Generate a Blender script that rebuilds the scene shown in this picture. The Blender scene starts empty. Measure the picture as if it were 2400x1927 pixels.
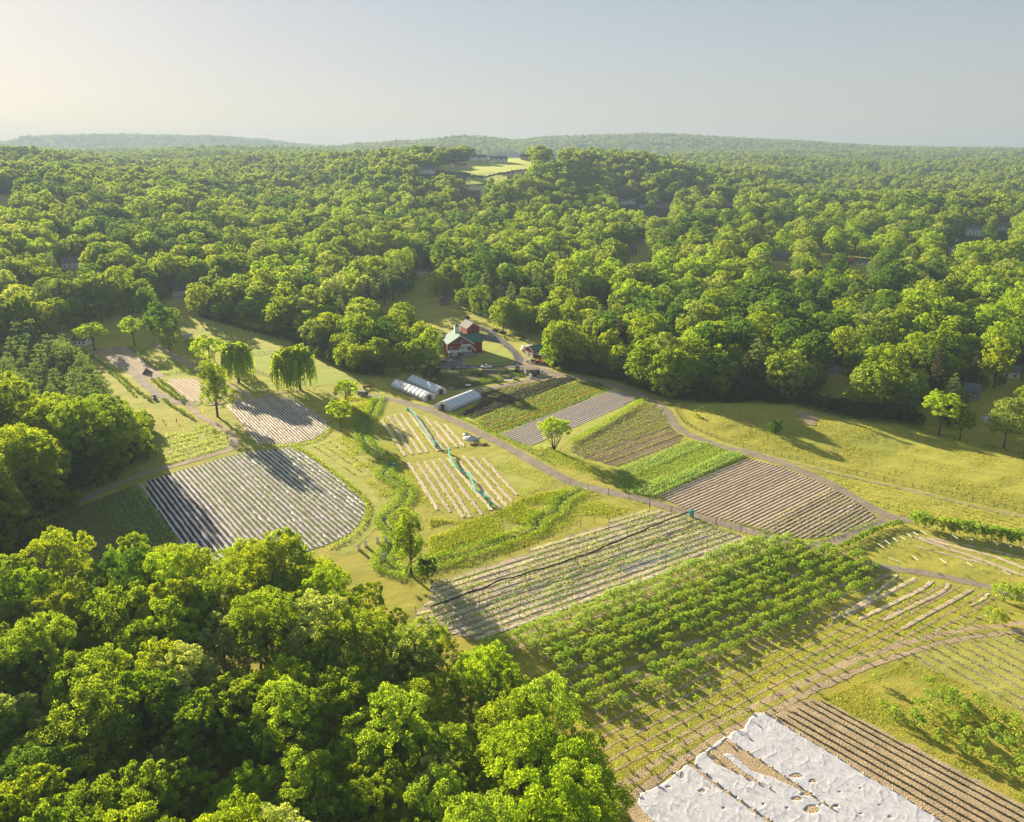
import bpy, bmesh, math, random
import numpy as np
from mathutils import Vector, Matrix
S = bpy.context.scene
RAD = math.radians
# ------------------------------------------------------------------ camera, world, sun, exposure
CAM_H = 108.0
FOC = 1848.0                       # focal length in pixels of the 2400 px wide photograph
HOR = 352.0                        # row of the true horizon
PITCH = math.atan((963.5 - HOR) / FOC)
SUN_AZ, SUN_EL = RAD(-37.5), RAD(14.5)   # azimuth from +Y, negative = to the left
cd = bpy.data.cameras.new('camera'); cam = bpy.data.objects.new('camera', cd)
S.collection.objects.link(cam); S.camera = cam
cam.location = (0, 0, CAM_H); cam.rotation_euler = (math.pi / 2 - PITCH, 0, 0)
cd.sensor_width = 36; cd.lens = 36 * FOC / 2400; cd.clip_start = 1; cd.clip_end = 40000
w = bpy.data.worlds.new('World'); S.world = w; w.use_nodes = True
nt = w.node_tree; bg = nt.nodes['Background']
sky = nt.nodes.new('ShaderNodeTexSky'); sky.sky_type = 'NISHITA'; sky.sun_disc = False
sky.sun_elevation = SUN_EL; sky.sun_rotation = SUN_AZ
sky.air_density = 1.0; sky.dust_density = 0.5; sky.ozone_density = 1.5; sky.altitude = 100
hsv = nt.nodes.new('ShaderNodeHueSaturation'); hsv.inputs['Saturation'].default_value = 1.25
gam = nt.nodes.new('ShaderNodeGamma'); gam.inputs[1].default_value = .35
nt.links.new(sky.outputs[0], hsv.inputs['Color']); nt.links.new(hsv.outputs[0], gam.inputs[0])
tn_ = nt.nodes.new('ShaderNodeMix'); tn_.data_type = 'RGBA'; tn_.blend_type = 'MULTIPLY'; tn_.inputs[0].default_value = 1; tn_.inputs[7].default_value = (1.01, .985, 1.02, 1)
nt.links.new(gam.outputs[0], tn_.inputs[6]); nt.links.new(tn_.outputs[2], bg.inputs[0]); bg.inputs[1].default_value = 0.098
sd = bpy.data.lights.new('sun', 'SUN'); sun = bpy.data.objects.new('sun', sd); S.collection.objects.link(sun)
sd.energy = 5.0; sd.angle = RAD(0.6); sd.color = (1.0, 0.87, 0.64)
sdir = Vector((math.sin(SUN_AZ) * math.cos(SUN_EL), math.cos(SUN_AZ) * math.cos(SUN_EL), math.sin(SUN_EL)))
sun.rotation_euler = sdir.to_track_quat('Z', 'Y').to_euler(); sun.location = sdir * 300
S.view_settings.view_transform = 'Standard'; S.view_settings.look = 'None'
S.view_settings.gamma = 1; S.view_settings.use_curve_mapping = False
S.view_settings.exposure = 1.75
S.render.engine = 'CYCLES'
S.cycles.use_denoising = True
S.cycles.max_bounces = 7; S.cycles.diffuse_bounces = 6; S.cycles.transmission_bounces = 4
S.cycles.volume_bounces = 1; S.cycles.transparent_max_bounces = 6; S.cycles.glossy_bounces = 2

rng = np.random.default_rng(7)
R = random.Random(5)
# ------------------------------------------------------------------ photo pixel -> place on the ground
cP, sP = math.cos(PITCH), math.sin(PITCH)
def ray(p):
    u = 963.5 - p[1]
    return (p[0] - 1200, FOC * cP + u * sP, -FOC * sP + u * cP)
def G(p):
    d = ray(p); t = CAM_H / -d[2]
    return (d[0] * t, d[1] * t)
def GL(pts): return [G(p) for p in pts]
def Z(x0, y0, s, pts): return [(x0 + a / s, y0 + b / s) for a, b in pts]
c1 = lambda *p: Z(800, 650, 3.08, p)
c2 = lambda *p: Z(0, 650, 3.08, p)
c3 = lambda *p: Z(1500, 850, 2.3956, p)
c4 = lambda *p: Z(850, 1000, 3.593, p)
c5 = lambda *p: Z(1400, 1450, 2.156, p)
f6 = lambda *p: Z(0, 1000, 2.3956, p)
d1 = lambda *p: Z(100, 620, 4.312, p)
d2 = lambda *p: Z(580, 600, 4.312, p)
d3 = lambda *p: Z(1050, 860, 3.08, p)
d4 = lambda *p: Z(1900, 1150, 4.312, p)
d5 = lambda *p: Z(780, 1180, 5.39, p)
d6 = lambda *p: Z(950, 1200, 2.3956, p)
d7 = lambda *p: Z(1850, 780, 3.92, p)
b1 = lambda *p: Z(900, 300, 3.593, p)
b2 = lambda *p: Z(1900, 400, 4.312, p)
b3 = lambda *p: Z(1400, 400, 4.312, p)
b4 = lambda *p: Z(1000, 740, 6.7375, p)
b5 = lambda *p: Z(0, 200, 2.695, p)
ov = lambda *p: Z(0, 0, 0.89833, p)          # whole picture, 2156 px wide
def proj(x, y, z):                            # place -> photo pixel (numpy)
    X, Y, Zz = np.asarray(x, float), np.asarray(y, float), np.asarray(z, float) - CAM_H
    dep = Y * cP - Zz * sP; up = Y * sP + Zz * cP
    dep = np.maximum(dep, 1e-3)
    return 1200 + FOC * X / dep, 963.5 - FOC * up / dep, dep
# ------------------------------------------------------------------ the lie of the land
TC = np.array([-500, 0, 300, 650, 1000, 1200, 1480, 1700, 2000, 2400, 3000], float)
TR = np.array([0, 500, 700, 1000, 1300, 1500, 1800, 2200, 3000, 4200, 6000, 9000, 60000], float)
TZ = np.array([
 [0, 0, 16, 38, 50, 62, 82, 98, 90, 80, 80, 60, 60],
 [0, 0, 16, 38, 50, 62, 82, 98, 90, 80, 80, 60, 60],
 [0, 0, 12, 30, 44, 52, 64, 76, 80, 76, 80, 60, 60],
 [0, 0, 8, 26, 42, 50, 62, 76, 82, 76, 80, 60, 60],
 [0, 0, 6, 28, 71, 90, 78, 70, 76, 74, 75, 60, 60],
 [0, 0, 6, 28, 76, 93, 76, 62, 70, 70, 75, 60, 60],
 [0, 0, 5, 18, 42, 76, 74, 52, 60, 70, 75, 60, 60],
 [0, 0, 6, 18, 28, 50, 60, 55, 65, 78, 80, 60, 60],
 [0, 0, 6, 14, 18, 22, 32, 45, 62, 78, 82, 60, 60],
 [0, 0, 6, 10, 12, 18, 28, 42, 60, 78, 82, 60, 60],
 [0, 0, 6, 10, 12, 18, 28, 42, 60, 78, 82, 60, 60]], float)
RIDGES = [(7000, 900, [(-600, 352), (-100, 350), (20, 338), (60, 325), (150, 322), (320, 321), (500, 324), (640, 333), (700, 342), (830, 354), (1000, 380)]),
          (4600, 750, [(640, 380), (700, 352), (830, 341), (900, 338), (1000, 332), (1060, 322), (1090, 320), (1150, 325), (1200, 331), (1260, 338), (1350, 352), (1450, 380)]),
          (5400, 900, [(1100, 380), (1160, 352), (1220, 333), (1260, 327), (1350, 321), (1480, 317), (1600, 320), (1750, 327), (1900, 337), (2050, 345), (2250, 351), (2500, 354), (3000, 356)])]
def smooth(t): t = np.clip(t, 0, 1); return t * t * (3 - 2 * t)
def T(x, y):
    x = np.asarray(x, float); y = np.asarray(y, float)
    r = np.hypot(x, y); yy = np.maximum(y, r * 0.35 + 1)
    px = np.clip(1200 + 1946.5 * x / yy, -500, 3000)
    ci = np.clip(np.searchsorted(TC, px) - 1, 0, len(TC) - 2); ct = (px - TC[ci]) / (TC[ci + 1] - TC[ci])
    ri = np.clip(np.searchsorted(TR, r) - 1, 0, len(TR) - 2); rt = (r - TR[ri]) / (TR[ri + 1] - TR[ri])
    ct = smooth(ct)
    z = (TZ[ci, ri] * (1 - ct) + TZ[ci + 1, ri] * ct) * (1 - rt) + (TZ[ci, ri + 1] * (1 - ct) + TZ[ci + 1, ri + 1] * ct) * rt
    roll = (np.sin(x / 97 + 1.3 * np.sin(y / 143)) + np.sin(y / 121 + 1.7 * np.sin(x / 171 + 2))) * 0.5
    roll2 = np.sin(x / 260 + 2.1) * np.cos(y / 310 + .5 * np.sin(x / 400))
    z = z + (1 - np.exp(-((x + 30) / 330) ** 2 - ((y - 1420) / 260) ** 2)) * smooth((r - 620) / 700) * (roll * 8 + roll2 * 13) * (1 - smooth((r - 3800) / 900))
    for R0, W, prof in RIDGES:
        a = np.array(prof, float)
        sk = np.interp(px, a[:, 0], a[:, 1])
        top = CAM_H + (352 - sk) * 0.000488 * np.maximum(yy, 1) - 20
        top = np.where(sk > 353, -200, top + 3 * np.sin(x / 130) + 2 * np.sin(y / 90))
        b = np.where(r < R0, smooth(1 - (R0 - r) / W / 1.6), smooth(1 - (r - R0) / W / 2.4))
        z = np.where(top > z, z + (top - z) * b, z)
    return z
def Tz(x, y): return float(T(x, y))
def GT(p):                                     # pixel -> place on the rolling ground
    d = ray(p)
    n = math.sqrt(d[0] ** 2 + d[1] ** 2)
    s = np.arange(200, 9000, 4.0) / n
    X, Y, Zz = d[0] * s, d[1] * s, CAM_H + d[2] * s
    hit = np.nonzero(Zz <= T(X, Y))[0]
    k = hit[0] if len(hit) else len(s) - 1
    return (float(X[k]), float(Y[k]))
def inside(px, py, poly):
    px = np.asarray(px, float); py = np.asarray(py, float); res = np.zeros(px.shape, bool)
    n = len(poly); j = n - 1
    for i in range(n):
        xi, yi = poly[i]; xj, yj = poly[j]
        c = ((yi > py) != (yj > py)) & (px < (xj - xi) * (py - yi) / ((yj - yi) or 1e-9) + xi)
        res ^= c; j = i
    return res
# ------------------------------------------------------------------ object helpers
def link(o, parent=None):
    S.collection.objects.link(o)
    if parent is not None: o.parent = parent
    return o
def tag(o, label=None, cat=None, group=None, kind=None):
    if label: o['label'] = label
    if cat: o['category'] = cat
    if group: o['group'] = group
    if kind: o['kind'] = kind
    return o
def thing(name, label, cat, loc=(0, 0, 0), rz=0, group=None):
    o = bpy.data.objects.new(name, None); link(o); o.location = loc; o.rotation_euler = (0, 0, rz)
    o.empty_display_size = 0.5
    return tag(o, label, cat, group)
def mesh_np(name, V, F, mats, mi=None, attr=None, smooth_=False):
    """V (n,3); F (m,k) constant k; attr per-face float 'cl'"""
    me = bpy.data.meshes.new(name); V = np.ascontiguousarray(V, np.float32); F = np.ascontiguousarray(F, np.int32)
    m, k = F.shape
    me.vertices.add(len(V)); me.vertices.foreach_set('co', V.ravel())
    me.loops.add(m * k); me.loops.foreach_set('vertex_index', F.ravel())
    me.polygons.add(m); me.polygons.foreach_set('loop_start', np.arange(m, dtype=np.int32) * k)
    try: me.polygons.foreach_set('loop_total', np.full(m, k, np.int32))
    except Exception: pass
    for q in mats: me.materials.append(q)
    if mi is not None: me.polygons.foreach_set('material_index', np.ascontiguousarray(mi, np.int32))
    if smooth_: me.polygons.foreach_set('use_smooth', np.ones(m, bool))
    if attr is not None:
        a = me.attributes.new('cl', 'FLOAT', 'FACE'); a.data.foreach_set('value', np.ascontiguousarray(attr, np.float32))
    me.update(calc_edges=True); me.validate()
    return me
class MB:
    """collects simple solids into one mesh"""
    def __init__(s): s.v = []; s.f = []
    def add(s, vs, fs):
        b = len(s.v); s.v += [tuple(q) for q in vs]; s.f += [tuple(i + b for i in f) for f in fs]; return s
    def box(s, c, d, rz=0, rx=0):
        m = Matrix.Translation(c) @ Matrix.Rotation(rz, 4, 'Z') @ Matrix.Rotation(rx, 4, 'X')
        vs = [m @ Vector((x * d[0] / 2, y * d[1] / 2, z * d[2] / 2)) for x in (-1, 1) for y in (-1, 1) for z in (-1, 1)]
        return s.add(vs, [(0, 1, 3, 2), (4, 6, 7, 5), (0, 4, 5, 1), (2, 3, 7, 6), (0, 2, 6, 4), (1, 5, 7, 3)])
    def tube(s, a, b, r0, r1=None, n=8, cap=True):
        a, b = Vector(a), Vector(b); r1 = r0 if r1 is None else r1
        d = (b - a).normalized(); q = d.to_track_quat('Z', 'Y')
        vs = []
        for P, r in ((a, r0), (b, r1)):
            for i in range(n):
                t = 2 * math.pi * i / n; vs.append(P + q @ Vector((r * math.cos(t), r * math.sin(t), 0)))
        fs = [(i, (i + 1) % n, n + (i + 1) % n, n + i) for i in range(n)]
        if cap: fs += [tuple(range(n - 1, -1, -1)), tuple(range(n, 2 * n))]
        return s.add(vs, fs)
    def prism(s, prof, y0, y1):
        """profile in x,z extruded along y"""
        n = len(prof)
        vs = [(x, y0, z) for x, z in prof] + [(x, y1, z) for x, z in prof]
        fs = [(i, (i + 1) % n, n + (i + 1) % n, n + i) for i in range(n)] + [tuple(range(n - 1, -1, -1)), tuple(range(n, 2 * n))]
        return s.add(vs, fs)
    def prismx(s, prof, x0, x1):
        n = len(prof)
        vs = [(x0, y, z) for y, z in prof] + [(x1, y, z) for y, z in prof]
        fs = [(i, (i + 1) % n, n + (i + 1) % n, n + i) for i in range(n)] + [tuple(range(n - 1, -1, -1)), tuple(range(n, 2 * n))]
        return s.add(vs, fs)
    def ball(s, c, r, n=10, m=6, jit=0):
        vs = []; fs = []
        for j in range(m + 1):
            ph = math.pi * j / m
            for i in range(n):
                t = 2 * math.pi * i / n; k = 1 + R.uniform(-jit, jit)
                vs.append((c[0] + r[0] * k * math.sin(ph) * math.cos(t), c[1] + r[1] * k * math.sin(ph) * math.sin(t), c[2] + r[2] * k * math.cos(ph)))
        for j in range(m):
            for i in range(n): fs.append((j * n + i, (j + 1) * n + i, (j + 1) * n + (i + 1) % n, j * n + (i + 1) % n))
        return s.add(vs, fs)
    def mesh(s, name, m, sm=False):
        me = bpy.data.meshes.new(name); me.from_pydata(s.v, [], s.f)
        for q in (m if isinstance(m, (list, tuple)) else [m]): me.materials.append(q)
        bm = bmesh.new(); bm.from_mesh(me); bmesh.ops.recalc_face_normals(bm, faces=bm.faces); bm.to_mesh(me); bm.free()
        if sm:
            for p in me.polygons: p.use_smooth = True
        return me
    def build(s, name, m, parent=None, sm=False):
        return link(bpy.data.objects.new(name, s.mesh(name, m, sm)), parent)
# ------------------------------------------------------------------ materials
def newmat(name):
    m = bpy.data.materials.new(name); m.use_nodes = True; n = m.node_tree
    for q in list(n.nodes): n.nodes.remove(q)
    out = n.nodes.new('ShaderNodeOutputMaterial'); return m, n, out
def nd(n, t, **k):
    q = n.nodes.new(t)
    for a, b in k.items(): setattr(q, a, b)
    return q
def ramp(n, cols, fac=None):
    r = nd(n, 'ShaderNodeValToRGB'); e = r.color_ramp.elements
    while len(e) < len(cols): e.new(0.5)
    for i, c in enumerate(cols):
        if len(c) == 4: e[i].position, col = c[0], c[1:]
        else: e[i].position, col = i / max(1, len(cols) - 1), c
        e[i].color = (*col, 1)
    if fac is not None: n.links.new(fac, r.inputs[0])
    return r
def noise(n, vec, scale, det=3, rough=.6, dist=0):
    q = nd(n, 'ShaderNodeTexNoise'); q.inputs['Scale'].default_value = scale; q.inputs['Detail'].default_value = det
    q.inputs['Roughness'].default_value = rough; q.inputs['Distortion'].default_value = dist
    if vec is not None: n.links.new(vec, q.inputs['Vector'])
    return q
def mixc(n, a, b, fac, mode='MIX'):
    q = nd(n, 'ShaderNodeMix', data_type='RGBA', blend_type=mode)
    for s_, v in ((q.inputs[0], fac), (q.inputs[6], a), (q.inputs[7], b)):
        if isinstance(v, bpy.types.NodeSocket): n.links.new(v, s_)
        elif isinstance(v, (int, float)): s_.default_value = v
        else: s_.default_value = (*v, 1)
    return q.outputs[2]
def coords(n, rot=None, scl=None):
    g = nd(n, 'ShaderNodeNewGeometry'); mp = nd(n, 'ShaderNodeMapping')
    n.links.new(g.outputs['Position'], mp.inputs[0])
    if rot is not None: mp.inputs['Rotation'].default_value = (0, 0, rot); mp.vector_type = 'TEXTURE'
    if scl is not None: mp.inputs['Scale'].default_value = scl
    return mp.outputs[0]
def leafmat(name, cols, tcols=None, tr=.45, rnd=True):
    m, n, out = newmat(name)
    oi = nd(n, 'ShaderNodeObjectInfo'); at = nd(n, 'ShaderNodeAttribute', attribute_name='cl')
    r = ramp(n, cols, oi.outputs['Random'])
    hs = nd(n, 'ShaderNodeHueSaturation')
    ma = nd(n, 'ShaderNodeMath', operation='MULTIPLY_ADD'); n.links.new(at.outputs['Fac'], ma.inputs[0]); ma.inputs[1].default_value = .7; ma.inputs[2].default_value = .65
    n.links.new(ma.outputs[0], hs.inputs['Value'])
    mh = nd(n, 'ShaderNodeMath', operation='MULTIPLY_ADD'); n.links.new(at.outputs['Fac'], mh.inputs[0]); mh.inputs[1].default_value = -.03; mh.inputs[2].default_value = .515
    n.links.new(mh.outputs[0], hs.inputs['Hue']); n.links.new(r.outputs[0], hs.inputs['Color'])
    d = nd(n, 'ShaderNodeBsdfDiffuse'); n.links.new(hs.outputs[0], d.inputs[0])
    t = nd(n, 'ShaderNodeBsdfTranslucent')
    tc = mixc(n, hs.outputs[0], (2.5 * tr / .45, 2.3 * tr / .45, .7 * tr / .45), 1.0, 'MULTIPLY'); n.links.new(tc, t.inputs[0])
    mx = nd(n, 'ShaderNodeAddShader')
    n.links.new(d.outputs[0], mx.inputs[0]); n.links.new(t.outputs[0], mx.inputs[1]); n.links.new(mx.outputs[0], out.inputs[0])
    return m
def groundmat(name, cols, s1=.05, s2=.6, bump=.6, fine=2.5, patch=None, rot=None, scl=None, rough=.95, bscale=3.0, contrast=.25, sheen=0.0, extra=None):
    m, n, out = newmat(name)
    v = coords(n); va = coords(n, rot, scl) if rot is not None else v
    a = noise(n, v, s1, 5, .62); b = noise(n, va, s2, 4, .6)
    av = mixc(n, a.outputs['Fac'], b.outputs['Fac'], .45)
    mr = nd(n, 'ShaderNodeMapRange'); mr.inputs[1].default_value = .5 - contrast * .72; mr.inputs[2].default_value = .5 + contrast * .72
    n.links.new(av, mr.inputs[0])
    r = ramp(n, cols, mr.outputs[0]); col = r.outputs[0]
    f = noise(n, v, fine, 3, .7)
    rf = ramp(n, [(.28, .5, .52, .5), (.74, 1.4, 1.4, 1.3)], f.outputs['Fac'])
    col = mixc(n, col, rf.outputs[0], .8, 'MULTIPLY')
    if patch:
        pc, ps, lo, hi = patch
        p = noise(n, v, ps, 4, .6, .4); pr = ramp(n, [(lo, 0, 0, 0), (hi, 1, 1, 1)], p.outputs['Fac'])
        col = mixc(n, col, pc, pr.outputs[0])
    bs = nd(n, 'ShaderNodeBsdfPrincipled'); n.links.new(col, bs.inputs['Base Color']); bs.inputs['Roughness'].default_value = rough
    bs.inputs['Specular IOR Level'].default_value = .15
    if sheen: bs.inputs['Sheen Weight'].default_value = sheen; bs.inputs['Sheen Roughness'].default_value = .5; bs.inputs['Sheen Tint'].default_value = (.9, 1, .3, 1)
    bf = noise(n, v, bscale, 3, .7); bu = nd(n, 'ShaderNodeBump'); bu.inputs['Strength'].default_value = bump; bu.inputs['Distance'].default_value = .35
    bb = noise(n, v, .12, 2, .5); ad = nd(n, 'ShaderNodeMath', operation='MULTIPLY_ADD'); n.links.new(bb.outputs['Fac'], ad.inputs[0]); ad.inputs[1].default_value = 3.0; n.links.new(bf.outputs['Fac'], ad.inputs[2])
    n.links.new(ad.outputs[0], bu.inputs['Height']); n.links.new(bu.outputs[0], bs.inputs['Normal'])
    n.links.new(bs.outputs[0], out.inputs[0]); return m
def plain(name, col, rough=.7, var=.15, scale=3.0, metal=0, spec=.3, bump=0, ovar=.0):
    m, n, out = newmat(name); v = coords(n); a = noise(n, v, scale, 4, .6)
    r = ramp(n, [(.3, *[c * (1 - var) for c in col]), (.7, *[min(1, c * (1 + var)) for c in col])], a.outputs['Fac'])
    oi = nd(n, 'ShaderNodeObjectInfo'); mrr = nd(n, 'ShaderNodeMapRange'); n.links.new(oi.outputs['Random'], mrr.inputs[0]); mrr.inputs[3].default_value = 1 - ovar; mrr.inputs[4].default_value = 1 + ovar
    vm = nd(n, 'ShaderNodeVectorMath', operation='SCALE'); n.links.new(r.outputs[0], vm.inputs[0]); n.links.new(mrr.outputs[0], vm.inputs['Scale'])
    bs = nd(n, 'ShaderNodeBsdfPrincipled'); n.links.new(vm.outputs[0], bs.inputs['Base Color'])
    bs.inputs['Roughness'].default_value = rough; bs.inputs['Metallic'].default_value = metal; bs.inputs['Specular IOR Level'].default_value = spec
    if bump:
        bu = nd(n, 'ShaderNodeBump'); bu.inputs['Strength'].default_value = bump; bu.inputs['Distance'].default_value = .1
        n.links.new(a.outputs['Fac'], bu.inputs['Height']); n.links.new(bu.outputs[0], bs.inputs['Normal'])
    n.links.new(bs.outputs[0], out.inputs[0]); return m
def boards(name, col, rough=.7, step=.25, vertical=True):
    m, n, out = newmat(name); tc = nd(n, 'ShaderNodeTexCoord')
    wv = nd(n, 'ShaderNodeTexWave'); wv.bands_direction = 'X' if vertical else 'Z'; wv.inputs['Scale'].default_value = .314 / step * 1.0; wv.inputs['Distortion'].default_value = .0
    n.links.new(tc.outputs['Object'], wv.inputs[0])
    a = noise(n, tc.outputs['Object'], 1.2, 4, .6)
    c = mixc(n, [q * .75 for q in col], [q * 1.15 for q in col], a.outputs['Fac'])
    r = ramp(n, [(0, .6, .6, .6), (.15, 1, 1, 1)], wv.outputs['Fac']); c = mixc(n, c, r.outputs[0], 1, 'MULTIPLY')
    bs = nd(n, 'ShaderNodeBsdfPrincipled'); n.links.new(c, bs.inputs['Base Color']); bs.inputs['Roughness'].default_value = rough
    bs.inputs['Specular IOR Level'].default_value = .25
    n.links.new(bs.outputs[0], out.inputs[0]); return m

LEAFCOLS = [(.0, .068, .108, .012), (.2, .102, .138, .012), (.4, .080, .122, .018), (.58, .120, .148, .012), (.75, .090, .130, .020), (.9, .105, .140, .014), (.97, .100, .130, .045)]
M = {}
M['leaf'] = leafmat('broad_leaves', LEAFCOLS)
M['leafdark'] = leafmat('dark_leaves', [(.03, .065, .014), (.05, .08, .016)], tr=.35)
M['needle'] = leafmat('pine_needles', [(.0, .062, .100, .045), (.5, .072, .110, .055), (1, .080, .110, .055)], tr=.36)
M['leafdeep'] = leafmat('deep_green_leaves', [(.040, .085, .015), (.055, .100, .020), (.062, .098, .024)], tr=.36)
M['leafyel'] = leafmat('yellow_green_leaves', [(.095, .145, .010), (.110, .155, .012), (.105, .150, .024)], tr=.48)
M['spruce'] = leafmat('spruce_needles', [(.0, .035, .055, .030), (.5, .065, .060, .040), (1, .050, .065, .030)], tr=.2)
M['willow'] = leafmat('willow_leaves', [(.105, .15, .016), (.12, .15, .02)], tr=.5)
M['leafpale'] = leafmat('silvery_leaves', [(.13, .165, .065), (.15, .18, .08), (.12, .15, .05)], tr=.42)
M['orch'] = leafmat('orchard_leaves', [(.0, .105, .165, .036), (.5, .125, .175, .036), (1, .145, .178, .040)], tr=.42)
M['orchpale'] = leafmat('pale_orchard_leaves', [(.0, .13, .18, .075), (1, .15, .20, .08)], tr=.42)
M['fresh'] = leafmat('fresh_leaves', [(.12, .17, .015), (.14, .18, .02)], tr=.5)
M['weed'] = leafmat('bank_weeds', [(.075, .13, .018), (.11, .15, .016)], tr=.45)
M['crop'] = leafmat('crop_leaves', [(.09, .14, .030), (.11, .155, .03)], tr=.4)
M['cropy'] = leafmat('yellow_green_crop', [(.18, .17, .025), (.20, .18, .025)], tr=.3)
M['blade'] = leafmat('rough_grass_blades', [(.135, .175, .026), (.165, .185, .03)], tr=.36)
M['cropb'] = leafmat('blue_green_crop', [(.115, .17, .08), (.14, .19, .09)], tr=.4)
M['maroon'] = leafmat('maroon_leaves', [(.05, .025, .02), (.06, .03, .02)], tr=.3)
M['pink'] = leafmat('pink_blossom', [(.5, .06, .16), (.5, .06, .16)], tr=.4)
M['bark'] = plain('bark', (.10, .08, .06), .95, .35, 2, bump=.4)
M['birch'] = plain('pale_bark', (.45, .42, .36), .9, .35, 2)
GR = dict(sheen=.35)
_a, _b = G((1976, 1440)), G((2146, 1355)); GDIR = math.atan2(_b[1] - _a[1], _b[0] - _a[0])
M['grass'] = groundmat('meadow_grass', [(.15, .18, .018), (.26, .245, .022), (.38, .30, .032), (.45, .33, .075)], .045, .55, .9, 2.2, rot=GDIR, scl=(7, 1, 1), patch=((.34, .25, .10), .09, .66, .8), **GR)
M['pasture'] = groundmat('pasture_grass', [(.19, .20, .014), (.27, .26, .018), (.35, .29, .03), (.41, .30, .08)], .03, .35, .9, 1.8, patch=((.20, .14, .06), .06, .66, .74), **GR)
M['lawn'] = groundmat('lawn_grass', [(.15, .20, .022), (.22, .25, .03), (.29, .28, .04)], .05, .5, .7, 2.0, **GR)
M['forest'] = groundmat('forest_floor', [(.03, .05, .012), (.05, .07, .016), (.07, .075, .03)], .06, .6, .8, 1.2)
M['road'] = groundmat('gravel_track', [(.25, .195, .15), (.33, .265, .205), (.41, .335, .26)], .08, .7, .5, 3.0, patch=((.16, .17, .04), .25, .66, .8))
M['asphalt'] = groundmat('worn_asphalt', [(.11, .105, .11), (.15, .14, .14), (.19, .17, .165)], .08, .7, .3, 3.0)
M['dirt'] = groundmat('dirt', [(.30, .22, .15), (.42, .315, .22), (.52, .40, .28)], .07, .6, .6, 2.0, patch=((.15, .18, .03), .12, .6, .75))
M['drygrass'] = groundmat('dry_mown_grass', [(.21, .24, .025), (.33, .30, .05), (.42, .34, .11)], .08, .8, .7, 2.2, rot=GDIR, scl=(9, 1, 1), patch=((.17, .21, .03), .12, .58, .72), **GR)
M['soil'] = groundmat('bed_soil', [(.17, .12, .065), (.24, .175, .10), (.31, .23, .14)], .08, .8, .8, 3)
M['soildark'] = groundmat('dark_soil', [(.045, .038, .033), (.07, .055, .045), (.10, .08, .05)], .08, .8, .8, 3, patch=((.07, .11, .02), .35, .6, .7))
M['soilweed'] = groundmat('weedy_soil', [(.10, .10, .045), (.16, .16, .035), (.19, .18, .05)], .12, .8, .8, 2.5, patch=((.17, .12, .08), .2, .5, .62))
M['straw'] = groundmat('straw_soil', [(.38, .27, .16), (.50, .37, .23), (.58, .45, .29)], .3, 1.5, .9, 3.5)
M['mulch'] = plain('woodchip_mulch', (.60, .46, .32), .95, .3, 3.5, bump=.8, ovar=.14)
M['mulchgrey'] = plain('grey_landscape_strip', (.52, .41, .30), .85, .35, 1.2, bump=.5, ovar=.22)
M['plastic'] = plain('white_plastic_mulch', (.46, .43, .44), .32, .25, .9, spec=.55, bump=.6, ovar=.12)
M['plasticdull'] = plain('dusty_plastic_mulch', (.58, .49, .42), .6, .08, 1.0, spec=.3, bump=.15, ovar=.1)
M['fabric'] = plain('row_cover_fabric', (.55, .53, .55), .6, .10, .5)
M['water'] = plain('dark_water', (.02, .026, .02), .25, .2, .4, spec=.35)
M['white'] = plain('white_paint', (.78, .77, .74), .6, .06)
M['grey'] = plain('grey_paint', (.42, .42, .41), .7, .1)
M['tan'] = plain('tan_siding', (.48, .40, .30), .75, .1)
M['stone'] = plain('stone', (.26, .25, .23), .9, .3, 2.5, bump=.5)
M['brick'] = plain('brick', (.30, .13, .09), .9, .2, 3)
M['red'] = boards('red_boards', (.30, .025, .022))
M['redside'] = plain('bright_red_boards', (.42, .035, .02), .7, .12)
M['greenroof'] = boards('green_metal_roof', (.065, .18, .13), .72, .4)
M['slate'] = plain('slate_shingles', (.13, .13, .14), .8, .2, 3)
M['darkroof'] = plain('dark_shingles', (.06, .055, .055), .85, .2, 3)
M['brownroof'] = plain('brown_shingles', (.14, .09, .07), .85, .2, 3)
M['glass'] = plain('window_glass', (.03, .04, .05), .08, .1, spec=.8)
M['poly'] = plain('greenhouse_film', (.62, .64, .66), .35, .06, .6, spec=.5, bump=.15)
M['wood'] = plain('weathered_wood', (.20, .15, .11), .9, .3, 3)
M['post'] = plain('dark_fence_wood', (.11, .075, .055), .9, .3, 3)
M['teal'] = plain('teal_netting', (.04, .42, .38), .8, .15, 2)
M['black'] = plain('black_netting', (.012, .012, .013), .7, .2, 2)
M['tyre'] = plain('tyre_rubber', (.02, .02, .02), .85, .1)
M['carwhite'] = plain('white_car_paint', (.78, .78, .78), .25, .03, spec=.6)
M['cardark'] = plain('black_car_paint', (.02, .022, .03), .2, .1, spec=.6)
M['carsilver'] = plain('silver_car_paint', (.35, .35, .37), .25, .05, metal=.6, spec=.6)
M['cargreen'] = plain('tractor_green', (.03, .22, .10), .4, .1)
M['carred'] = plain('implement_red', (.45, .03, .03), .45, .1)
M['caryellow'] = plain('implement_yellow', (.65, .42, .03), .45, .1)
M['maroonpaint'] = plain('maroon_paint', (.20, .05, .05), .5, .1)
M['tarpgrey'] = plain('grey_tarp', (.22, .23, .24), .7, .1)
M['spoil'] = plain('reddish_spoil', (.20, .11, .08), .95, .3, 1.5, bump=.6)
M['skin'] = plain('skin', (.45, .27, .2), .6, .05)
M['cloth'] = plain('dark_clothing', (.05, .06, .09), .9, .1)
HAZE_D = 0.00015
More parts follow.
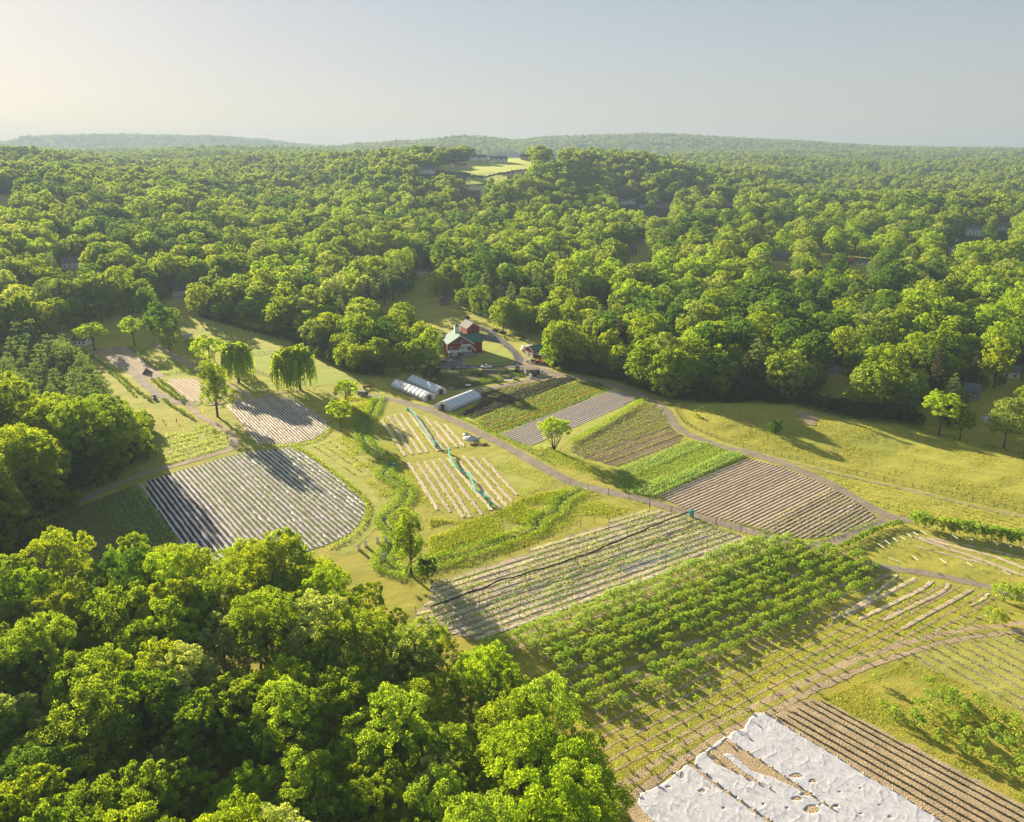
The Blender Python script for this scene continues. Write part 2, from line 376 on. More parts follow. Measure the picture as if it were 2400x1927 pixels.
# ------------------------------------------------------------------ ground
az = np.concatenate([np.arange(-180, -50, 5.0), np.arange(-50, 50, .5), np.arange(50, 180, 5.0)])
rr = np.concatenate([[0.01], np.arange(60, 480, 60.), np.geomspace(480, 9000, 150), [12000, 18000, 30000]])
A_, R_ = np.meshgrid(np.radians(az), rr, indexing='ij')
gx, gy = np.sin(A_) * R_, np.cos(A_) * R_
gz = T(gx, gy)
na, nr = gx.shape
V = np.stack([gx.ravel(), gy.ravel(), gz.ravel()], 1)
I = np.arange(na)[:, None] * nr + np.arange(nr - 1)[None, :]
J = ((np.arange(na) + 1) % na)[:, None] * nr + np.arange(nr - 1)[None, :]
F = np.stack([I, I + 1, J + 1, J], -1).reshape(-1, 4)
cr = R_[:, :-1].ravel()
me = mesh_np('ground', V, F, [M['grass'], M['forest']], mi=(cr > 950).astype(int), smooth_=True)
tag(link(bpy.data.objects.new('ground', me)), kind='structure')

LAY = [0.0]
def jit_poly(pts, amp=.35, step=1.6):
    out = []
    for i in range(len(pts)):
        a, b = Vector((*pts[i], 0)), Vector((*pts[(i + 1) % len(pts)], 0)); L = (b - a).length; n = max(1, int(L / step))
        nrm = Vector((-(b - a).y, (b - a).x, 0)).normalized() if L > 0 else Vector()
        for k in range(n):
            p = a.lerp(b, k / n); o = R.gauss(0, amp) if k else 0
            out.append((p.x + nrm.x * o, p.y + nrm.y * o))
    return out
def sheet(name, px, mat, z=.03, amp=.35, kind='structure', world=None, smoothit=True):
    pts = world or GL(px)
    if smoothit: pts = chaikin(pts, 1, True)
    q = jit_poly(pts, amp) if amp else pts
    me = bpy.data.meshes.new(name); bm = bmesh.new()
    vs = [bm.verts.new((x, y, z)) for x, y in q]; f = bm.faces.new(vs)
    if f.calc_area() and f.normal.z < 0: f.normal_flip()
    bm.normal_update()
    if f.normal.z < 0: f.normal_flip()
    bmesh.ops.triangulate(bm, faces=[f]); bm.to_mesh(me); bm.free(); me.materials.append(M[mat])
    return tag(link(bpy.data.objects.new(name, me)), kind=kind)
def chaikin(p, it=1, closed=False):
    for _ in range(it):
        n = len(p); q = []
        rng_ = range(n) if closed else range(n - 1)
        if not closed: q.append(p[0])
        for i in rng_:
            a, b = p[i], p[(i + 1) % n]
            q.append((a[0] * .75 + b[0] * .25, a[1] * .75 + b[1] * .25)); q.append((a[0] * .25 + b[0] * .75, a[1] * .25 + b[1] * .75))
        if not closed: q.append(p[-1])
        p = q
    return p
def resample(p, step):
    out = [p[0]]; acc = 0
    for i in range(len(p) - 1):
        a, b = p[i], p[i + 1]; L = math.hypot(b[0] - a[0], b[1] - a[1])
        if L < 1e-6: continue
        d = step - acc
        while d <= L: out.append((a[0] + (b[0] - a[0]) * d / L, a[1] + (b[1] - a[1]) * d / L)); d += step
        acc = L - (d - step)
    if math.hypot(out[-1][0] - p[-1][0], out[-1][1] - p[-1][1]) > .05: out.append(p[-1])
    return out
def ribbon(name, px, width, mat, z=.05, amp=.2, kind='structure', step=1.5, world=None, h=0.0, ends=None):
    """a strip draped on the flat ground; h > 0 raises it into a bed with sloping sides"""
    p = resample(chaikin(world or GL(px), 2), step); n = len(p); V = []; cols = 4
    wob = 0
    for i in range(n):
        a, b = p[max(0, i - 1)], p[min(n - 1, i + 1)]
        dx, dy = b[0] - a[0], b[1] - a[1]; L = math.hypot(dx, dy) or 1; nx, ny = -dy / L, dx / L
        wl, wr = width / 2 + R.gauss(0, amp), width / 2 + R.gauss(0, amp); hh = h * R.uniform(.8, 1.15)
        if ends and (i == 0 or i == n - 1): wl *= .5; wr *= .5
        for o, zz in ((-wl, 0), (-wl * .7, hh), (wr * .7, hh), (wr, 0)):
            V.append((p[i][0] + nx * o, p[i][1] + ny * o, z + zz))
    F = [(i * 4 + k, i * 4 + k + 1, i * 4 + 5 + k, i * 4 + 4 + k) for i in range(n - 1) for k in range(3)]
    me = bpy.data.meshes.new(name); me.from_pydata(V, [], F); me.materials.append(M[mat] if isinstance(mat, str) else mat); me.update()
    if me.polygons[0].normal.z < 0: me.flip_normals()
    o = link(bpy.data.objects.new(name, me))
    if kind: tag(o, kind=kind)
    return o
# ---- leaf-quad clouds
def quads(C, N, size, asp=.7, jitter=.9, seed=0):
    """C centres (n,3), N preferred normals, returns V,F"""
    g = np.random.default_rng(seed); n = len(C)
    N = N + g.normal(0, jitter, (n, 3)); N /= np.linalg.norm(N, axis=1)[:, None] + 1e-9
    A = g.normal(0, 1, (n, 3)); U = np.cross(N, A); U /= np.linalg.norm(U, axis=1)[:, None] + 1e-9; W = np.cross(N, U)
    s = size * g.uniform(.65, 1.25, n)[:, None] if np.isscalar(size) else size[:, None]
    U = U * s * .5; W = W * s * .5 * asp
    V = np.stack([C - U, C - W * 1.0, C + U, C + W], 1).reshape(-1, 3)
    return V, np.arange(4 * n).reshape(n, 4)
def cloud_obj(name, C, N, size, mat, cl=None, kind=None, parent=None, seed=0, asp=.8, jitter=.9):
    V, F = quads(np.asarray(C, float), np.asarray(N, float), size, asp, jitter, seed)
    cl = np.random.default_rng(seed).uniform(0, 1, len(F)) if cl is None else cl
    me = mesh_np(name, V, F, [M[mat]], attr=cl)
    o = link(bpy.data.objects.new(name, me), parent)
    if kind: tag(o, kind=kind)
    return o
ORD = ['first', 'second', 'third', 'fourth', 'fifth', 'sixth', 'seventh', 'eighth', 'ninth', 'tenth', 'eleventh', 'twelfth', 'thirteenth', 'fourteenth', 'fifteenth', 'sixteenth', 'seventeenth', 'eighteenth', 'nineteenth', 'twentieth']
TENS = {2: 'twenty', 3: 'thirty', 4: 'forty', 5: 'fifty', 6: 'sixty', 7: 'seventy', 8: 'eighty', 9: 'ninety'}
def ordw(i):
    i += 1
    if i <= 20: return ORD[i - 1]
    t, u = divmod(i, 10)
    if i >= 100: return 'hundred and ' + ordw(i - 101) if i > 100 else 'hundredth'
    return (TENS[t][:-1] + 'ieth') if u == 0 else TENS[t] + '-' + ORD[u - 1]
def clip_rows(px, dpx, n, phase=.5, world=None):
    """n parallel rows across a polygon, in the direction of the two given pixels; returns list of (p0,p1)"""
    P = [Vector(q) for q in (world or GL(px))]; a, b = Vector(G(dpx[0])), Vector(G(dpx[1])); d = (b - a).normalized(); nm = Vector((-d.y, d.x))
    o = [q.dot(nm) for q in P]; lo, hi = min(o), max(o); rows = []
    sp = (hi - lo) / n
    for i in range(n):
        c = lo + (i + phase) * sp; xs = []
        for k in range(len(P)):
            q, s = P[k], P[(k + 1) % len(P)]; oq, os_ = q.dot(nm) - c, s.dot(nm) - c
            if (oq > 0) != (os_ > 0): t = oq / (oq - os_); xs.append((q + (s - q) * t).dot(d))
        if len(xs) >= 2:
            x0, x1 = min(xs), max(xs)
            if x1 - x0 > 3: rows.append((nm * c + d * x0, nm * c + d * x1))
    return rows, sp
def wavy(p0, p1, amp, seed, step=3.0):
    L = (p1 - p0).length; n = max(2, int(L / step)); d = (p1 - p0).normalized(); nm = Vector((-d.y, d.x)); out = []
    for k in range(n + 1):
        s = L * k / n; o = amp * (math.sin(s / 23 + seed) + .6 * math.sin(s / 9.1 + seed * 2.3))
        q = p0 + d * s + nm * o; out.append((q.x, q.y))
    return out
def crop_line(pts, width, height, dens, g, gap=.1):
    """centres for foliage along a line"""
    p = np.array(resample(pts, .5)); n = len(p)
    if n < 3: return np.zeros((0, 3)), np.zeros((0, 3))
    L = n * .5; m = int(L * dens); i = g.integers(0, n - 1, m); t = g.uniform(0, 1, m)[:, None]
    # thin in patches
    pos = i * .5; keep = (np.sin(pos / 3.1 + g.uniform(0, 9)) + np.sin(pos / 7.7 + g.uniform(0, 9)) + g.uniform(-1.2, 1.2, m)) > (-2 + 4 * gap)
    q = p[i] * (1 - t) + p[i + 1] * t; q = q[keep]; m = len(q)
    xy = q + g.normal(0, width / 2.6, (m, 2)); z = g.uniform(.05, 1, m) ** .7 * height
    C = np.concatenate([xy, z[:, None]], 1); N = np.tile([0, 0, .8], (m, 1)); return C, N
# ------------------------------------------------------------------ roads, paths, water
W_ = 4.6
MAIN = c1((150, 845), (400, 890), (620, 950), (760, 1010)) + [(1147, 1026), (1225, 1068), (1297, 1110), (1349, 1136), (1423, 1152), (1504, 1170), (1602, 1201), (1699, 1229), (1755, 1243), (1834, 1266), (1885, 1279), (1925, 1279), (1965, 1268), (2010, 1243), (2076, 1217)]
UPPER = [(1190, 858), (1237, 858), (1289, 873), (1329, 883), (1407, 894), (1472, 912), (1530, 938), (1566, 967), (1580, 996), (1612, 1018), (1667, 1039), (1700, 1050), (1809, 1077), (1876, 1102), (1951, 1136), (2022, 1178), (2080, 1212), (2142, 1222)]
ribbon('farm_road', MAIN, 4.4, 'road', .050)
ribbon('upper_track_road', UPPER, 4.2, 'road', .064)
ribbon('driveway_road', [(1110, 762), (1126, 767), (1150, 778), (1178, 800), (1197, 817), (1214, 834), (1218, 848), (1205, 858)], 4.6, 'asphalt', .078)
sheet('barn_yard_road', b4((290, 700), (350, 640), (540, 645), (600, 770), (900, 790), (1250, 780), (1450, 760), (1620, 790), (1560, 840), (1400, 830), (1000, 815), (640, 850), (350, 860), (200, 850), (180, 790)), 'asphalt', .034)
sheet('parking_road', b4((690, 320), (860, 285), (1020, 330), (1200, 420), (1190, 445), (1000, 400), (850, 365), (700, 345)), 'asphalt', .04)
ribbon('greenhouse_lane_path', c1((1560, 700), (1500, 722), (1300, 762), (1000, 812), (800, 872), (620, 950)), 4.0, 'road', .092)
sheet('shed_yard_path', b4((1450, 1060), (1560, 985), (1800, 900), (1950, 880), (2156, 930), (2100, 985), (1800, 1040), (1500, 1090)), 'dirt', .038)
sheet('machine_yard_path', b4((1330, 790), (1450, 690), (1560, 640), (1650, 690), (1900, 800), (2000, 870), (1900, 900), (1560, 800)), 'dirt', .030)
LEFT = [(262, 768), (262, 790), (280, 830), (304, 863), (332, 894), (367, 921), (401, 940), (440, 947), (471, 948)]
sheet('gravel_lot_path', d1((540, 780), (720, 760), (900, 840), (1010, 950), (1140, 1070), (1260, 1120), (1100, 1175), (980, 1170), (850, 1080), (700, 1010), (590, 930), (470, 880), (470, 820)), 'dirt', .030)
ribbon('left_lane_road', LEFT, 4.4, 'road', .07)
sheet('left_forecourt_road', d1((690, 640), (720, 590), (830, 640), (840, 660), (760, 780), (700, 770)), 'asphalt', .045)
ribbon('house_drive_road', d1((60, 640), (200, 635), (260, 680), (280, 760), (330, 850)), 4, 'asphalt', .046)
ribbon('left_field_track_path', [(445, 953), (471, 978), (519, 1001), (550, 1030), (549, 1053), (487, 1069), (406, 1092), (325, 1114), (227, 1157), (107, 1208), (75, 1225), (17, 1255), (-60, 1290)], 3.4, 'dirt', .076)
ribbon('willow_track_path', [(343, 799), (401, 829), (471, 873), (541, 905), (590, 931)], 3.2, 'dirt', .055)
ribbon('field_head_path', [(480, 950), (534, 943), (600, 937), (661, 920), (700, 917)], 2.6, 'dirt', .083)
ribbon('mown_track_path', [(563, 1048), (626, 1046), (710, 1044), (735, 1052), (793, 1104), (850, 1142), (884, 1165), (893, 1188), (872, 1232), (820, 1275), (790, 1300)], 5.0, 'drygrass', .04)
ribbon('right_lane_road', [(2020, 1317), (2074, 1331), (2132, 1338), (2201, 1349), (2294, 1370), (2352, 1387), (2400, 1398), (2460, 1412), (2600, 1440)], 3.2, 'road', .055)
ribbon('lower_dirt_track_path', [(1430, 1885), (1560, 1790), (1680, 1712), (1808, 1652), (1910, 1600), (2026, 1552), (2188, 1498), (2300, 1480), (2400, 1470), (2520, 1462)], 4.4, 'straw', .046)
ribbon('track_verge_path', [(1430, 1885), (1560, 1790), (1680, 1712), (1808, 1652), (1910, 1600), (2026, 1552), (2188, 1498), (2300, 1480), (2400, 1470), (2520, 1462)], 1.1, 'grass', .07, amp=.22)
S1 = [(888, 932), (881, 949), (868, 975), (850, 1000), (849, 1030), (868, 1049), (897, 1072), (917, 1088), (905, 1102), (894, 1113), (930, 1130), (956, 1150), (953, 1166), (936, 1186), (900, 1212), (900, 1226), (925, 1250), (915, 1290), (886, 1325), (932, 1338), (960, 1350)]
S2 = [(1366, 1146), (1354, 1153), (1329, 1164), (1309, 1184), (1306, 1198), (1284, 1209), (1254, 1220), (1265, 1237), (1240, 1247), (1184, 1267), (1142, 1281), (1073, 1303), (1031, 1318), (1000, 1322), (960, 1350)]
S3 = [(1300, 1046), (1287, 1052), (1276, 1062), (1270, 1070)]
ribbon('stream_water', S1, .8, 'water', .03, amp=.15, kind='structure')
ribbon('brook_water', S2, .8, 'water', .025, amp=.15)
ribbon('ditch_water', S3, 1.6, 'water', .025, amp=.15)
# ------------------------------------------------------------------ fields (sheets of ground)
PAST = c3((150, 225), (600, 225), (880, 220), (1060, 290), (1250, 320), (1450, 335), (1700, 395), (1900, 440), (2156, 520), (2600, 640), (2600, 1000), (2156, 850), (1900, 790), (1540, 700), (1100, 590), (700, 505), (400, 410), (250, 350), (190, 270))
_pp = np.array(GL(PAST))
def edge_dist(x, y):
    d_ = np.full(np.shape(x), 1e9)
    for i in range(len(_pp)):
        a, b = _pp[i], _pp[(i + 1) % len(_pp)]; ab = b - a; t = np.clip(((x - a[0]) * ab[0] + (y - a[1]) * ab[1]) / (ab @ ab + 1e-9), 0, 1)
        d_ = np.minimum(d_, np.hypot(x - a[0] - t * ab[0], y - a[1] - t * ab[1]))
    return d_
def pastz(x, y):                                # the pasture swells gently, falling to the fence on every side
    x = np.asarray(x, float); y = np.asarray(y, float); e = smooth(edge_dist(x, y) / 16)
    hx_, hy_ = G((1765, 985)); hump = 2.6 * np.exp(-((x - hx_) / 42) ** 2 - ((y - hy_ - .35 * (hx_ - x)) / 24) ** 2) * smooth(edge_dist(x, y) / 12)
    return .03 + hump + e * (1.2 + .28 * np.sin(x / 15 + 1.4 * np.sin(y / 13)) + .22 * np.sin(y / 11.5 + 1.2 * np.sin(x / 9)) + .06 * np.sin(x / 3.1 + np.sin(y / 2.7)) + .05 * np.sin(y / 2.3 + 2 * np.sin(x / 4.1)))
_x = np.arange(_pp[:, 0].min(), _pp[:, 0].max() + 1.2, 1.2); _y = np.arange(_pp[:, 1].min(), _pp[:, 1].max() + 1.2, 1.2)
PX_, PY_ = np.meshgrid(_x, _y, indexing='ij'); ins = inside(PX_, PY_, [tuple(q) for q in _pp]); ins = ins[:-1, :-1] | ins[1:, :-1] | ins[:-1, 1:] | ins[1:, 1:]
ii, jj = np.nonzero(ins); ny_ = len(_y); Fp = np.stack([ii * ny_ + jj, (ii + 1) * ny_ + jj, (ii + 1) * ny_ + jj + 1, ii * ny_ + jj + 1], 1)
PZ_ = np.where(inside(PX_, PY_, [tuple(q) for q in _pp]), pastz(PX_, PY_), .02); us = np.unique(Fp); mp_ = np.zeros(PX_.size, int); mp_[us] = np.arange(len(us))
tag(link(bpy.data.objects.new('pasture_field', mesh_np('pasture_field', np.stack([PX_.ravel(), PY_.ravel(), PZ_.ravel()], 1)[us], mp_[Fp], [M['pasture']], smooth_=True))), kind='structure')
_b = c3((850, 330), (930, 315), (1000, 340), (980, 400), (930, 395), (900, 350))
_bw = jit_poly(GL(_b), .5); _bm = bmesh.new(); _vs = [_bm.verts.new((a, b, 0)) for a, b in _bw]; _bm.faces.new(_vs); bmesh.ops.triangulate(_bm, faces=_bm.faces[:]); bmesh.ops.subdivide_edges(_bm, edges=_bm.edges[:], cuts=6, use_grid_fill=True)
for v_ in _bm.verts: v_.co.z = float(pastz(v_.co.x, v_.co.y)) + .12
_me = bpy.data.meshes.new('bare_earth_ground'); _bm.to_mesh(_me); _bm.free(); _me.materials.append(M['dirt']); tag(link(bpy.data.objects.new('bare_earth_ground', _me)), kind='structure')
sheet('barn_lawn', b4((740, 640), (720, 430), (860, 420), (1100, 480), (1280, 520), (1380, 600), (1400, 690), (1330, 760), (1150, 775), (900, 780), (640, 775), (560, 690)), 'lawn', .022)
sheet('hay_meadow_field', c4((1000, 220), (1120, 205), (1250, 260), (1420, 340), (1650, 460), (1480, 540), (1330, 600), (1180, 420)), 'drygrass', .016, amp=.8)
sheet('willow_meadow_field', d1((1880, 760), (2000, 830), (2156, 860)) + d2((250, 930), (450, 960), (700, 1080), (1000, 1200), (1180, 1280), (900, 1290), (650, 1330), (260, 1270), (60, 1150)) , 'lawn', .016)
# ------------------------------------------------------------------ beds and rows
def rowset(rows, name, width, mat, h, label, cat, group, z=.06, amp=.08, wav=.15, order=None, step=1.6):
    objs = []
    for i, (a, b) in enumerate(rows):
        o = ribbon(name, None, width, mat, z, amp=amp, kind=None, step=step, world=wavy(a, b, wav, i * .7), h=h, ends=True)
        tag(o, label % ordw(i), cat, group); objs.append(o)
    return objs
def lr(rows):   # order rows from left to right as seen, by where their middle projects
    return sorted(rows, key=lambda r: float(proj((r[0].x + r[1].x) / 2, (r[0].y + r[1].y) / 2, 0)[0]))
def fb(rows):   # from the far side to the near side
    return sorted(rows, key=lambda r: -((r[0].y + r[1].y) / 2))
g = np.random.default_rng(3)
def crops(name, rows, mat, width, height, dens, size, gap=.1, wav=.15, offs=0, sel=None, kind='stuff', lo=0):
    Cs, Ns = [], []
    for i, (a, b) in enumerate(rows):
        if sel is not None and not sel(i, len(rows)): continue
        d = (b - a).normalized(); nm = Vector((-d.y, d.x)) * offs
        c, n_ = crop_line(wavy(a + nm, b + nm, wav, i * .7), width, height, dens, g, gap); c[:, 2] += lo; Cs.append(c); Ns.append(n_)
    if Cs: return cloud_obj(name, np.concatenate(Cs), np.concatenate(Ns), size, mat, kind=kind, seed=len(name))
FA = f6((775, 325), (960, 262), (1150, 208), (1350, 148), (1500, 130), (1650, 118), (1800, 215), (1950, 340), (2062, 432), (2052, 500), (2005, 570), (1925, 628), (1830, 668), (1600, 740), (1300, 770), (1075, 730))
DA = f6((780, 325), (1060, 715))
sheet('plastic_bed_field', FA, 'soilweed', .028)
ra, sp = clip_rows(FA, DA, 36); ra = lr(ra)
rowset(ra, 'plastic_mulch_row', sp * .44, 'plastic', .12, '%s white plastic row from the left in the big lower plastic field', 'mulch row', 'white plastic mulch rows of the big left field', wav=.08)
crops('row_weeds', ra, 'weed', .8, .3, 1.6, .32, gap=.42, wav=.08, offs=sp * .5, sel=lambda i, n: i > n * .3)
sheet('dark_furrow_field', f6((775, 325), (960, 262), (1090, 330), (1230, 500), (1340, 700), (1220, 760), (1070, 725)), 'soildark', .034)  # darker soil sheet under the leftmost plastic rows
FB = [(530, 949), (584, 937), (640, 930), (672, 930), (719, 953), (766, 988), (769, 1008), (735, 1030), (700, 1038), (650, 1042), (604, 1042)]
sheet('upper_bed_field', FB, 'soil', .028)
rb, sp = clip_rows(FB, [(532, 958), (606, 1040)], 27); rb = lr(rb)
rowset(rb, 'plastic_mulch_row', sp * .48, 'plasticdull', .12, '%s pale mulch row from the left in the upper plastic field', 'mulch row', 'pale mulch rows of the upper left field', wav=.06)
crops('upper_row_weeds', rb, 'weed', .6, .2, 1.2, .3, gap=.45, offs=sp * .5)
FC = f6((40, 640), (350, 492), (640, 375), (768, 330), (1070, 735), (850, 800), (520, 830), (230, 860), (60, 900), (-150, 950), (-150, 720))
sheet('dark_green_field', FC, 'soilweed', .026)
rc, sp = clip_rows(FC, DA, 24); rc = lr(rc)
crops('dark_crop_rows', rc, 'crop', sp * .55, .5, 9, .42, gap=.1, sel=lambda i, n: i % 5 not in (0,))
crops('pale_crop_rows', rc[-6:], 'cropb', sp * .6, .6, 12, .42, gap=.02)
FD = c2((1030, 1180), (1480, 1060), (1600, 1095), (1685, 1185), (1640, 1235), (1230, 1345), (960, 1430), (900, 1300))
sheet('grass_bed_field', FD, 'drygrass', .026)
rd, sp = clip_rows(FD, c2((1075, 1250), (1600, 1110)), 7)
crops('rough_grass_rows', rd, 'weed', sp * .45, .7, 9, .5, gap=.15)
# pale gravelled bed behind
FE = c2((1190, 735), (1400, 730), (1500, 790), (1740, 860), (1640, 890), (1450, 905), (1330, 885))
sheet('stony_field', FE, 'straw', .03)
re_, sp = clip_rows(FE, c2((1200, 740), (1420, 900)), 12)
rowset(lr(re_), 'stony_bed', sp * .5, 'mulch', .08, '%s bed from the left in the small stony plot by the lane', 'bed', 'beds of the small stony plot')
# vineyard-like mulch rows in the middle
E_ = [((290, 1030), (460, 1290)), ((335, 1003), (515, 1282)), ((380, 993), (575, 1272)), ((430, 985), (625, 1265)), ((485, 975), (700, 1257)), ((525, 972), (737, 1250)), ((605, 1008), (782, 1242)), ((680, 1040), (838, 1228)), ((745, 1060), (885, 1222))]
re1 = [(Vector(G(c1(a)[0])), Vector(G(c1(b)[0]))) for a, b in E_]
rowset(re1, 'woodchip_row', 1.35, 'mulch', .12, '%s woodchip row from the left in the upper berry plot', 'mulch row', 'woodchip rows of the upper middle plot', wav=.1, amp=.16, step=1.0)
crops('upper_berry_plants', re1, 'weed', 1.1, .7, 7, .32, gap=.35, offs=-1.3, wav=.1)
F_ = [((385, 305), (632, 702)), ((460, 305), (737, 722)), ((525, 295), (850, 767)), ((585, 285), (917, 767)), ((650, 268), (1012, 747)), ((715, 265), (1092, 707)), ((785, 256), (1157, 692)), ((850, 246), (1217, 677)), ((925, 260), (1262, 637)), ((1010, 265), (1302, 580))]
re2 = [(Vector(G(c4(a)[0])), Vector(G(c4(b)[0]))) for a, b in F_]
rowset(re2, 'woodchip_row', 1.35, 'mulch', .12, '%s woodchip row from the left in the lower berry plot', 'mulch row', 'woodchip rows of the lower middle plot', wav=.1, amp=.16, step=1.0)
crops('lower_berry_plants', re2, 'weed', 1.1, .7, 7, .30, gap=.35, offs=-1.3, wav=.1)
FY = f6((1730, 105), (1900, 62), (2080, 215), (1960, 275))
ry, sp = clip_rows(FY, f6((1740, 100), (1985, 275)), 4)
sheet('shrub_row_field', f6((1690, 100), (1900, 50), (2110, 225), (1980, 330), (1850, 220)), 'drygrass', .024, amp=.7)
crops('young_shrub_rows', ry, 'orch', .8, .9, 6, .4, gap=.2)
# middle-right fields
FG1 = d3((90, 340), (250, 250), (230, 190), (500, 132), (720, 85), (870, 74), (940, 92), (600, 220), (180, 378))
sheet('dark_bed_field', FG1, 'soildark', .028)
rg, sp = clip_rows(FG1, d3((110, 345), (870, 78)), 13); rg = fb(rg)
crops('dark_bed_crops', rg, 'crop', .35, .35, 7, .30, gap=.3, wav=.04)
crops('dark_bed_green_edge', rg[:3], 'cropy', .8, .4, 6, .36, gap=.3, wav=.04)
rowset([r for r in rg[-9:]], 'soil_bed', sp * .45, 'soildark', .18, '%s dark soil bed from the far side, beside the third greenhouse', 'bed', 'dark soil beds by the greenhouse')
FG2 = d3((180, 378), (940, 92), (1080, 108), (1180, 160), (375, 492), (270, 442))
sheet('vegetable_field', FG2, 'soilweed', .030)
rg2, sp = clip_rows(FG2, d3((180, 378), (940, 92)), 14); rg2 = fb(rg2)
crops('vegetable_rows', rg2, 'crop', sp * .34, .45, 12, .38, gap=.02, sel=lambda i, n: i % 4 != 2)
crops('yellow_vegetable_rows', rg2, 'cropy', sp * .34, .4, 12, .36, gap=.05, sel=lambda i, n: i % 4 == 2 or i in (9, 11))
FG3 = d3((375, 492), (1195, 162), (1375, 225), (1160, 330), (580, 574), (470, 530))
sheet('striped_bed_field', FG3, 'soil', .032)
rg3, sp = clip_rows(FG3, d3((375, 492), (1195, 165)), 13); rg3 = fb(rg3)
rowset(rg3, 'plastic_mulch_row', sp * .58, 'plasticdull', .10, '%s pale row from the far side, behind the lone willow', 'mulch row', 'pale rows behind the lone willow', wav=.04, amp=.03)
sheet('headland_field', d3((590, 577), (1375, 232), (1410, 240), (1290, 300), (870, 540), (760, 600), (640, 605)), 'drygrass', .02)
FG4 = d3((900, 570), (1280, 345), (1480, 265), (1545, 300), (1600, 440), (1740, 530), (1240, 728), (1160, 705), (960, 650), (880, 610))
sheet('mixed_crop_field', FG4, 'soil', .028)
rg4, sp = clip_rows(FG4, d3((1240, 725), (1730, 535)), 26); rg4 = fb(rg4)
crops('mixed_crop_rows', rg4, 'crop', sp * .32, .4, 9, .34, gap=.12, sel=lambda i, n: i < n * .55 or i % 3 == 0)
crops('mixed_yellow_rows', rg4, 'cropy', sp * .3, .3, 6, .32, gap=.2, sel=lambda i, n: i % 4 == 1)
FG5 = d3((1210, 742), (1745, 532), (1860, 548), (2140, 645), (1490, 942), (1300, 905), (1200, 862))
sheet('cover_crop_field', FG5, 'lawn', .030)
rg5, sp = clip_rows(FG5, d3((1210, 742), (1745, 532)), 22); rg5 = fb(rg5)
crops('cover_crop', rg5, 'cropb', sp * .9, .55, 26, .30, gap=.0, sel=lambda i, n: i < 7 or i > n - 6)
crops('low_cover_crop', rg5, 'crop', sp * .8, .35, 20, .28, gap=.02, sel=lambda i, n: 7 <= i <= n - 6)
tg, _ = clip_rows(d3((1300, 905), (2070, 615), (2150, 650), (1490, 945)), d3((1490, 942), (2140, 645)), 4)
crops('tall_grass_band', tg, 'cropb', 1.4, 1.2, 60, .34, gap=0)
FG6 = c3((85, 750), (600, 540), (780, 580), (1000, 670), (1200, 770), (1310, 855), (1325, 872), (1150, 945), (1000, 988), (850, 985), (700, 945), (560, 905), (300, 840))
sheet('tan_bed_field', FG6, 'straw', .030)
sheet('lower_purple_field', c3((700, 945), (1080, 705), (1200, 770), (1310, 855), (1325, 872), (1150, 945), (1000, 988), (850, 985)), 'soil', .036)
rg6, sp = clip_rows(FG6, c3((85, 750), (600, 540)), 38); rg6 = fb(rg6)
rowset(rg6[:26], 'tan_bed', sp * .5, 'mulch', .13, '%s tan bed from the far side in the field beside the pasture track', 'bed', 'tan beds beside the pasture track', wav=.05)
rowset(rg6[26:], 'purple_grey_bed', sp * .5, 'mulchgrey', .13, '%s greyish planted bed from the far side, near the road bend', 'bed', 'greyish beds near the road bend', wav=.05)
crops('bed_seedlings', rg6, 'crop', .6, .3, 4, .3, gap=.3, lo=.1, sel=lambda i, n: i > n * .62, offs=sp * .5)
rl, _ = clip_rows(c3((950, 600), (1100, 620), (1540, 730), (2156, 880), (2600, 1000), (2600, 1110), (2156, 990), (1900, 950), (1500, 870), (1330, 800)), c3((1300, 720), (2156, 930)), 9)
crops('weedy_strip_rows', fb(rl), 'weed', 1.1, .4, 6, .38, gap=.3, sel=lambda i, n: i % 2 == 0)
crops('yellow_strip_rows', fb(rl), 'cropy', 1.2, .35, 6, .36, gap=.3, sel=lambda i, n: i % 2 == 1)
ribbon('rubble_strip_path', c3((560, 480), (900, 575), (1200, 650), (1540, 720), (1800, 790), (2156, 865), (2500, 930)), 1.4, 'dirt', .045, amp=.35)
# netted berry field
FH = d6((140, 405), (440, 315), (1340, -12), (1480, -2), (1600, 38), (1750, 85), (1962, 160), (1200, 440), (420, 728), (60, 640), (60, 560), (140, 500))
rh_pre, _ = clip_rows(FH, d6((400, 718), (1950, 162)), 14, phase=.95)
sheet('berry_field', FH, 'drygrass', .020)
for r_ in rh_pre: ribbon('berry_aisle_path', None, 1.0, 'dirt', .034, amp=.2, world=wavy(r_[0], r_[1], .15, 2))
rh, sp = clip_rows(FH, d6((400, 718), (1950, 162)), 14); rh = fb(rh)
rowset(rh, 'grey_mulch_strip', 1.45, 'mulchgrey', .1, '%s grey mulch strip from the far side of the staked berry field', 'mulch strip', 'mulch strips of the staked berry field', wav=.15, amp=.14)
for i, r in enumerate(rh):
    d = (r[1] - r[0]).normalized(); nm = Vector((-d.y, d.x))
    if nm.y > 0: nm = -nm
    c, n_ = crop_line(wavy(r[0] + nm * 1.35, r[1] + nm * 1.35, .15, i * .7), 1.0, 1.2, 16, g, .26 + (.12 if i > 9 else 0))
    o = cloud_obj('berry_bush_row', c, n_, .33, 'weed' if i % 3 else 'orch', seed=i)  # one mesh per planted row of separate berry bushes
    tag(o, '%s leafy berry bush row from the far side of the staked field' % ordw(i), 'bush row', 'berry bush rows of the staked field')
for k, (q, n_) in enumerate(((d6((1050, 150), (1240, 110), (1230, 135), (1060, 175)), 0), (d6((1140, 320), (1560, 190), (1640, 215), (1240, 345)), 0), (d6((480, 440), (640, 400), (660, 430), (520, 470)), 0))):
    sheet('landscape_cloth_path', q, 'tarpgrey', .04 + k * .004, amp=.5)
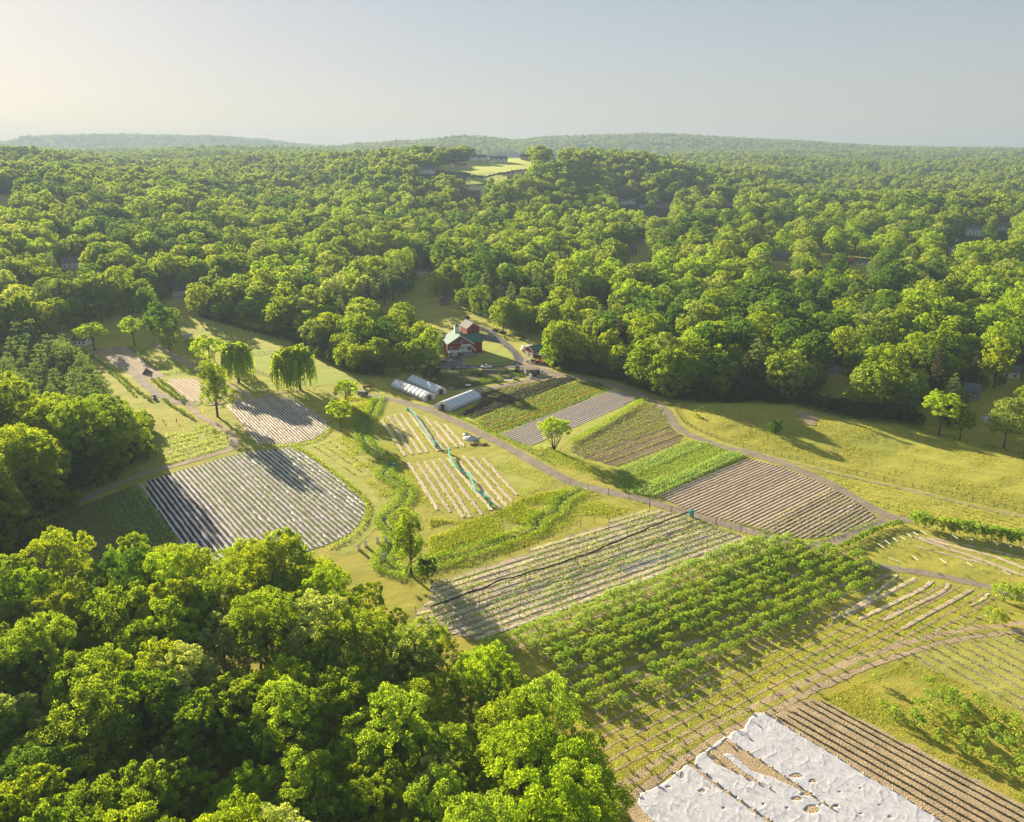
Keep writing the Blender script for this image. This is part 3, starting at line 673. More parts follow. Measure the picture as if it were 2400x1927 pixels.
# young orchard strips
FJ = [(1400, 1700), (1530, 1640), (1700, 1560), (1845, 1494), (1946, 1450), (2040, 1400), (2109, 1348), (2200, 1362), (2327, 1388), (2352, 1405), (2300, 1460), (2240, 1485), (2030, 1540), (1910, 1590), (1790, 1650), (1623, 1750), (1442, 1862), (1420, 1800)]
rj, sp = clip_rows(FJ, [(1976, 1440), (2146, 1355)], 9); rj = fb(rj)
PALE = [d4((200, 1312), (560, 1120), (880, 850)), d4((330, 1252), (700, 1075), (1062, 885)), d4((490, 1302), (900, 1110), (1150, 990), (1230, 915)), d4((740, 1312), (1100, 1140), (1350, 1020), (1400, 940)), d4((920, 1402), (1200, 1240), (1450, 1110), (1630, 1000)), d4((1600, 1170), (1720, 1120), (1800, 1040))]
for i, q in enumerate(PALE):
    o = ribbon('straw_strip', q, 1.1 if i not in (0, 5) else .8, 'mulch', .05, amp=.09, kind=None, h=.06, ends=True, step=1.0)
    tag(o, '%s pale straw strip from the left among the saplings' % ordw(i), 'mulch strip', 'pale strips among the saplings')
for r in rj:
    ribbon('mulched_row_path', None, .6, 'straw', .03, amp=.10, world=wavy(r[0], r[1], .2, 1))
# right trellis plot
for i, q in enumerate([d4((1040, 462), (1300, 560), (1600, 655), (1900, 765), (2156, 862), (2400, 950)), d4((1100, 470), (1290, 520), (1600, 600), (2000, 712), (2156, 790), (2400, 860)), d4((1180, 470), (1500, 540), (1800, 600), (2156, 680), (2400, 740)), d4((1060, 555), (1300, 630), (1600, 700), (1800, 755))]):
    o = ribbon('straw_strip', q, (1.5, 1.3, .8, .7)[i], 'mulch', .05, amp=.2, kind=None, h=.06, ends=True)
    tag(o, '%s straw strip from the near side between the trellis frames' % ordw((1, 2, 3, 0)[i]), 'mulch strip', 'straw strips between the trellis frames')
tr, _ = clip_rows(d4((600, 560), (1000, 430), (2156, 600), (2600, 700), (2600, 1000), (2000, 880), (1400, 760), (700, 700)), d4((1040, 462), (2156, 862)), 9)
crops('trellis_weeds', tr, 'weed', 1.2, .5, 3, .35, gap=.35)
# bottom right: brown beds, right-hand bed field
FK = c5((440, 760), (600, 640), (780, 500), (1000, 425), (1110, 398), (1500, 590), (2156, 950), (2700, 1240), (2700, 1600), (1800, 1600), (300, 1500), (120, 1000), (250, 870))
sheet('brown_bed_field', FK, 'straw', .028)
rk = []
for (a, b) in (((905, 495), (1815, 1060)), ((960, 492), (1990, 1120)), ((990, 474), (2080, 1110)), ((1010, 455), (2156, 1095)), ((1040, 430), (2220, 1085)), ((1080, 420), (2290, 1075)), ((1130, 418), (2360, 1065))):
    A, B = Vector(G(c5(a)[0])), Vector(G(c5(b)[0])); rk.append((A, B))
d = (rk[3][1] - rk[3][0]).normalized()
base0 = rk[0][0]
for i, (A, B) in enumerate(rk): rk[i] = (A, A + d * 75)
rowset(rk, 'planted_furrow', .45, 'soildark', .10, '%s dark planted line from the left on the brown beds', 'planted line', 'dark planted lines beside the white cover', wav=.05, amp=.06, z=.05)
crops('furrow_seedlings', rk, 'leafdark', .4, .28, 8, .2, gap=.15, wav=.05, lo=.1)
FL = c5((1560, 200), (1750, 120), (2156, 90), (2600, 60), (2600, 700), (2156, 480), (1850, 330))
sheet('lower_right_field', FL, 'drygrass', .022, amp=.8)
rf_, _ = clip_rows(FL, c5((1700, 200), (2156, 460)), 16)
crops('lower_right_crops', rf_, 'crop', .7, .35, 9, .26, gap=.15)
for r_ in rf_: ribbon('crop_furrow_path', None, .8, 'dirt', .036, amp=.12, world=wavy(r_[0] + Vector((0, .9)), r_[1] + Vector((0, .9)), .1, 1))
crops('lower_right_yellow_crops', rf_, 'cropy', .5, .3, 3, .24, gap=.4, offs=.6)
# ------------------------------------------------------------------ bank weeds & rough meadow
def line_weeds(name, px, width, h, dens, size, mat='weed', world=None, gap=0):
    c, n_ = crop_line(chaikin(world or GL(px), 2), width, h, dens, g, gap); return cloud_obj(name, c, n_, size, mat, kind='stuff', seed=len(name))
def off_line(px, o):
    p = chaikin(GL(px), 2); out = []
    for i in range(len(p)):
        a, b = p[max(0, i - 1)], p[min(len(p) - 1, i + 1)]; L = math.hypot(b[0] - a[0], b[1] - a[1]) or 1
        out.append((p[i][0] - (b[1] - a[1]) / L * o, p[i][1] + (b[0] - a[0]) / L * o))
    return out
for nm_, s_, o_, wd in (('bank_weeds', S1, 2.0, 2.2), ('bank_weeds', S1, -2.1, 2.2), ('brook_weeds', S2, 2.1, 2.4), ('brook_weeds', S2, -2.1, 2.4)):
    line_weeds(nm_, None, wd, 1.0, 60, .32, world=off_line(s_, o_))
line_weeds('hedge_bank_weeds', d3((880, 545), (1060, 460), (1270, 330), (1370, 260), (1440, 240)), 2.2, 1.4, 70, .32)
line_weeds('willow_bank_weeds', d3((690, 590), (760, 640), (900, 700), (1100, 780), (1200, 800)), 6, .6, 110, .30, mat='blade')
line_weeds('bed_edge_weeds', f6((1660, 112), (1800, 200), (1960, 325), (2075, 425), (2062, 520), (2010, 590), (1930, 645), (1850, 680)), 1.3, .8, 18, .4)
line_weeds('far_edge_weeds', [(604, 1046), (650, 1046), (705, 1042), (742, 1034), (774, 1010), (774, 990)], 1.2, .7, 14, .4)
line_weeds('road_edge_weeds', [(1120, 1000), (1180, 1030), (1250, 1062), (1300, 1090)], 1.5, .5, 14, .35)
line_weeds('lane_edge_weeds', d3((0, 335), (150, 390), (330, 480), (560, 580), (640, 600)), 1.6, .6, 18, .36)
line_weeds('bend_edge_weeds', c3((560, 905), (700, 950), (850, 1000), (1000, 1003), (1180, 950), (1330, 885)), 1.5, .5, 16, .35)
def scatter_poly(name, px, n, h, size, mat, world=None, seed=1, thr=-.2):
    P = np.array(world or GL(px)); gg = np.random.default_rng(seed); lo, hi = P.min(0), P.max(0)
    q = gg.uniform(lo, hi, (n * 3, 2)); q = q[inside(q[:, 0], q[:, 1], [tuple(a) for a in P])]
    f = np.sin(q[:, 0] / 3.7 + 2 * np.sin(q[:, 1] / 5.1)) + np.sin(q[:, 1] / 2.9 + 1.7 * np.sin(q[:, 0] / 6.3)); q = q[f + gg.uniform(-.8, .8, len(q)) > thr][:n]
    C = np.concatenate([q, gg.uniform(.03, h, (len(q), 1))], 1); return cloud_obj(name, C, np.tile([0, 0, .7], (len(q), 1)), size, mat, kind='stuff', seed=seed)
MEAD = c4((560, 780), (900, 800), (1180, 700), (1330, 610), (1500, 560), (1720, 530), (1640, 640), (1440, 780), (1200, 930), (800, 1060), (620, 1110), (560, 1000))
scatter_poly('meadow_grass', MEAD, 48000, .55, .27, 'blade', seed=4, thr=-.6)
scatter_poly('meadow_grass', c4((1840, 560), (2156, 590), (2400, 640), (2000, 800), (1500, 960), (900, 1180), (640, 1200), (1000, 1060), (1300, 940), (1560, 800), (1680, 680)), 24000, .3, .26, 'blade', seed=5, thr=.0)
scatter_poly('meadow_grass', c1((20, 860), (240, 880), (210, 1000), (120, 1080), (0, 1090), (-80, 980)), 14000, .6, .32, 'blade', seed=6, thr=-.6)
scatter_poly('meadow_grass', c1((0, 1120), (120, 1200), (250, 1340), (280, 1430), (420, 1560), (300, 1680), (230, 1560), (100, 1380), (0, 1250)), 9000, .3, .28, 'blade', seed=7)
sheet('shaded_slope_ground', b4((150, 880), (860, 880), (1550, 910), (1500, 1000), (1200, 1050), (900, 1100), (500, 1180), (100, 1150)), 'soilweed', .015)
scatter_poly('garden_growth', b4((220, 860), (860, 880), (1550, 910), (1500, 1000), (1200, 1060), (900, 1100), (400, 1150), (200, 1050)), 7000, .8, .45, 'leafdeep', seed=8, thr=.5)  # deep green leaves, so the slope's shade is put into their colour
scatter_poly('hay_tufts_grass', c4((1000, 220), (1120, 205), (1250, 260), (1420, 340), (1650, 460), (1480, 540), (1330, 600), (1180, 420)), 5000, .2, .22, 'blade', seed=21, thr=-.1)
scatter_poly('sapling_aisle_grass', [(1400, 1700), (1530, 1640), (1700, 1560), (1845, 1494), (1946, 1450), (2109, 1348), (2327, 1388), (2352, 1405), (2240, 1485), (2030, 1540), (1910, 1590), (1790, 1650), (1623, 1750), (1442, 1862)], 26000, .12, .2, 'blade', seed=22, thr=.1)
scatter_poly('corner_grass', c5((1130, 400), (1500, 250), (1560, 200), (1850, 330), (2156, 500), (2500, 700), (2500, 1100), (2156, 930), (1500, 590)), 16000, .15, .2, 'blade', seed=23, thr=.1)
scatter_poly('stream_side_grass', c1((250, 930), (300, 1000), (450, 1290), (480, 1340), (690, 1690), (560, 1731), (480, 1600), (420, 1480), (340, 1340), (220, 1200), (150, 1120)), 12000, .25, .28, 'blade', seed=24, thr=.0)
scatter_poly('slope_undergrowth', d2((1300, 1270), (1400, 1080), (1600, 1080), (1750, 1150), (1900, 1290), (1800, 1300), (1600, 1220)), 5000, .8, .5, 'crop', seed=9)
scatter_poly('pasture_edge_growth', c3((1000, 290), (1250, 315), (1450, 330), (1700, 395), (2156, 520), (2400, 600), (2400, 640), (2156, 560), (1700, 430), (1200, 350)), 9000, .9, .5, 'weed', seed=10, thr=.1)
scatter_poly('lot_edge_growth', d1((900, 850), (1080, 850), (1300, 960), (1500, 1050), (1520, 1130), (1250, 1120), (1100, 1050)), 6000, .7, .42, 'weed', seed=11, thr=.1)
# ------------------------------------------------------------------ trees
def unit(v): return v / (np.linalg.norm(v, axis=-1, keepdims=True) + 1e-9)
def ell_lobes(g_, n, Rr, z0, z1, low=-.45, rad=.66, lr=(.30, .44)):
    """lobe centres and radii over an ellipsoid crown"""
    cz, hz = (z0 + z1) / 2, (z1 - z0) / 2; out = []
    k = 0
    while len(out) < n and k < 4000:
        k += 1
        d = unit(g_.normal(0, 1, 3)); 
        if d[2] < low: continue
        r = rad * g_.uniform(.75, 1.12); c = np.array([d[0] * Rr * r, d[1] * Rr * r, cz + d[2] * hz * r]); q = Rr * g_.uniform(*lr)
        if all(np.linalg.norm(c - o[0]) > .62 * (q + o[1]) * .72 for o in out): out.append((c, q))
    return out
def leaves_on(lobes, g_, nleaf, size, sub=.34, zmin=1.0, flat=1.0, cen=None, shell=(.72, 1.02)):
    """sub-clumps on lobe shells, leaves round each sub-clump"""
    A = sum(q * q for _, q in lobes); C, N, K = [], [], []
    for c, q in lobes:
        n = int(nleaf * q * q / A); ns = max(3, int(9 * (.34 / sub) ** 1.4)); 
        d = g_.normal(0, 1, (ns, 3)); d[:, 2] += .55
        if cen is not None: d += unit(c - cen) * .9
        d = unit(d); sc = c + d * q * g_.uniform(*shell, (ns, 1)) * np.array([1, 1, flat]); sr = q * sub * g_.uniform(.75, 1.35, ns)
        tone = g_.uniform(.15, .85, ns)
        i = g_.integers(0, ns, n); e = unit(g_.normal(0, 1, (n, 3)) + d[i] * .5); r = g_.uniform(.35, 1, n) ** .5
        p = sc[i] + e * (sr[i] * r)[:, None] * np.array([1, 1, flat])
        C.append(p); N.append(e); K.append(np.clip(tone[i] + g_.uniform(-.28, .28, n), 0, 1))
    C, N, K = np.concatenate(C), np.concatenate(N), np.concatenate(K); k = C[:, 2] > zmin
    return C[k], N[k], K[k]
def trunk_mb(H, r, tips, lean=(0, 0), fork=.45, n=6):
    mb = MB(); top = Vector((lean[0], lean[1], H)); mid = Vector((lean[0] * .5, lean[1] * .5, H * .5))
    mb.tube((0, 0, -.5), mid, r, r * .72, n); mb.tube(mid, top, r * .72, r * .2, n)
    for c in tips:
        c = Vector(c); s = max(.25, min(.8, c.z / H * .62)); a = Vector((lean[0] * s, lean[1] * s, H * s))
        b = a.lerp(c, .55) + Vector((0, 0, -.12 * (c - a).length)); mb.tube(a, b, r * .38, r * .24, 5, False); mb.tube(b, c, r * .24, r * .08, 5, False)
    return mb
def tri_mb(mb):   # polygons -> quads arrays (pad)
    F4 = []
    for f in mb.f:
        if len(f) == 4: F4.append(f)
    return np.array(mb.v, np.float32), np.array(F4, np.int32)
PROTO = {}
def make_proto(key, C, N, K, size, asp, jitter, leaf, tmb, bark='bark'):
    V, F = quads(C, N, size, asp, jitter, len(key) + len(C)); crown = mesh_np(key + '_crown', V, F, [M[leaf]], attr=K)
    tv, tf = tri_mb(tmb); trunk = mesh_np(key + '_trunk', tv, tf, [M[bark]])
    # joined copy for scattering
    V2 = np.concatenate([V, tv]); F2 = np.concatenate([F, tf + len(V)]); mi = np.concatenate([np.zeros(len(F), int), np.ones(len(tf), int)])
    both = mesh_np(key + '_whole', V2, F2, [M[leaf], M[bark]], mi=mi, attr=np.concatenate([K, np.full(len(tf), .5)]))
    PROTO[key] = (crown, trunk, both)
def broad(key, seed, Rr, H, z0, nl, nleaf, size, leaf='leaf', low=-.45, sub=.34, lr=(.30, .44), rad=.66, flat=.9, limbs=7, tr=.32, bark='bark', asp=.75, jitter=.75, zmin=1.5, shell=(.72, 1.02)):
    g_ = np.random.default_rng(seed); lob = ell_lobes(g_, nl, Rr, z0, H, low, rad, lr)
    lob.append((np.array([0, 0, (z0 + H) / 2 + .1 * H]), Rr * .42))
    C, N, K = leaves_on(lob, g_, nleaf, size, sub, zmin, flat, np.array([0, 0, (z0 + H) / 2]), shell)
    lows = sorted([l[0] for l in lob], key=lambda c: c[2])
    tips = [c * np.array([.95, .95, 1]) for c in lows[:limbs]] + [lows[-1]]
    make_proto(key, C, N, K, size, asp, jitter, leaf, trunk_mb(H * .8, tr, tips, (g_.normal(0, .4), g_.normal(0, .4))), bark)
# near, highly detailed broadleaf shapes
SHP = [(11, 6.2, 18, 2.6, 23), (12, 5.4, 19, 2.6, 21), (13, 7.0, 17, 3, 26), (14, 5.0, 16, 2, 17), (15, 6.4, 20, 3.4, 25), (16, 4.6, 18, 2.6, 17), (17, 7.2, 18.5, 3, 26)]
for i, (sd_, Rr, H, z0, nl) in enumerate(SHP):
    broad('broadN%d' % i, sd_, Rr, H, z0, nl, 24000, .28, sub=.26, shell=(.8, 1.08), low=-.75)
    broad('broadM%d' % i, sd_, Rr * 1.04, H * .97, z0, nl, 7000, .54, sub=.25, low=-.75, rad=.60, lr=(.36, .50))
for i, k in enumerate((0, 2, 4)):
    sd_, Rr, H, z0, nl = SHP[k]
    for L_, mt in (('D', 'leafdeep'), ('Y', 'leafyel'), ('P', 'leafpale')):
        if L_ == 'P' and i: continue
        broad('broad%sN%d' % (L_, i), sd_ + 200, Rr, H, z0, nl, 24000, .28, leaf=mt, sub=.26, shell=(.8, 1.08), low=-.75)
        broad('broad%sM%d' % (L_, i), sd_ + 200, Rr, H, z0, nl, 6500, .56, leaf=mt, sub=.26, low=-.75, rad=.60, lr=(.36, .50))
    if i == 0:
        for L_, mt in (('D', 'leafdeep'), ('Y', 'leafyel'), ('P', 'leafpale')): broad('broad%sF0' % L_, sd_ + 300, Rr, H, z0, 12, 2400, .92, leaf=mt, sub=.30, rad=.6, lr=(.36, .5))
for i, (sd_, Rr, H, z0, nl) in enumerate(SHP[:5]):
    broad('broadF%d' % i, sd_, Rr, H, z0, max(8, nl - 9), 2400, .92, sub=.33, rad=.6, lr=(.36, .5))
for i, (sd_, Rr, H, nl) in enumerate(((301, 6.2, 17, 30), (302, 5.6, 18.5, 28), (303, 6.8, 16, 32))):
    broad('fullM%d' % i, sd_, Rr, H, .8, nl, 8500, .54, sub=.26, low=-.98, rad=.62, lr=(.34, .48), zmin=.3)
broad('fullY0', 304, 5.4, 18, .8, 28, 9500, .48, leaf='leafyel', sub=.26, low=-.98, rad=.62, lr=(.34, .48), zmin=.3)
broad('under0', 305, 4.6, 8.5, .3, 14, 2600, .6, sub=.32, low=-.9, zmin=.2)
broad('airy0', 31, 5.2, 17, 5, 15, 6500, .42, leaf='fresh', sub=.30)
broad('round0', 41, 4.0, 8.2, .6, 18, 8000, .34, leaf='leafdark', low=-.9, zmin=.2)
broad('bush0', 42, 1.0, 1.7, .1, 8, 700, .26, leaf='orch', low=-.9, zmin=.05, tr=.05, limbs=3)
broad('maroon0', 43, 4.2, 9, 2, 12, 3000, .5, leaf='maroon')
# poplar-like open tree with hanging twigs
def pillar(key, seed, leaf, H, Rr, n, nleaf, size):
    g_ = np.random.default_rng(seed); lob = []
    for k in range(n):
        t = (k + .5) / n; z = H * (.25 + .72 * t); a = g_.uniform(0, 6.28); r = Rr * (.75 - .45 * t) * g_.uniform(.4, 1.1)
        lob.append((np.array([math.cos(a) * r, math.sin(a) * r, z]), Rr * g_.uniform(.28, .42)))
    C, N, K = leaves_on(lob, g_, nleaf, size, .3, .5, 1.35)
    make_proto(key, C, N, K, size, .7, .8, leaf, trunk_mb(H * .9, .38, [l[0] for l in lob], (.3, 0)))
pillar('poplar0', 51, 'leaf', 21, 6.4, 32, 14000, .40)
pillar('upright0', 52, 'leaf', 17, 5.6, 26, 9000, .42)
# willows: domed head, hanging curtains
def willow(key, seed, H, Rr, nst, size):
    g_ = np.random.default_rng(seed); lob = ell_lobes(g_, 15, Rr * .9, H * .42, H, -.1, .62, (.26, .38))
    C, N, K = leaves_on(lob, g_, 4500, size, .3, 1, .8); Cs, Ns, Ks = [C], [N], [K]
    for k in range(nst):
        c, q = lob[g_.integers(0, len(lob))]; a = g_.uniform(0, 6.28); out = np.array([math.cos(a), math.sin(a)])
        d = unit(np.array([c[0], c[1]]) + out * q * .8 + 1e-6); r0 = min(Rr, np.hypot(c[0], c[1]) + q * g_.uniform(.3, .95))
        top = c[2] + g_.uniform(-.3, .3) * q; bot = max(1.0, top - g_.uniform(.3, .85) * H * .75); m = int((top - bot) * 3.2) + 2
        z = np.linspace(top, bot, m); rr_ = r0 * (1 + .10 * np.sin(np.linspace(0, 1.6, m))); xy = d[None, :] * rr_[:, None] + g_.normal(0, .12, (m, 2))
        Cs.append(np.concatenate([xy, z[:, None]], 1)); Ns.append(np.tile([d[0], d[1], .1], (m, 1))); Ks.append(np.full(m, g_.uniform(.2, .95)))
    make_proto(key, np.concatenate(Cs), np.concatenate(Ns), np.concatenate(Ks), size, 1.1, .5, 'willow', trunk_mb(H * .75, .5, [l[0] for l in lob[:9]], (.4, .2)))
willow('willow0', 61, 17, 7.2, 330, .5); willow('willow1', 62, 15, 6.2, 300, .5)
# round-headed pollard willow on bare fanned stems
g_ = np.random.default_rng(71); lob = ell_lobes(g_, 26, 6.6, 5.6, 14.6, -.6, .66, (.24, .36))
C, N, K = leaves_on(lob, g_, 14000, .34, .28, 4.2, .8)
mb = MB(); 
for l in lob[:10]:
    c = Vector(l[0]); a = Vector((0, 0, -.2)); b = Vector((c.x * .34, c.y * .34, 3.2)); mb.tube(a, b, .17, .12, 6, False); mb.tube(b, c, .12, .04, 5, False)
make_proto('fan0', C, N, K, .34, .8, .8, 'fresh', mb)
# pines
def pine(key, seed, H, Rr, nleaf, size, leaf='needle', z0=.22, tiers=11, per=6, droop=.15, tr=.28, shape=.8):
    g_ = np.random.default_rng(seed); lob = []
    for t in range(tiers):
        f = (t + .3) / tiers; z = H * (z0 + (1 - z0) * f); rr_ = Rr * (1 - f) ** shape * g_.uniform(.75, 1.15) + .35; a0 = g_.uniform(0, 6.28)
        for k in range(per):
            a = a0 + 6.283 * k / per + g_.normal(0, .25); r = rr_ * g_.uniform(.45, .8)
            lob.append((np.array([math.cos(a) * r, math.sin(a) * r, z - droop * r + g_.normal(0, .25)]), max(.55, rr_ * .36)))
    lob.append((np.array([0, 0, H * .97]), .5))
    C, N, K = leaves_on(lob, g_, nleaf, size, .42, .4, .42)
    make_proto(key, C, N, K, size, .55, .9, leaf, trunk_mb(H * .96, tr, [l[0] for l in lob[::5]], (0, 0)))
for i in range(3): pine('pineN%d' % i, 81 + i, 20 + 2 * i, 5.0, 10000, .40, tiers=13, shape=.6)
for i in range(3): pine('pineB%d' % i, 91 + i, 12.0 + i, 4.6, 6500, .42, z0=.06, tiers=8, per=7, shape=.42)
for i in range(2): pine('pineF%d' % i, 101 + i, 18, 4.2, 900, 1.2, leaf='spruce', tiers=8, per=5)
pine('spruceM0', 111, 17, 3.6, 3000, .6, leaf='spruce', tiers=12, z0=.1)
# orchard trees, saplings
for i in range(5): broad('orch%d' % i, 121 + i, 2.45, 3.9, .4, 14, 2900, .25, leaf='orch', low=-.6, sub=.36, limbs=6, tr=.10, zmin=.35, flat=.9)
for i in range(2): broad('orchp%d' % i, 131 + i, 2.25, 4.2, .8, 11, 2300, .24, leaf='orchpale', low=-.35, sub=.40, limbs=6, tr=.10, zmin=.7)
for i in range(3): broad('sapl%d' % i, 141 + i, .62, 1.9, .6, 6, 150, .20, leaf='fresh' if i else 'orch', low=-.8, limbs=3, tr=.04, zmin=.2, sub=.5)
for i in range(3): broad('young%d' % i, 151 + i, 1.35, 2.9, .5, 9, 900, .22, leaf='orch', low=-.6, limbs=4, tr=.07, zmin=.3, sub=.4)
LIB = {}
def lib_collection(name, keys):
    col = bpy.data.collections.new(name)
    for i, k in enumerate(keys):
        o = bpy.data.objects.new('%s_%02d' % (name, i), PROTO[k][2]); col.objects.link(o)
    return col
def scatter_obj(name, pts, keys, label=None):
    """one object whose points carry instances of the given shapes (pts: x,y,z,rz,scale,variant)"""
    a = np.array(pts, np.float32); me = bpy.data.meshes.new(name); me.vertices.add(len(a)); me.vertices.foreach_set('co', np.ascontiguousarray(a[:, :3]).ravel())
    for nm_, ty, ix in (('rz', 'FLOAT', 3), ('sc', 'FLOAT', 4)):
        t = me.attributes.new(nm_, ty, 'POINT'); t.data.foreach_set('value', np.ascontiguousarray(a[:, ix]))
    t = me.attributes.new('vid', 'INT', 'POINT'); t.data.foreach_set('value', np.ascontiguousarray(a[:, 5].astype(np.int32)))
    for k in keys[:1]:
        for m_ in PROTO[k][2].materials: me.materials.append(m_)
    o = link(bpy.data.objects.new(name, me)); col = lib_collection(name + '_shapes', keys)
    ng = bpy.data.node_groups.new(name + '_scatter', 'GeometryNodeTree')
    ng.interface.new_socket('Geometry', in_out='INPUT', socket_type='NodeSocketGeometry'); ng.interface.new_socket('Geometry', in_out='OUTPUT', socket_type='NodeSocketGeometry')
    gi = ng.nodes.new('NodeGroupInput'); go = ng.nodes.new('NodeGroupOutput'); ip = ng.nodes.new('GeometryNodeInstanceOnPoints'); ci = ng.nodes.new('GeometryNodeCollectionInfo')
    ci.inputs['Collection'].default_value = col; ci.inputs['Separate Children'].default_value = True; ci.inputs['Reset Children'].default_value = True
    def na_(nm_, dt):
        q = ng.nodes.new('GeometryNodeInputNamedAttribute'); q.data_type = dt; q.inputs['Name'].default_value = nm_
        return next(s_ for s_ in q.outputs if s_.enabled and s_.name == 'Attribute')
    cx = ng.nodes.new('ShaderNodeCombineXYZ'); ng.links.new(na_('rz', 'FLOAT'), cx.inputs[2])
    ng.links.new(gi.outputs[0], ip.inputs['Points']); ng.links.new(ci.outputs[0], ip.inputs['Instance']); ip.inputs['Pick Instance'].default_value = True
    ng.links.new(na_('vid', 'INT'), ip.inputs['Instance Index']); ng.links.new(cx.outputs[0], ip.inputs['Rotation']); ng.links.new(na_('sc', 'FLOAT'), ip.inputs['Scale'])
    ng.links.new(ip.outputs[0], go.inputs[0]); md = o.modifiers.new('scatter', 'NODES'); md.node_group = ng
    return tag(o, label, None, None, 'stuff')
def place_tree(key, x, y, rz, sc, name, label, cat, group=None, z=None, parts=True):
    z = Tz(x, y) if z is None else z
    t = thing(name, label, cat, (x, y, z), rz, group); t.scale = (sc[0], sc[0], sc[1]) if isinstance(sc, tuple) else (sc,) * 3
    cr_, tk, bo = PROTO[key]
    link(bpy.data.objects.new('crown', cr_), t); link(bpy.data.objects.new('trunk', tk), t)
    return t
# ---- where woods stand
FOREST = [(-1500, 1100), (-900, 950), (-200, 840), (0, 812), (110, 792), (165, 778), (225, 748), (262, 745), (330, 733), (398, 700), (458, 700), (458, 748), (540, 766), (650, 793), (700, 804), (760, 846), (835, 880), (884, 884), (900, 860), (925, 832), (975, 808), (975, 775), (900, 748), (870, 735), (846, 728), (860, 695), (960, 688), (1010, 693), (1060, 713), (1130, 752), (1185, 782), (1252, 797), (1288, 835), (1298, 860), (1330, 870), (1400, 881), (1480, 900), (1560, 935), (1750, 942), (1867, 942), (1942, 968), (2105, 985), (2293, 1030), (2400, 1062), (2600, 1120), (4200, 1600), (6000, 250), (-6000, 250)]
NEARW = [(-500, 1400), (0, 1385), (160, 1350), (420, 1345), (560, 1292), (700, 1300), (800, 1360), (905, 1410), (955, 1455), (1040, 1505), (1125, 1560), (1195, 1608), (1255, 1665), (1310, 1740), (1355, 1820), (1375, 1930), (1390, 2150), (1300, 3000), (-1500, 3000)]
LEFTW = [(-60, 960), (30, 955), (80, 975), (140, 1000), (210, 985), (250, 965), (295, 985), (305, 1015), (285, 1045), (220, 1080), (150, 1120), (80, 1160), (-20, 1215), (-80, 1250), (-500, 1260), (-500, 940)]
PINEW = [(-300, 765), (50, 770), (115, 780), (165, 815), (215, 868), (262, 915), (285, 950), (262, 985), (100, 1000), (-300, 990)]
CLEAR = [b1((400, 320), (560, 300), (700, 285), (760, 262), (1080, 240), (1230, 262), (1240, 350), (1050, 370), (870, 410), (780, 410), (600, 375), (440, 362)),
         b1((700, 425), (850, 430), (1000, 400), (1050, 440), (1000, 470), (700, 480)), b1((600, 520), (830, 540), (860, 590), (700, 600), (560, 570)),
         b3((1160, 490), (1300, 500), (1450, 560), (1520, 590), (1700, 560), (1850, 500), (2000, 520), (2100, 580), (1700, 620), (1540, 650), (1400, 590)),
         b3((560, 375), (850, 385), (820, 410), (560, 400)), b5((-200, 690), (60, 695), (180, 750), (60, 770), (-200, 765)), b2((1320, 735), (1440, 740), (1440, 800), (1340, 800)),
         b2((1840, 590), (1980, 600), (1980, 660), (1850, 650)), d1((120, 540), (260, 560), (270, 620), (120, 620)),
         d2((1240, 430), (1560, 440), (1900, 500), (1900, 600), (1250, 560)), d1((1380, 470), (1540, 450), (1600, 560), (1380, 560))]
HOUSES = []   # filled below: (pixel base centre, width px, height px)
H_ = lambda pts, kind, **k: HOUSES.append(dict(box=(pts[0][0], pts[0][1], pts[1][0], pts[1][1]), kind=kind, **k))
H_(b1((285, 300), (435, 390)), 'white', roof='slate', label='white hillside house with dormers beside the lawn, left end', gables=2)
H_(b1((575, 290), (695, 350)), 'tan', roof='brownroof', label='grey house standing alone in the middle of the hill lawn')
H_(b1((740, 222), (865, 282)), 'white', roof='darkroof', label='pale house with dark roof behind the left of the hill lawn', gables=2)
H_(b1((885, 232), (1045, 298)), 'grey', roof='darkroof', label='widest grey house on the crest of the hill lawn', gables=3)
H_(b1((1070, 212), (1135, 258)), 'white', roof='slate', label='small white gabled house right of the widest hilltop house')
H_(b1((1150, 215), (1238, 275)), 'tan', roof='brownroof', label='brown hilltop house with chimney at the right end of the lawn')
H_(b1((1405, 212), (1465, 250)), 'white', roof='slate', label='white house half hidden in trees right of the hill lawn')
H_(b1((680, 525), (815, 585)), 'brick', roof='brownroof', label='low brown house in the clearing below the hill')
H_(b1((1975, 592), (2130, 650)), 'white', roof='darkroof', label='long white house with chimneys among midground trees', gables=2)
H_(b3((425, 335), (505, 378)), 'white', roof='slate', label='small white outbuilding beside a dark red tree')
H_(b3((588, 315), (745, 382)), 'tan', roof='brownroof', label='cream ranch house with brown roof on a strip of lawn')
H_(b3((1303, 308), (1400, 355)), 'white', roof='slate', label='white gable end alone among trees on the right', rz=.8)
H_(b3((440, 690), (520, 755)), 'tan', roof='slate', label='tan house glimpsed between two round trees')
H_(b3((285, 765), (405, 860)), 'brick', roof='brownroof', label='brick chimneyed house at the top of the bright wood', chim=1)
H_(b3((1740, 815), (1945, 915)), 'stone', roof='slate', label='steep slate hip roofed house with two brick chimneys', hip=1, chim=2)
H_(b2((1578, 540), (1740, 665)), 'white', roof='darkroof', label='white house with stepped dark roofs at the right', gables=2)
H_(b2((1885, 520), (2015, 608)), 'white', roof='darkroof', label='white two storey house with four windows at far right')
H_(b2((1428, 652), (1495, 725)), 'white', roof='slate', label='narrow white gable end above a small lawn at right', rz=1.2)
H_(b2((1432, 745), (1485, 865)), 'grey', roof='slate', label='tall grey gable behind trees below the small lawn', rz=1.2)
H_(b2((478, 905), (590, 965)), 'white', roof='slate', label='white house with grey roof peeking over the bright wood')
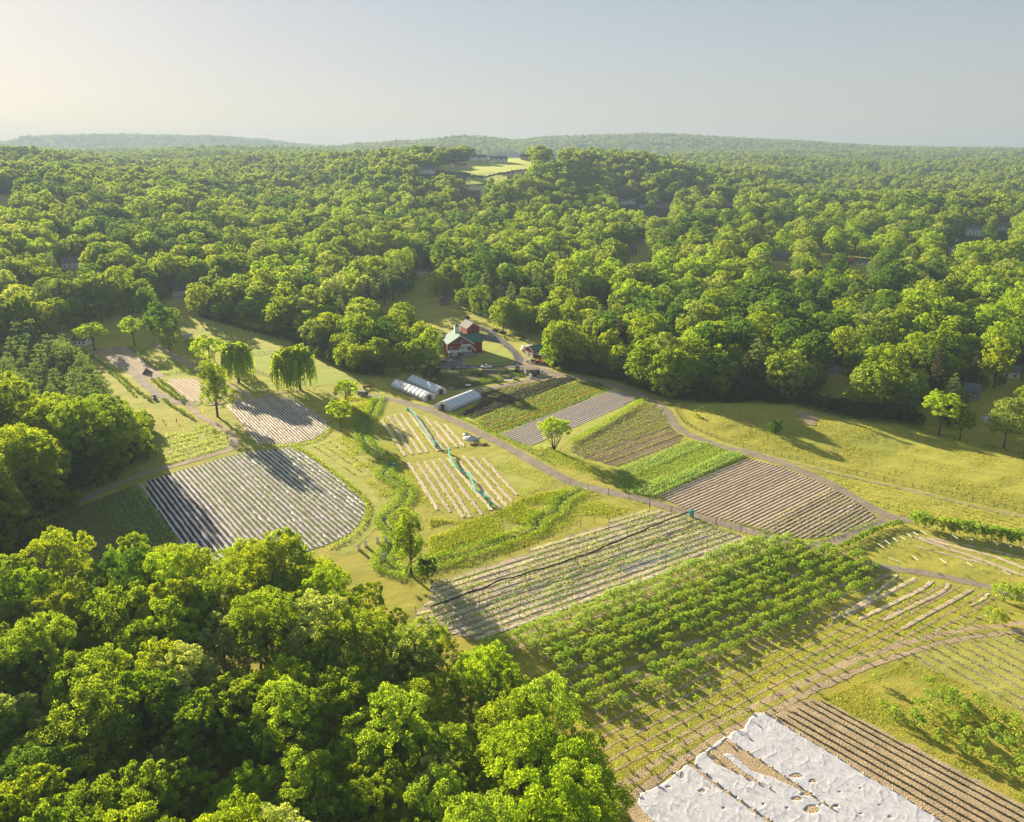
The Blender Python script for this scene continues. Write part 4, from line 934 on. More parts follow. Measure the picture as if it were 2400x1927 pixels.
H_(b2((355, 920), (440, 955)), 'brick', roof='redside', label='small red roofed shed beside the grey roofed house')
H_(b2((90, 785), (165, 830)), 'white', roof='slate', label='pale roof glimpsed low between trees right of centre')
H_(d2((1685, 135), (1825, 210)), 'white', roof='darkroof', label='white house with dark dormered roof behind the tall pines', gables=2)
H_(d2((1930, 395), (2040, 505)), 'brick', roof='brownroof', label='dark red cabin in the wood above the barn', hip=1)
H_(d7((340, 325), (475, 430)), 'white', roof='slate', label='white garden house in dark wood above the pasture', rz=.9)
H_(d7((2010, 300), (2156, 430)), 'grey', roof='slate', label='grey house behind trees at the right edge')
H_(d7((1640, 470), (1780, 640)), 'stone', roof='slate', label='stone grey house deep in trees above the right pasture corner')
H_(ov((128, 540), (168, 565)), 'grey', roof='slate', label='grey house alone in the hazy wood at the far left')
for h in HOUSES:
    x0, y0, x1, y1 = h['box']; h['c'] = GT(((x0 + x1) / 2, y1)); h['z'] = Tz(*h['c'])
cand = []; gt = np.random.default_rng(21)
r_edges = [0, 480, 1000, 1500, 2200, 3200, 4600, 6600, 8200]; sp_ = [8.9, 11.4, 12.4, 14, 16.5, 19, 23, 30]
for k in range(8):
    s = sp_[k]; X0 = r_edges[k + 1] * .80; xs = np.arange(-X0, X0, s); ys = np.arange(40, r_edges[k + 1], s); Xg, Yg = np.meshgrid(xs, ys)
    Xg = (Xg + (np.arange(len(ys)) % 2)[:, None] * s * .5).ravel() + gt.normal(0, s * .23, Xg.size); Yg = Yg.ravel() + gt.normal(0, s * .23, Yg.size)
    r = np.hypot(Xg, Yg); ok = (r >= r_edges[k]) & (r < r_edges[k + 1]) & (Yg > 30) & (np.abs(Xg) < Yg * .80 + 60)
    Xg, Yg = Xg[ok], Yg[ok]; cand.append(np.stack([Xg, Yg, np.full(len(Xg), s)], 1))
cand = np.concatenate(cand); x, y, s = cand.T; z = T(x, y)
bx, by, bd = proj(x, y, z); cx_, cy_, _ = proj(x, y, z + 11.5); tx_, ty_, _ = proj(x, y, z + 23)
px5, py5, _ = proj(x, y, z + 7.5)
inF = inside(bx, by, FOREST); r = np.hypot(x, y)
inN = inside(cx_, cy_, NEARW) & (r < 300); inL = inside(cx_, cy_, LEFTW) & (r < 420); inP = inside(px5, py5, PINEW) & ~inL & ~inF & (r < 520)
keep = inF | inN | inL | inP
for c in CLEAR: keep &= ~((inside(bx, by, c) | inside(cx_, cy_, c) | inside(tx_, ty_ - 1, c)) & inF)
for h in HOUSES:
    x0, y0, x1, y1 = h['box']; hx, hy = h['c']; wd = (x1 - x0)
    dd = np.hypot(x - hx, y - hy); front = (y < hy + 4)
    for zz in (0, 5, 10, 15, 20, 25):
        qx, qy, qd = proj(x, y, z + zz); m_ = 7.0 * FOC / qd
        keep &= ~((qx > x0 - m_ * .7) & (qx < x1 + m_ * .7) & (qy > y0) & (qy < y1 + m_ * .35) & front)
    keep &= dd > 14
# forest density: small random gaps, none in the near woods
thin = gt.uniform(0, 1, len(x)); keep &= (thin > np.where(r < 480, .27, .05)) | inN | inL
x, y, s, z, inN, inL, inP, r = [q[keep] for q in (x, y, s, z, inN, inL, inP, r)]
bx, by, bd = proj(x, y, z); n = len(x)
scl = (.68 + .72 * gt.uniform(0, 1, n) ** 1.3) * np.where(r > 480, s / 10.6 * 1.06, 1.08) * np.where(r > 2200, .66, np.where(r > 1500, .85, 1)); scl = np.where(inN, .76 + .55 * gt.uniform(0, 1, n), scl); scl = np.where(inL, scl * 1.12, scl)
con = gt.uniform(0, 1, n); patch = np.sin(x / 60 + 1.2) * np.sin(y / 75 + .6); conif = (con < .04 + .35 * (patch > .72)) & ~inN & ~inL & ~inP
tn = np.sin(x / 43 + 1.5 * np.sin(y / 57)) + np.sin(y / 49 + 1.8 * np.sin(x / 66)) + gt.normal(0, .9, n) + gt.normal(0, .6, n)
tone = np.where(tn < -1.25, 1, np.where(tn > 1.55, 2, 0)); tone = np.where(inL & (tone == 2), 0, tone); tone = np.where(inN & (tn > -2.3) & (tone == 1), 0, tone); tone = np.where(gt.uniform(0, 1, n) < np.where(inN, .07, .04), 3, tone)
rzs = gt.uniform(0, 6.283, n); big = scl / bd; big = np.where((bx < -60) | (bx > 2460) | (by > 2350) , 0, big); big = np.where(inP | conif, 0, big)
SPECIAL_N = 24
order_ = np.argsort(-big); pick = order_[:285 - SPECIAL_N]; pickset = np.zeros(n, bool); pickset[pick] = True; pickset &= big > 0
TONES = {0: 'broad crowned', 1: 'tall domed', 2: 'wide spreading', 3: 'small rounded', 4: 'very tall billowy', 5: 'narrow upright', 6: 'massive full crowned'}
zone = np.where(inN, 0, np.where(inL, 1, np.where(bx < 1000, 2, 3)))
ZN = ['near wood', 'dark left wood', 'wood beside barn', 'wood behind pasture']
ZG = ['trees of the near wood', 'trees of the dark left wood', 'trees of the wood left of the barn', 'trees of the bright wood behind the pasture']
cnt = {}
ex_, ey_, _ = proj(x, y - 13, T(x, y - 13)); edge = ~inside(ex_, ey_, FOREST) & ~inN & ~inL & ~inP & (r < 700)
var = gt.integers(0, 7, n)
for zi in range(4):
    ids = [i for i in np.nonzero(pickset)[0] if zone[i] == zi]; ids.sort(key=lambda i: y[i]); rows_n = max(1, round(math.sqrt(len(ids) / 2.2))); per = math.ceil(len(ids) / rows_n) if ids else 1
    for rr_i in range(rows_n):
        row = sorted(ids[rr_i * per:(rr_i + 1) * per], key=lambda i: bx[i])
        for j, i in enumerate(row):
            v = int(var[i]); LL = 'N' if bd[i] < 330 else 'M'; key = ('broad%s%d' % (LL, v), 'broadD%s%d' % (LL, v % 3), 'broadY%s%d' % (LL, v % 3), 'broadP%s0' % LL)[tone[i]]
            if edge[i]: key = 'fullM%d' % (v % 3)
            lab = '%s %s tree, %s from left in %s rank of %s' % (TONES[v].split()[0], ('green', 'dark', 'yellowish', 'silvery')[tone[i]], ordw(j), ordw(rr_i), ZN[zi])
            place_tree(key, float(x[i]), float(y[i]), float(rzs[i]), float(scl[i]), 'broadleaf_tree', lab, 'tree', ZG[zi], z=float(z[i]))
# plantation pines as individuals
ids = sorted(np.nonzero(inP & (bx > -40))[0], key=lambda i: y[i]); prow = 8
per = math.ceil(len(ids) / prow)
for a_ in range(prow):
    for j, i in enumerate(sorted(ids[a_ * per:(a_ + 1) * per], key=lambda i: bx[i])):
        place_tree('pineB%d' % (int(var[i]) % 3), float(x[i]), float(y[i]), float(rzs[i]), float(scl[i]) * 1.05, 'pine_tree', 'bushy grey-green young pine, %s from left in %s rank of the pine stand' % (ordw(j), ordw(a_)), 'pine tree', 'young pines of the pine stand')
inP_out = inP & (bx <= -40)
KEYS = ['broadM%d' % i for i in range(7)] + ['broadDM%d' % i for i in range(3)] + ['broadYM%d' % i for i in range(3)] + ['broadF%d' % i for i in range(3)] + ['broadDF0', 'broadYF0', 'pineF0', 'pineF1', 'spruceM0', 'pineB0', 'broadN0', 'broadN1', 'broadN2', 'broadN4', 'broadDN0', 'broadYN0', 'pineN0', 'broadPM0', 'broadPF0', 'broadPN0', 'fullM0', 'fullM1', 'fullM2']
rest = ~pickset & (~inP | inP_out)
vid = np.where(tone == 0, var, np.where(tone == 1, 7 + var % 3, 10 + var % 3)); vid = np.where(r >= 1150, np.where(tone == 0, 13 + var % 3, 15 + tone), vid)
vid = np.where((bd < 330) & inN, np.where(tone == 0, 22 + var % 4, 25 + tone), vid); vid = np.where(tone == 3, np.where(r >= 1150, 30, np.where((bd < 330) & inN, 31, 29)), vid); vid = np.where(conif, np.where(r < 900, np.where(var < 4, 20, 28), 18 + var % 2), vid); vid = np.where(inP_out, 21, vid); vid = np.where(edge & ~conif, 32 + var % 3, vid)
scatter_obj('forest', np.stack([x, y, z - .2, rzs, scl, vid], 1)[rest], KEYS)
print('TREES total', n, 'picked', pickset.sum(), 'near', inN.sum(), 'left', inL.sum(), 'pine', inP.sum(), 'far', rest.sum())
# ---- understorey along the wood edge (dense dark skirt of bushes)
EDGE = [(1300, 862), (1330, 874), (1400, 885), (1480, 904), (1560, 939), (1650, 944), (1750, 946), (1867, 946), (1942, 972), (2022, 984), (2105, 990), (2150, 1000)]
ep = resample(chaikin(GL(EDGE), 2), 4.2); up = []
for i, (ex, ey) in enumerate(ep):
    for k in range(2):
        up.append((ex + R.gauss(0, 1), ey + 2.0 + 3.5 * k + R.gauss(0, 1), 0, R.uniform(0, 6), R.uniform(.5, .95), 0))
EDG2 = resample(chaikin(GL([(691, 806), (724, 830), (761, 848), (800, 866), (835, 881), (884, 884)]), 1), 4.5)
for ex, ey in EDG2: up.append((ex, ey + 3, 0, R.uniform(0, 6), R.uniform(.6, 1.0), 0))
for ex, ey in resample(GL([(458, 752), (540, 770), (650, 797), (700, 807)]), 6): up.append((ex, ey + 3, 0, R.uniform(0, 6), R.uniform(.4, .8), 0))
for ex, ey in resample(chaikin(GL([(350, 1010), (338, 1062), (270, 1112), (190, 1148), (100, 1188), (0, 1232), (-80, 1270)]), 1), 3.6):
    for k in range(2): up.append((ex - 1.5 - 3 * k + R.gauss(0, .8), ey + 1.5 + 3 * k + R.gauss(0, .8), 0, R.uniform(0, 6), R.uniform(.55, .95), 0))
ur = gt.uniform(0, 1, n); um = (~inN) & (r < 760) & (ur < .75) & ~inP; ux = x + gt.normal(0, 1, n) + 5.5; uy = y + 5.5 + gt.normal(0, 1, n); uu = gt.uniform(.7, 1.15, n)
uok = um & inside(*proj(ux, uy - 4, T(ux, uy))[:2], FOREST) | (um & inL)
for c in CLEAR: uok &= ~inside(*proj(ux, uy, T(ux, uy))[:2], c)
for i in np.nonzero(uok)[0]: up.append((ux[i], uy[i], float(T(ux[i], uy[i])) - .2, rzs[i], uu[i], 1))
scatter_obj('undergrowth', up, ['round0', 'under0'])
# ---- single trees
def GP(p):
    q = G(p)
    if not inside([q[0]], [q[1]], GL(PAST))[0]: return q
    for _ in range(12):
        d_ = ray(p); s_ = (CAM_H - float(pastz(q[0], q[1]))) / -d_[2]; q = (d_[0] * s_, d_[1] * s_)
    return q
def single(key, p, h, name, label, cat, rz=0, group=None, wide=None, base_h=None):
    x_, y_ = GP(p) if 'pasture' in label else G(p); hh = base_h or {'willow0': 17, 'willow1': 15, 'poplar0': 21, 'upright0': 17.5, 'fan0': 14.6, 'round0': 8.2, 'pineN0': 20, 'pineN1': 22, 'pineN2': 24, 'bush0': 1.7, 'airy0': 17, 'young0': 2.9, 'young1': 2.9, 'young2': 2.9, 'orch0': 3.9, 'maroon0': 9, 'spruceM0': 17}.get(key) or ({'fullM0': 17, 'fullM1': 18.5, 'fullM2': 16, 'fullY0': 18}.get(key)) or (SHP[(0, 2, 4)[int(key[-1])]][2] if key[5] in 'DY' else SHP[int(key[-1])][2])
    s_ = h / hh; return place_tree(key, x_, y_, rz, (s_ * (wide or 1), s_), name, label, cat, group, z=float(pastz(x_, y_)) - .1 if 'pasture' in label and inside([x_], [y_], GL(PAST))[0] else None)
single('fan0', (1299, 1056), 12.8, 'willow_tree', 'lone lime green tree with fanned bare stems beside the farm road', 'tree', wide=1.25)
single('willow0', (674, 917), 20, 'willow_tree', 'big weeping willow, left of the pair at the meadow edge', 'willow', .3, 'weeping willow pair')
single('willow1', (704, 914), 22, 'willow_tree', 'taller weeping willow, right of the pair at the meadow edge', 'willow', 2, 'weeping willow pair')
single('airy0', (497, 880), 21, 'broadleaf_tree', 'rounded yellow-green tree left of the dense hanging willow', 'tree', 1, wide=1.35)
single('willow1', (560, 897), 21, 'willow_tree', 'dense hanging willow at the top of the stony plot', 'willow', 4)
single('poplar0', (510, 977), 23, 'poplar_tree', 'tall ragged olive green tree at the corner of the upper plastic field', 'tree', 1, wide=1.3)
single('airy0', (800, 1012), 14, 'broadleaf_tree', 'yellow-green tree by the stream, nearer of two in line', 'tree', 2, wide=1.2)
single('airy0', (812, 960), 14, 'broadleaf_tree', 'yellow-green tree by the stream, farther of two in line', 'tree', 3, wide=1.3)
single('upright0', (963, 1350), 18, 'broadleaf_tree', 'tall oval green tree standing where the two brooks meet', 'tree', .5, wide=1.05)
single('round0', (1003, 1352), 5.5, 'bush', 'grey-green bush right of the tree at the brook junction', 'bush', 0)
single('fullY0', (1008, 868), 25, 'broadleaf_tree', 'bright tall tree touching the left side of the big barn', 'tree', 1, wide=.9)
single('fullM1', (974, 873), 18, 'broadleaf_tree', 'dark upright tree left of the bright barn tree', 'tree', 2)
single('round0', (1012, 893), 9, 'broadleaf_tree', 'dark round leafy tree behind the greenhouses', 'tree', 0, wide=1.15)
single('fullM0', (955, 842), 19, 'broadleaf_tree', 'pale spreading tree behind the barn tree', 'tree', 3)
single('broadM2', (930, 802), 20, 'broadleaf_tree', 'pale billowy tree high on the slope left of the barn', 'tree', 1)
single('broadDM1', (905, 838), 21, 'broadleaf_tree', 'dark tree on the slope left of the barn drive', 'tree', 1)
single('fullM2', (945, 866), 15, 'broadleaf_tree', 'green tree low on the slope between the wood and the barn tree', 'tree', 2)
single('broadM0', (985, 828), 19, 'broadleaf_tree', 'leafy tree directly behind the bright barn tree', 'tree', 3)
single('fullY0', (1297, 866), 19, 'broadleaf_tree', 'bright round tree overhanging the red garage', 'tree', 3, wide=1.2)
single('broadM4', (1196, 776), 20, 'broadleaf_tree', 'large tree over the parked cars beyond the barn drive', 'tree', 2)
single('airy0', (222, 822), 16, 'broadleaf_tree', 'low wide tree in front of the white left house', 'tree', .4, wide=1.9)
single('broadM3', (242, 768), 15, 'broadleaf_tree', 'spiky yellow-green tree behind the left pavilion roof', 'tree', .4)
single('airy0', (316, 812), 18, 'broadleaf_tree', 'slender tree with layered branches at the gravel lot', 'tree', .9, wide=1.2)
single('broadDM1', (383, 808), 24, 'broadleaf_tree', 'dark dense tree at the right of the gravel lot', 'tree', 1.9, wide=1.0)
single('broadDM0', (352, 770), 23, 'broadleaf_tree', 'tall dark tree behind the gravel lot trees', 'tree', 1)
single('fullM1', (398, 826), 16, 'broadleaf_tree', 'full green tree in front of the dense dark lot tree', 'tree', 1)
single('fullM0', (540, 862), 13, 'broadleaf_tree', 'round green tree behind the dense hanging willow', 'tree', 1)
single('broadM1', (412, 778), 15, 'broadleaf_tree', 'smaller tree right of the dense dark lot tree', 'tree', 1)
single('pineN1', (205, 752), 27, 'pine_tree', 'pine directly behind the left pavilion', 'pine tree')
single('pineN0', (108, 768), 24, 'pine_tree', 'pine farthest left beyond the pine stand', 'pine tree')
single('broadM0', (455, 838), 12, 'broadleaf_tree', 'low green tree left of the rounded meadow tree', 'tree', 1)
single('broadM3', (305, 752), 15, 'broadleaf_tree', 'small round tree behind the slender lot tree', 'tree', 2.9, wide=1.1)
single('broadM3', (383, 700), 16, 'broadleaf_tree', 'bright round tree left of the long grey shed', 'tree', 1.2, wide=1.1)
for (p, h, k, l) in (((868, 727), 29, 'pineN0', 'short lit pine in front of the tall pines'), ((842, 704), 30, 'pineN1', 'leftmost tall pine above the barn lawn'), ((902, 722), 25, 'pineN0', 'thin bare stemmed pine left of the largest pine'), ((921, 713), 33, 'pineN2', 'largest grey-green pine standing on the barn lawn'), ((935, 706), 32, 'pineN1', 'dark pine just behind the largest lawn pine'), ((155, 766), 30, 'pineN1', 'tall pine beside the left pavilion, left one'), ((184, 760), 29, 'pineN2', 'tall pine beside the left pavilion, right one'), ((128, 770), 25, 'pineN0', 'smaller pine at the sunny gap behind the pine stand')):
    single(k, p, h, 'pine_tree', l, 'pine tree', R.uniform(0, 6), wide=1.15)
single('round0', (1817, 1019), 6.3, 'bush', 'round dense bush alone in the pasture casting a long shadow', 'bush', 0, wide=.95)
single('bush0', (1634, 980), 2.0, 'bush', 'tiny bush alone in the upper left of the pasture', 'bush')
single('airy0', (2200, 1021), 19, 'birch_tree', 'white stemmed tree at the pasture fence corner', 'tree', 1, wide=1.2)
single('broadM5', (2249, 1033), 17, 'broadleaf_tree', 'slim tree right of the white stemmed one', 'tree', 2)
single('broadM4', (2352, 1050), 21, 'broadleaf_tree', 'tall dark tree on bare trunk at the right pasture corner', 'tree', 3)
single('broadM1', (2120, 975), 18, 'broadleaf_tree', 'leaning yellow-green tree on a visible tan trunk', 'tree', 3)
single('maroon0', (1497, 482), 9, 'maroon_tree', 'dark red tree between the long white house and outbuilding', 'tree') if False else None
for k, (xx, yy) in enumerate(((1060, 352), (1135, 380), (1325, 412), (1415, 432), (1505, 442), (1620, 452), (1690, 482), (1820, 500), (1920, 520), (2020, 540), (2120, 550), (2230, 572), (2330, 590))):
    if k > 10: continue
    p = d4((xx, yy))[0]; single('orch%d' % (k % 3), p, 4.4, 'fruit_tree', '%s small fruit tree from the left in the line below the pasture track' % ordw(k), 'fruit tree', k, 'fruit trees lined below the pasture track', base_h=3.9)
for k, (xx, yy) in enumerate(((1400, 325), (1440, 465), (1620, 475), (1670, 340), (1680, 425), (1610, 550), (1500, 515), (1700, 515), (1755, 470), (1770, 410), (1810, 445), (1725, 635), (1800, 560), (1860, 505), (1910, 465), (1850, 610), (1780, 545), (1845, 690), (1925, 720), (1930, 650), (1990, 600), (2010, 530), (2090, 550), (2020, 765), (2100, 690), (2105, 620), (2130, 825), (2130, 745), (2060, 660), (2240, 800), (2200, 880), (2220, 700))):
    p = c5((xx, yy))[0]; single('young%d' % (k % 3), p, R.uniform(2.7, 3.5) if 1 < k < 29 else 2.4, 'fruit_tree', '%s young fruit tree from the top in the lower right orchard corner' % ordw(k), 'fruit tree', k, 'young fruit trees of the lower right corner', wide=1.15)
single('orch1', (2352, 1408), 4.6, 'fruit_tree', 'open leafy tree beside the narrow lane at the right edge', 'fruit tree', wide=1.1, base_h=3.9)
single('orch2', (2405, 1420), 5, 'fruit_tree', 'dark leafy tree cut by the right edge near the lane', 'fruit tree', wide=1.1, base_h=3.9)
single('orch3', (2330, 1462), 4, 'fruit_tree', 'spindly low tree above the dirt track at the right', 'fruit tree', wide=1.1, base_h=3.9)
# ---- tufts in the pasture and meadows
_P = np.array(GL(PAST)); gg = np.random.default_rng(77); q = gg.uniform(_P.min(0), _P.max(0), (90000, 2)); q = q[inside(q[:, 0], q[:, 1], GL(PAST))]
f = np.sin(q[:, 0] / 6.1 + 2 * np.sin(q[:, 1] / 7.3)) * np.sin(q[:, 1] / 4.7 + 1.5 * np.sin(q[:, 0] / 8)); q = q[(f + gg.uniform(-.9, .9, len(q)) > .25)]; 
cloud_obj('pasture_grass', np.stack([q[:, 0], q[:, 1], pastz(q[:, 0], q[:, 1]) + gg.uniform(0, .25, len(q))], 1), np.tile([0, 0, .8], (len(q), 1)), .34, 'cropy', kind='stuff', seed=5)
# ---- orchard
ORCH = d6((400, 800), (520, 715), (900, 605), (1260, 475), (1900, 200), (2050, 160)) + [(1840, 1262)] + d4((-60, 590), (150, 590), (440, 640), (560, 700), (680, 800), (800, 860), (700, 950), (400, 1090), (100, 1220)) + d6((2156, 640), (1950, 720), (1700, 830), (1560, 880), (1450, 960), (1300, 1060), (1130, 1140), (960, 1110), (870, 1010), (830, 860), (700, 790))
ro, sp = clip_rows(ORCH, d6((530, 745), (1990, 185)), 10); ro = fb(ro); print('ORCH spacing', sp)
OP = []
for i, (a, b) in enumerate(ro):
    L = (b - a).length; m_ = int(L / 2.6)
    for k in range(m_ + 1):
        if R.random() < (.05 if i < 7 else .14): continue
        q = a.lerp(b, (k + .5) / (m_ + 1)); OP.append((q.x + R.gauss(0, .2), q.y + R.gauss(0, .2), i, k))
OP.sort(key=lambda q: q[1]); print('ORCH trees', len(OP))
rest_o = []
for j, (ox, oy, i, k) in enumerate(OP):
    pale = i < 4 and (i < 2 or k % 3 == 0); v = R.randrange(2) if pale else R.randrange(5); sc = R.uniform(.52, .80) * (1.0 if i < 6 else .85)
    if j < 290: place_tree(('orchp%d' if pale else 'orch%d') % v, ox, oy, R.uniform(0, 6), (sc, sc * .85), 'orchard_tree', '%s %s orchard tree from the left in the %s row from the far side' % (ordw(k), 'pale green' if pale else 'leafy green', ordw(i)), 'orchard tree', 'fruit trees of the big orchard', z=0)
    else: rest_o.append((ox, oy, 0, R.uniform(0, 6), sc, v + 5 if pale else v))
if rest_o: scatter_obj('orchard_trees', rest_o, ['orch%d' % i for i in range(5)] + ['orchp0', 'orchp1'])
for r_ in ro: ribbon('orchard_row_path', None, 1.1, 'dirt', .03, amp=.3, world=wavy(r_[0], r_[1], .2, 2))
# ---- saplings in the young orchard
si = 0
for i, (a, b) in enumerate(rj):
    L = (b - a).length; m_ = int(L / 4.6)
    for k in range(m_ + 1):
        if R.random() < .1: continue
        q = a.lerp(b, (k + .5) / (m_ + 1)); key = 'sapl%d' % R.randrange(3)
        place_tree(key, q.x + R.gauss(0, .12), q.y + R.gauss(0, .12), R.uniform(0, 6), R.uniform(.7, 1.0), 'sapling', '%s sapling from the left in the %s young row from the far side' % (ordw(k), ordw(i)), 'sapling', 'saplings of the young orchard', z=0)
# ---- low vines along the road bend
VP = resample(chaikin(GL(d4((290, 590), (400, 545), (520, 480), (640, 420), (760, 375), (900, 350))), 2), 1.7)
for k, (vx, vy) in enumerate(VP): place_tree('bush0', vx, vy, k, R.uniform(.8, 1.15), 'vine_shrub', '%s low shrub from the left in the hedge line at the road bend' % ordw(k), 'shrub', 'shrubs lined at the road bend', z=0)
# hedge shrubs beside the left lane
k = 0
for ln, n_s in ((d1((410, 880), (560, 985), (760, 1110), (960, 1290), (1100, 1380)), 40), (d1((1110, 1170), (1200, 1250), (1320, 1330), (1420, 1400)), 15), (d1((1180, 1165), (1300, 1260), (1440, 1370)), 14), (d1((880, 850), (1000, 950), (1110, 1030)), 12), (d1((1220, 1370), (1330, 1450), (1430, 1510), (1520, 1560)), 14), (d1((660, 1080), (800, 1190), (920, 1320)), 14)):
    P_ = chaikin(GL(ln), 1); L = sum(math.hypot(P_[i + 1][0] - P_[i][0], P_[i + 1][1] - P_[i][1]) for i in range(len(P_) - 1))
    for (vx, vy) in resample(P_, L / n_s):
        place_tree('bush0', vx + R.gauss(0, .2), vy + R.gauss(0, .2), k, R.uniform(.6, 1.0), 'shrub', '%s low shrub in the lines beside the left gravel lane' % ordw(k), 'shrub', 'low shrubs beside the left gravel lane', z=0); k += 1
# garden clumps on the shaded slope
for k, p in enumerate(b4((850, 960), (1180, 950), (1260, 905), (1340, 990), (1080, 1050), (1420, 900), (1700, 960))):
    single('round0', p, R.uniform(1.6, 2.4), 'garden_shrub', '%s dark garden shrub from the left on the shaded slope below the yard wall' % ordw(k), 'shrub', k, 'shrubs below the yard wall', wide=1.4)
# ------------------------------------------------------------------ far houses
def gable_profile(w, h, rise): return [(-w / 2, 0), (w / 2, 0), (w / 2, h), (0, h + rise), (-w / 2, h)]
def roof_mb(w, L, h, rise, over=.45, th=.22, hip=0):
    mb = MB(); hw = w / 2 + over; drop = over * rise / (w / 2)
    if hip:
        r0 = L / 2 + over; rr_ = max(.3, L / 2 - w / 2 * .9)
        vs = [(-r0, -hw, h - drop), (r0, -hw, h - drop), (r0, hw, h - drop), (-r0, hw, h - drop), (-rr_, 0, h + rise), (rr_, 0, h + rise)]
        mb.add(vs, [(0, 1, 5, 4), (2, 3, 4, 5), (1, 2, 5), (3, 0, 4), (3, 2, 1, 0)]); return mb
    for s_ in (-1, 1):
        a = [(s_ * hw, h - drop), (0, h + rise), (0, h + rise + th), (s_ * hw, h - drop + th)]
        mb.prismx([(p, q) for p, q in a], -L / 2 - over, L / 2 + over)
    return mb
def house(name, label, loc, rz, L, w, h, rise, wall, roof, hip=0, wins=(4, 2), chim=0, gables=0, cat='house', group=None):
    """ridge along local x, front faces -y"""
    t = thing(name, label, cat, loc, rz, group)
    mb = MB(); 
    if hip: mb.box((0, 0, h / 2 - .5), (L, w, h + 1))
    else: mb.prismx([(-w / 2, -1), (w / 2, -1), (w / 2, h), (0, h + rise), (-w / 2, h)], -L / 2, L / 2)
    mb.build('wall', M[wall], t); rf = roof_mb(w, L, h, rise, hip=hip).build('roof', M[roof], t)
    for k in range(chim):
        c = MB(); c.box(((-1) ** k * L * .28, w * .1, h + rise * .8 + .6), (.9, .9, 3.2)); c.build('chimney', M['brick'], rf)
    for k in range(gables):
        gx_ = (k - (gables - 1) / 2) * L / max(gables, 1) * .8; gw = min(4.6, L / (gables + 1))
        d_ = MB(); d_.prism([(gx_ - gw / 2, 0), (gx_ + gw / 2, 0), (gx_ + gw / 2, h - .3), (gx_, h + gw * .42), (gx_ - gw / 2, h - .3)], -w / 2 - 1.4, -w / 2 + 1); d_.build('gable_bay', M[wall], t)
        q = MB()
        for s_ in (-1, 1): q.prism([(gx_ + s_ * (gw / 2 + .3), h - .55), (gx_, h + gw * .42 + .02), (gx_, h + gw * .42 + .24), (gx_ + s_ * (gw / 2 + .3), h - .3)], -w / 2 - 1.7, -w / 2 + w * .35)
        q.build('gable_roof', M[roof], t)
        wv_ = MB()
        for zz in ([1.6, 4.3] if h > 4.5 else [1.5]): wv_ = MB(); wv_.box((gx_, -w / 2 - 1.42, zz), (1.2, .1, 1.4)); wv_.build('window', M['glass'], t)
    nx, nz = wins
    for j in range(nz):
        for i in range(nx):
            xx = (i + .5) / nx * L - L / 2; zz = 1.5 + j * 2.8
            if zz > h - .5: continue
            if gables and any(abs(xx - (k - (gables - 1) / 2) * L / max(gables, 1) * .8) < min(4.6, L / (gables + 1)) / 2 + .5 for k in range(gables)): continue
            f = MB(); f.box((xx, -w / 2 - .02, zz), (1.25, .12, 1.5)); fo = f.build('window', M['white'], t)
            q = MB(); q.box((xx, -w / 2 - .09, zz), (.95, .05, 1.2)); q.build('pane', M['glass'], fo)
    for s_ in (-1, 1):
        q = MB(); q.box((s_ * (L / 2 + .02), 0, h * .72), (.1, 1.1, 1.4)); q.build('window', M['glass'], t)
    return t
for h in HOUSES:
    x0, y0, x1, y1 = h['box']; hx, hy = h['c']; dep = float(proj(hx, hy, h['z'])[2]); wm = (x1 - x0) / FOC * dep; hm = (y1 - y0) / FOC * dep
    L = max(6, wm * .92); hh = max(2.8, min(6.5, hm * .52)); rise = max(1.6, min(4.5, hm * .34)); nst = 2 if hh > 4.2 else 1
    rz = h.get('rz', R.uniform(-.15, .15)) - math.atan2(hx, hy)
    house('farmhouse' if h['kind'] == 'brick' else 'house', h['label'], (hx, hy + 4, h['z']), rz, L, max(6, min(9.5, L * .6)), hh, rise, ('white' if h['kind'] == 'grey' else h['kind']), ('slate' if h['roof'] == 'darkroof' else h['roof']), hip=h.get('hip', 0), wins=(max(2, int(L / 3.2)), nst), chim=h.get('chim', 0), gables=h.get('gables', 0))
# hill lawn sheet follows the terrain
def drape(name, px, mat, dz=.25, stepm=8):
    pts = [GT(p) for p in px]; P = np.array(pts); lo, hi = P.min(0) - 1, P.max(0) + 1; xs = np.arange(lo[0], hi[0] + stepm, stepm); ys = np.arange(lo[1], hi[1] + stepm, stepm)
    X, Y = np.meshgrid(xs, ys, indexing='ij'); Zz = T(X, Y) + dz; V = np.stack([X.ravel(), Y.ravel(), Zz.ravel()], 1); ny = len(ys)
    F = []
    for i in range(len(xs) - 1):
        for j in range(ny - 1):
            if inside([xs[i] + stepm / 2], [ys[j] + stepm / 2], pts)[0]: F.append((i * ny + j, (i + 1) * ny + j, (i + 1) * ny + j + 1, i * ny + j + 1))
    if not F: return
    me = mesh_np(name, V, np.array(F), [M[mat]], smooth_=True); bm = bmesh.new(); bm.from_mesh(me)
    bmesh.ops.delete(bm, geom=[v for v in bm.verts if not v.link_faces], context='VERTS'); bmesh.ops.recalc_face_normals(bm, faces=bm.faces); bm.to_mesh(me); bm.free()
    if me.polygons[0].normal.z < 0: me.flip_normals()
    tag(link(bpy.data.objects.new(name, me)), kind='structure')
for c in CLEAR[:2]: drape('hill_lawn', c, 'lawn', .9, 7)
for c in CLEAR[3:4]: drape('valley_lawn', c, 'lawn', .6, 6)
for c in (CLEAR[5],): drape('distant_field', c, 'pasture', .8, 8)
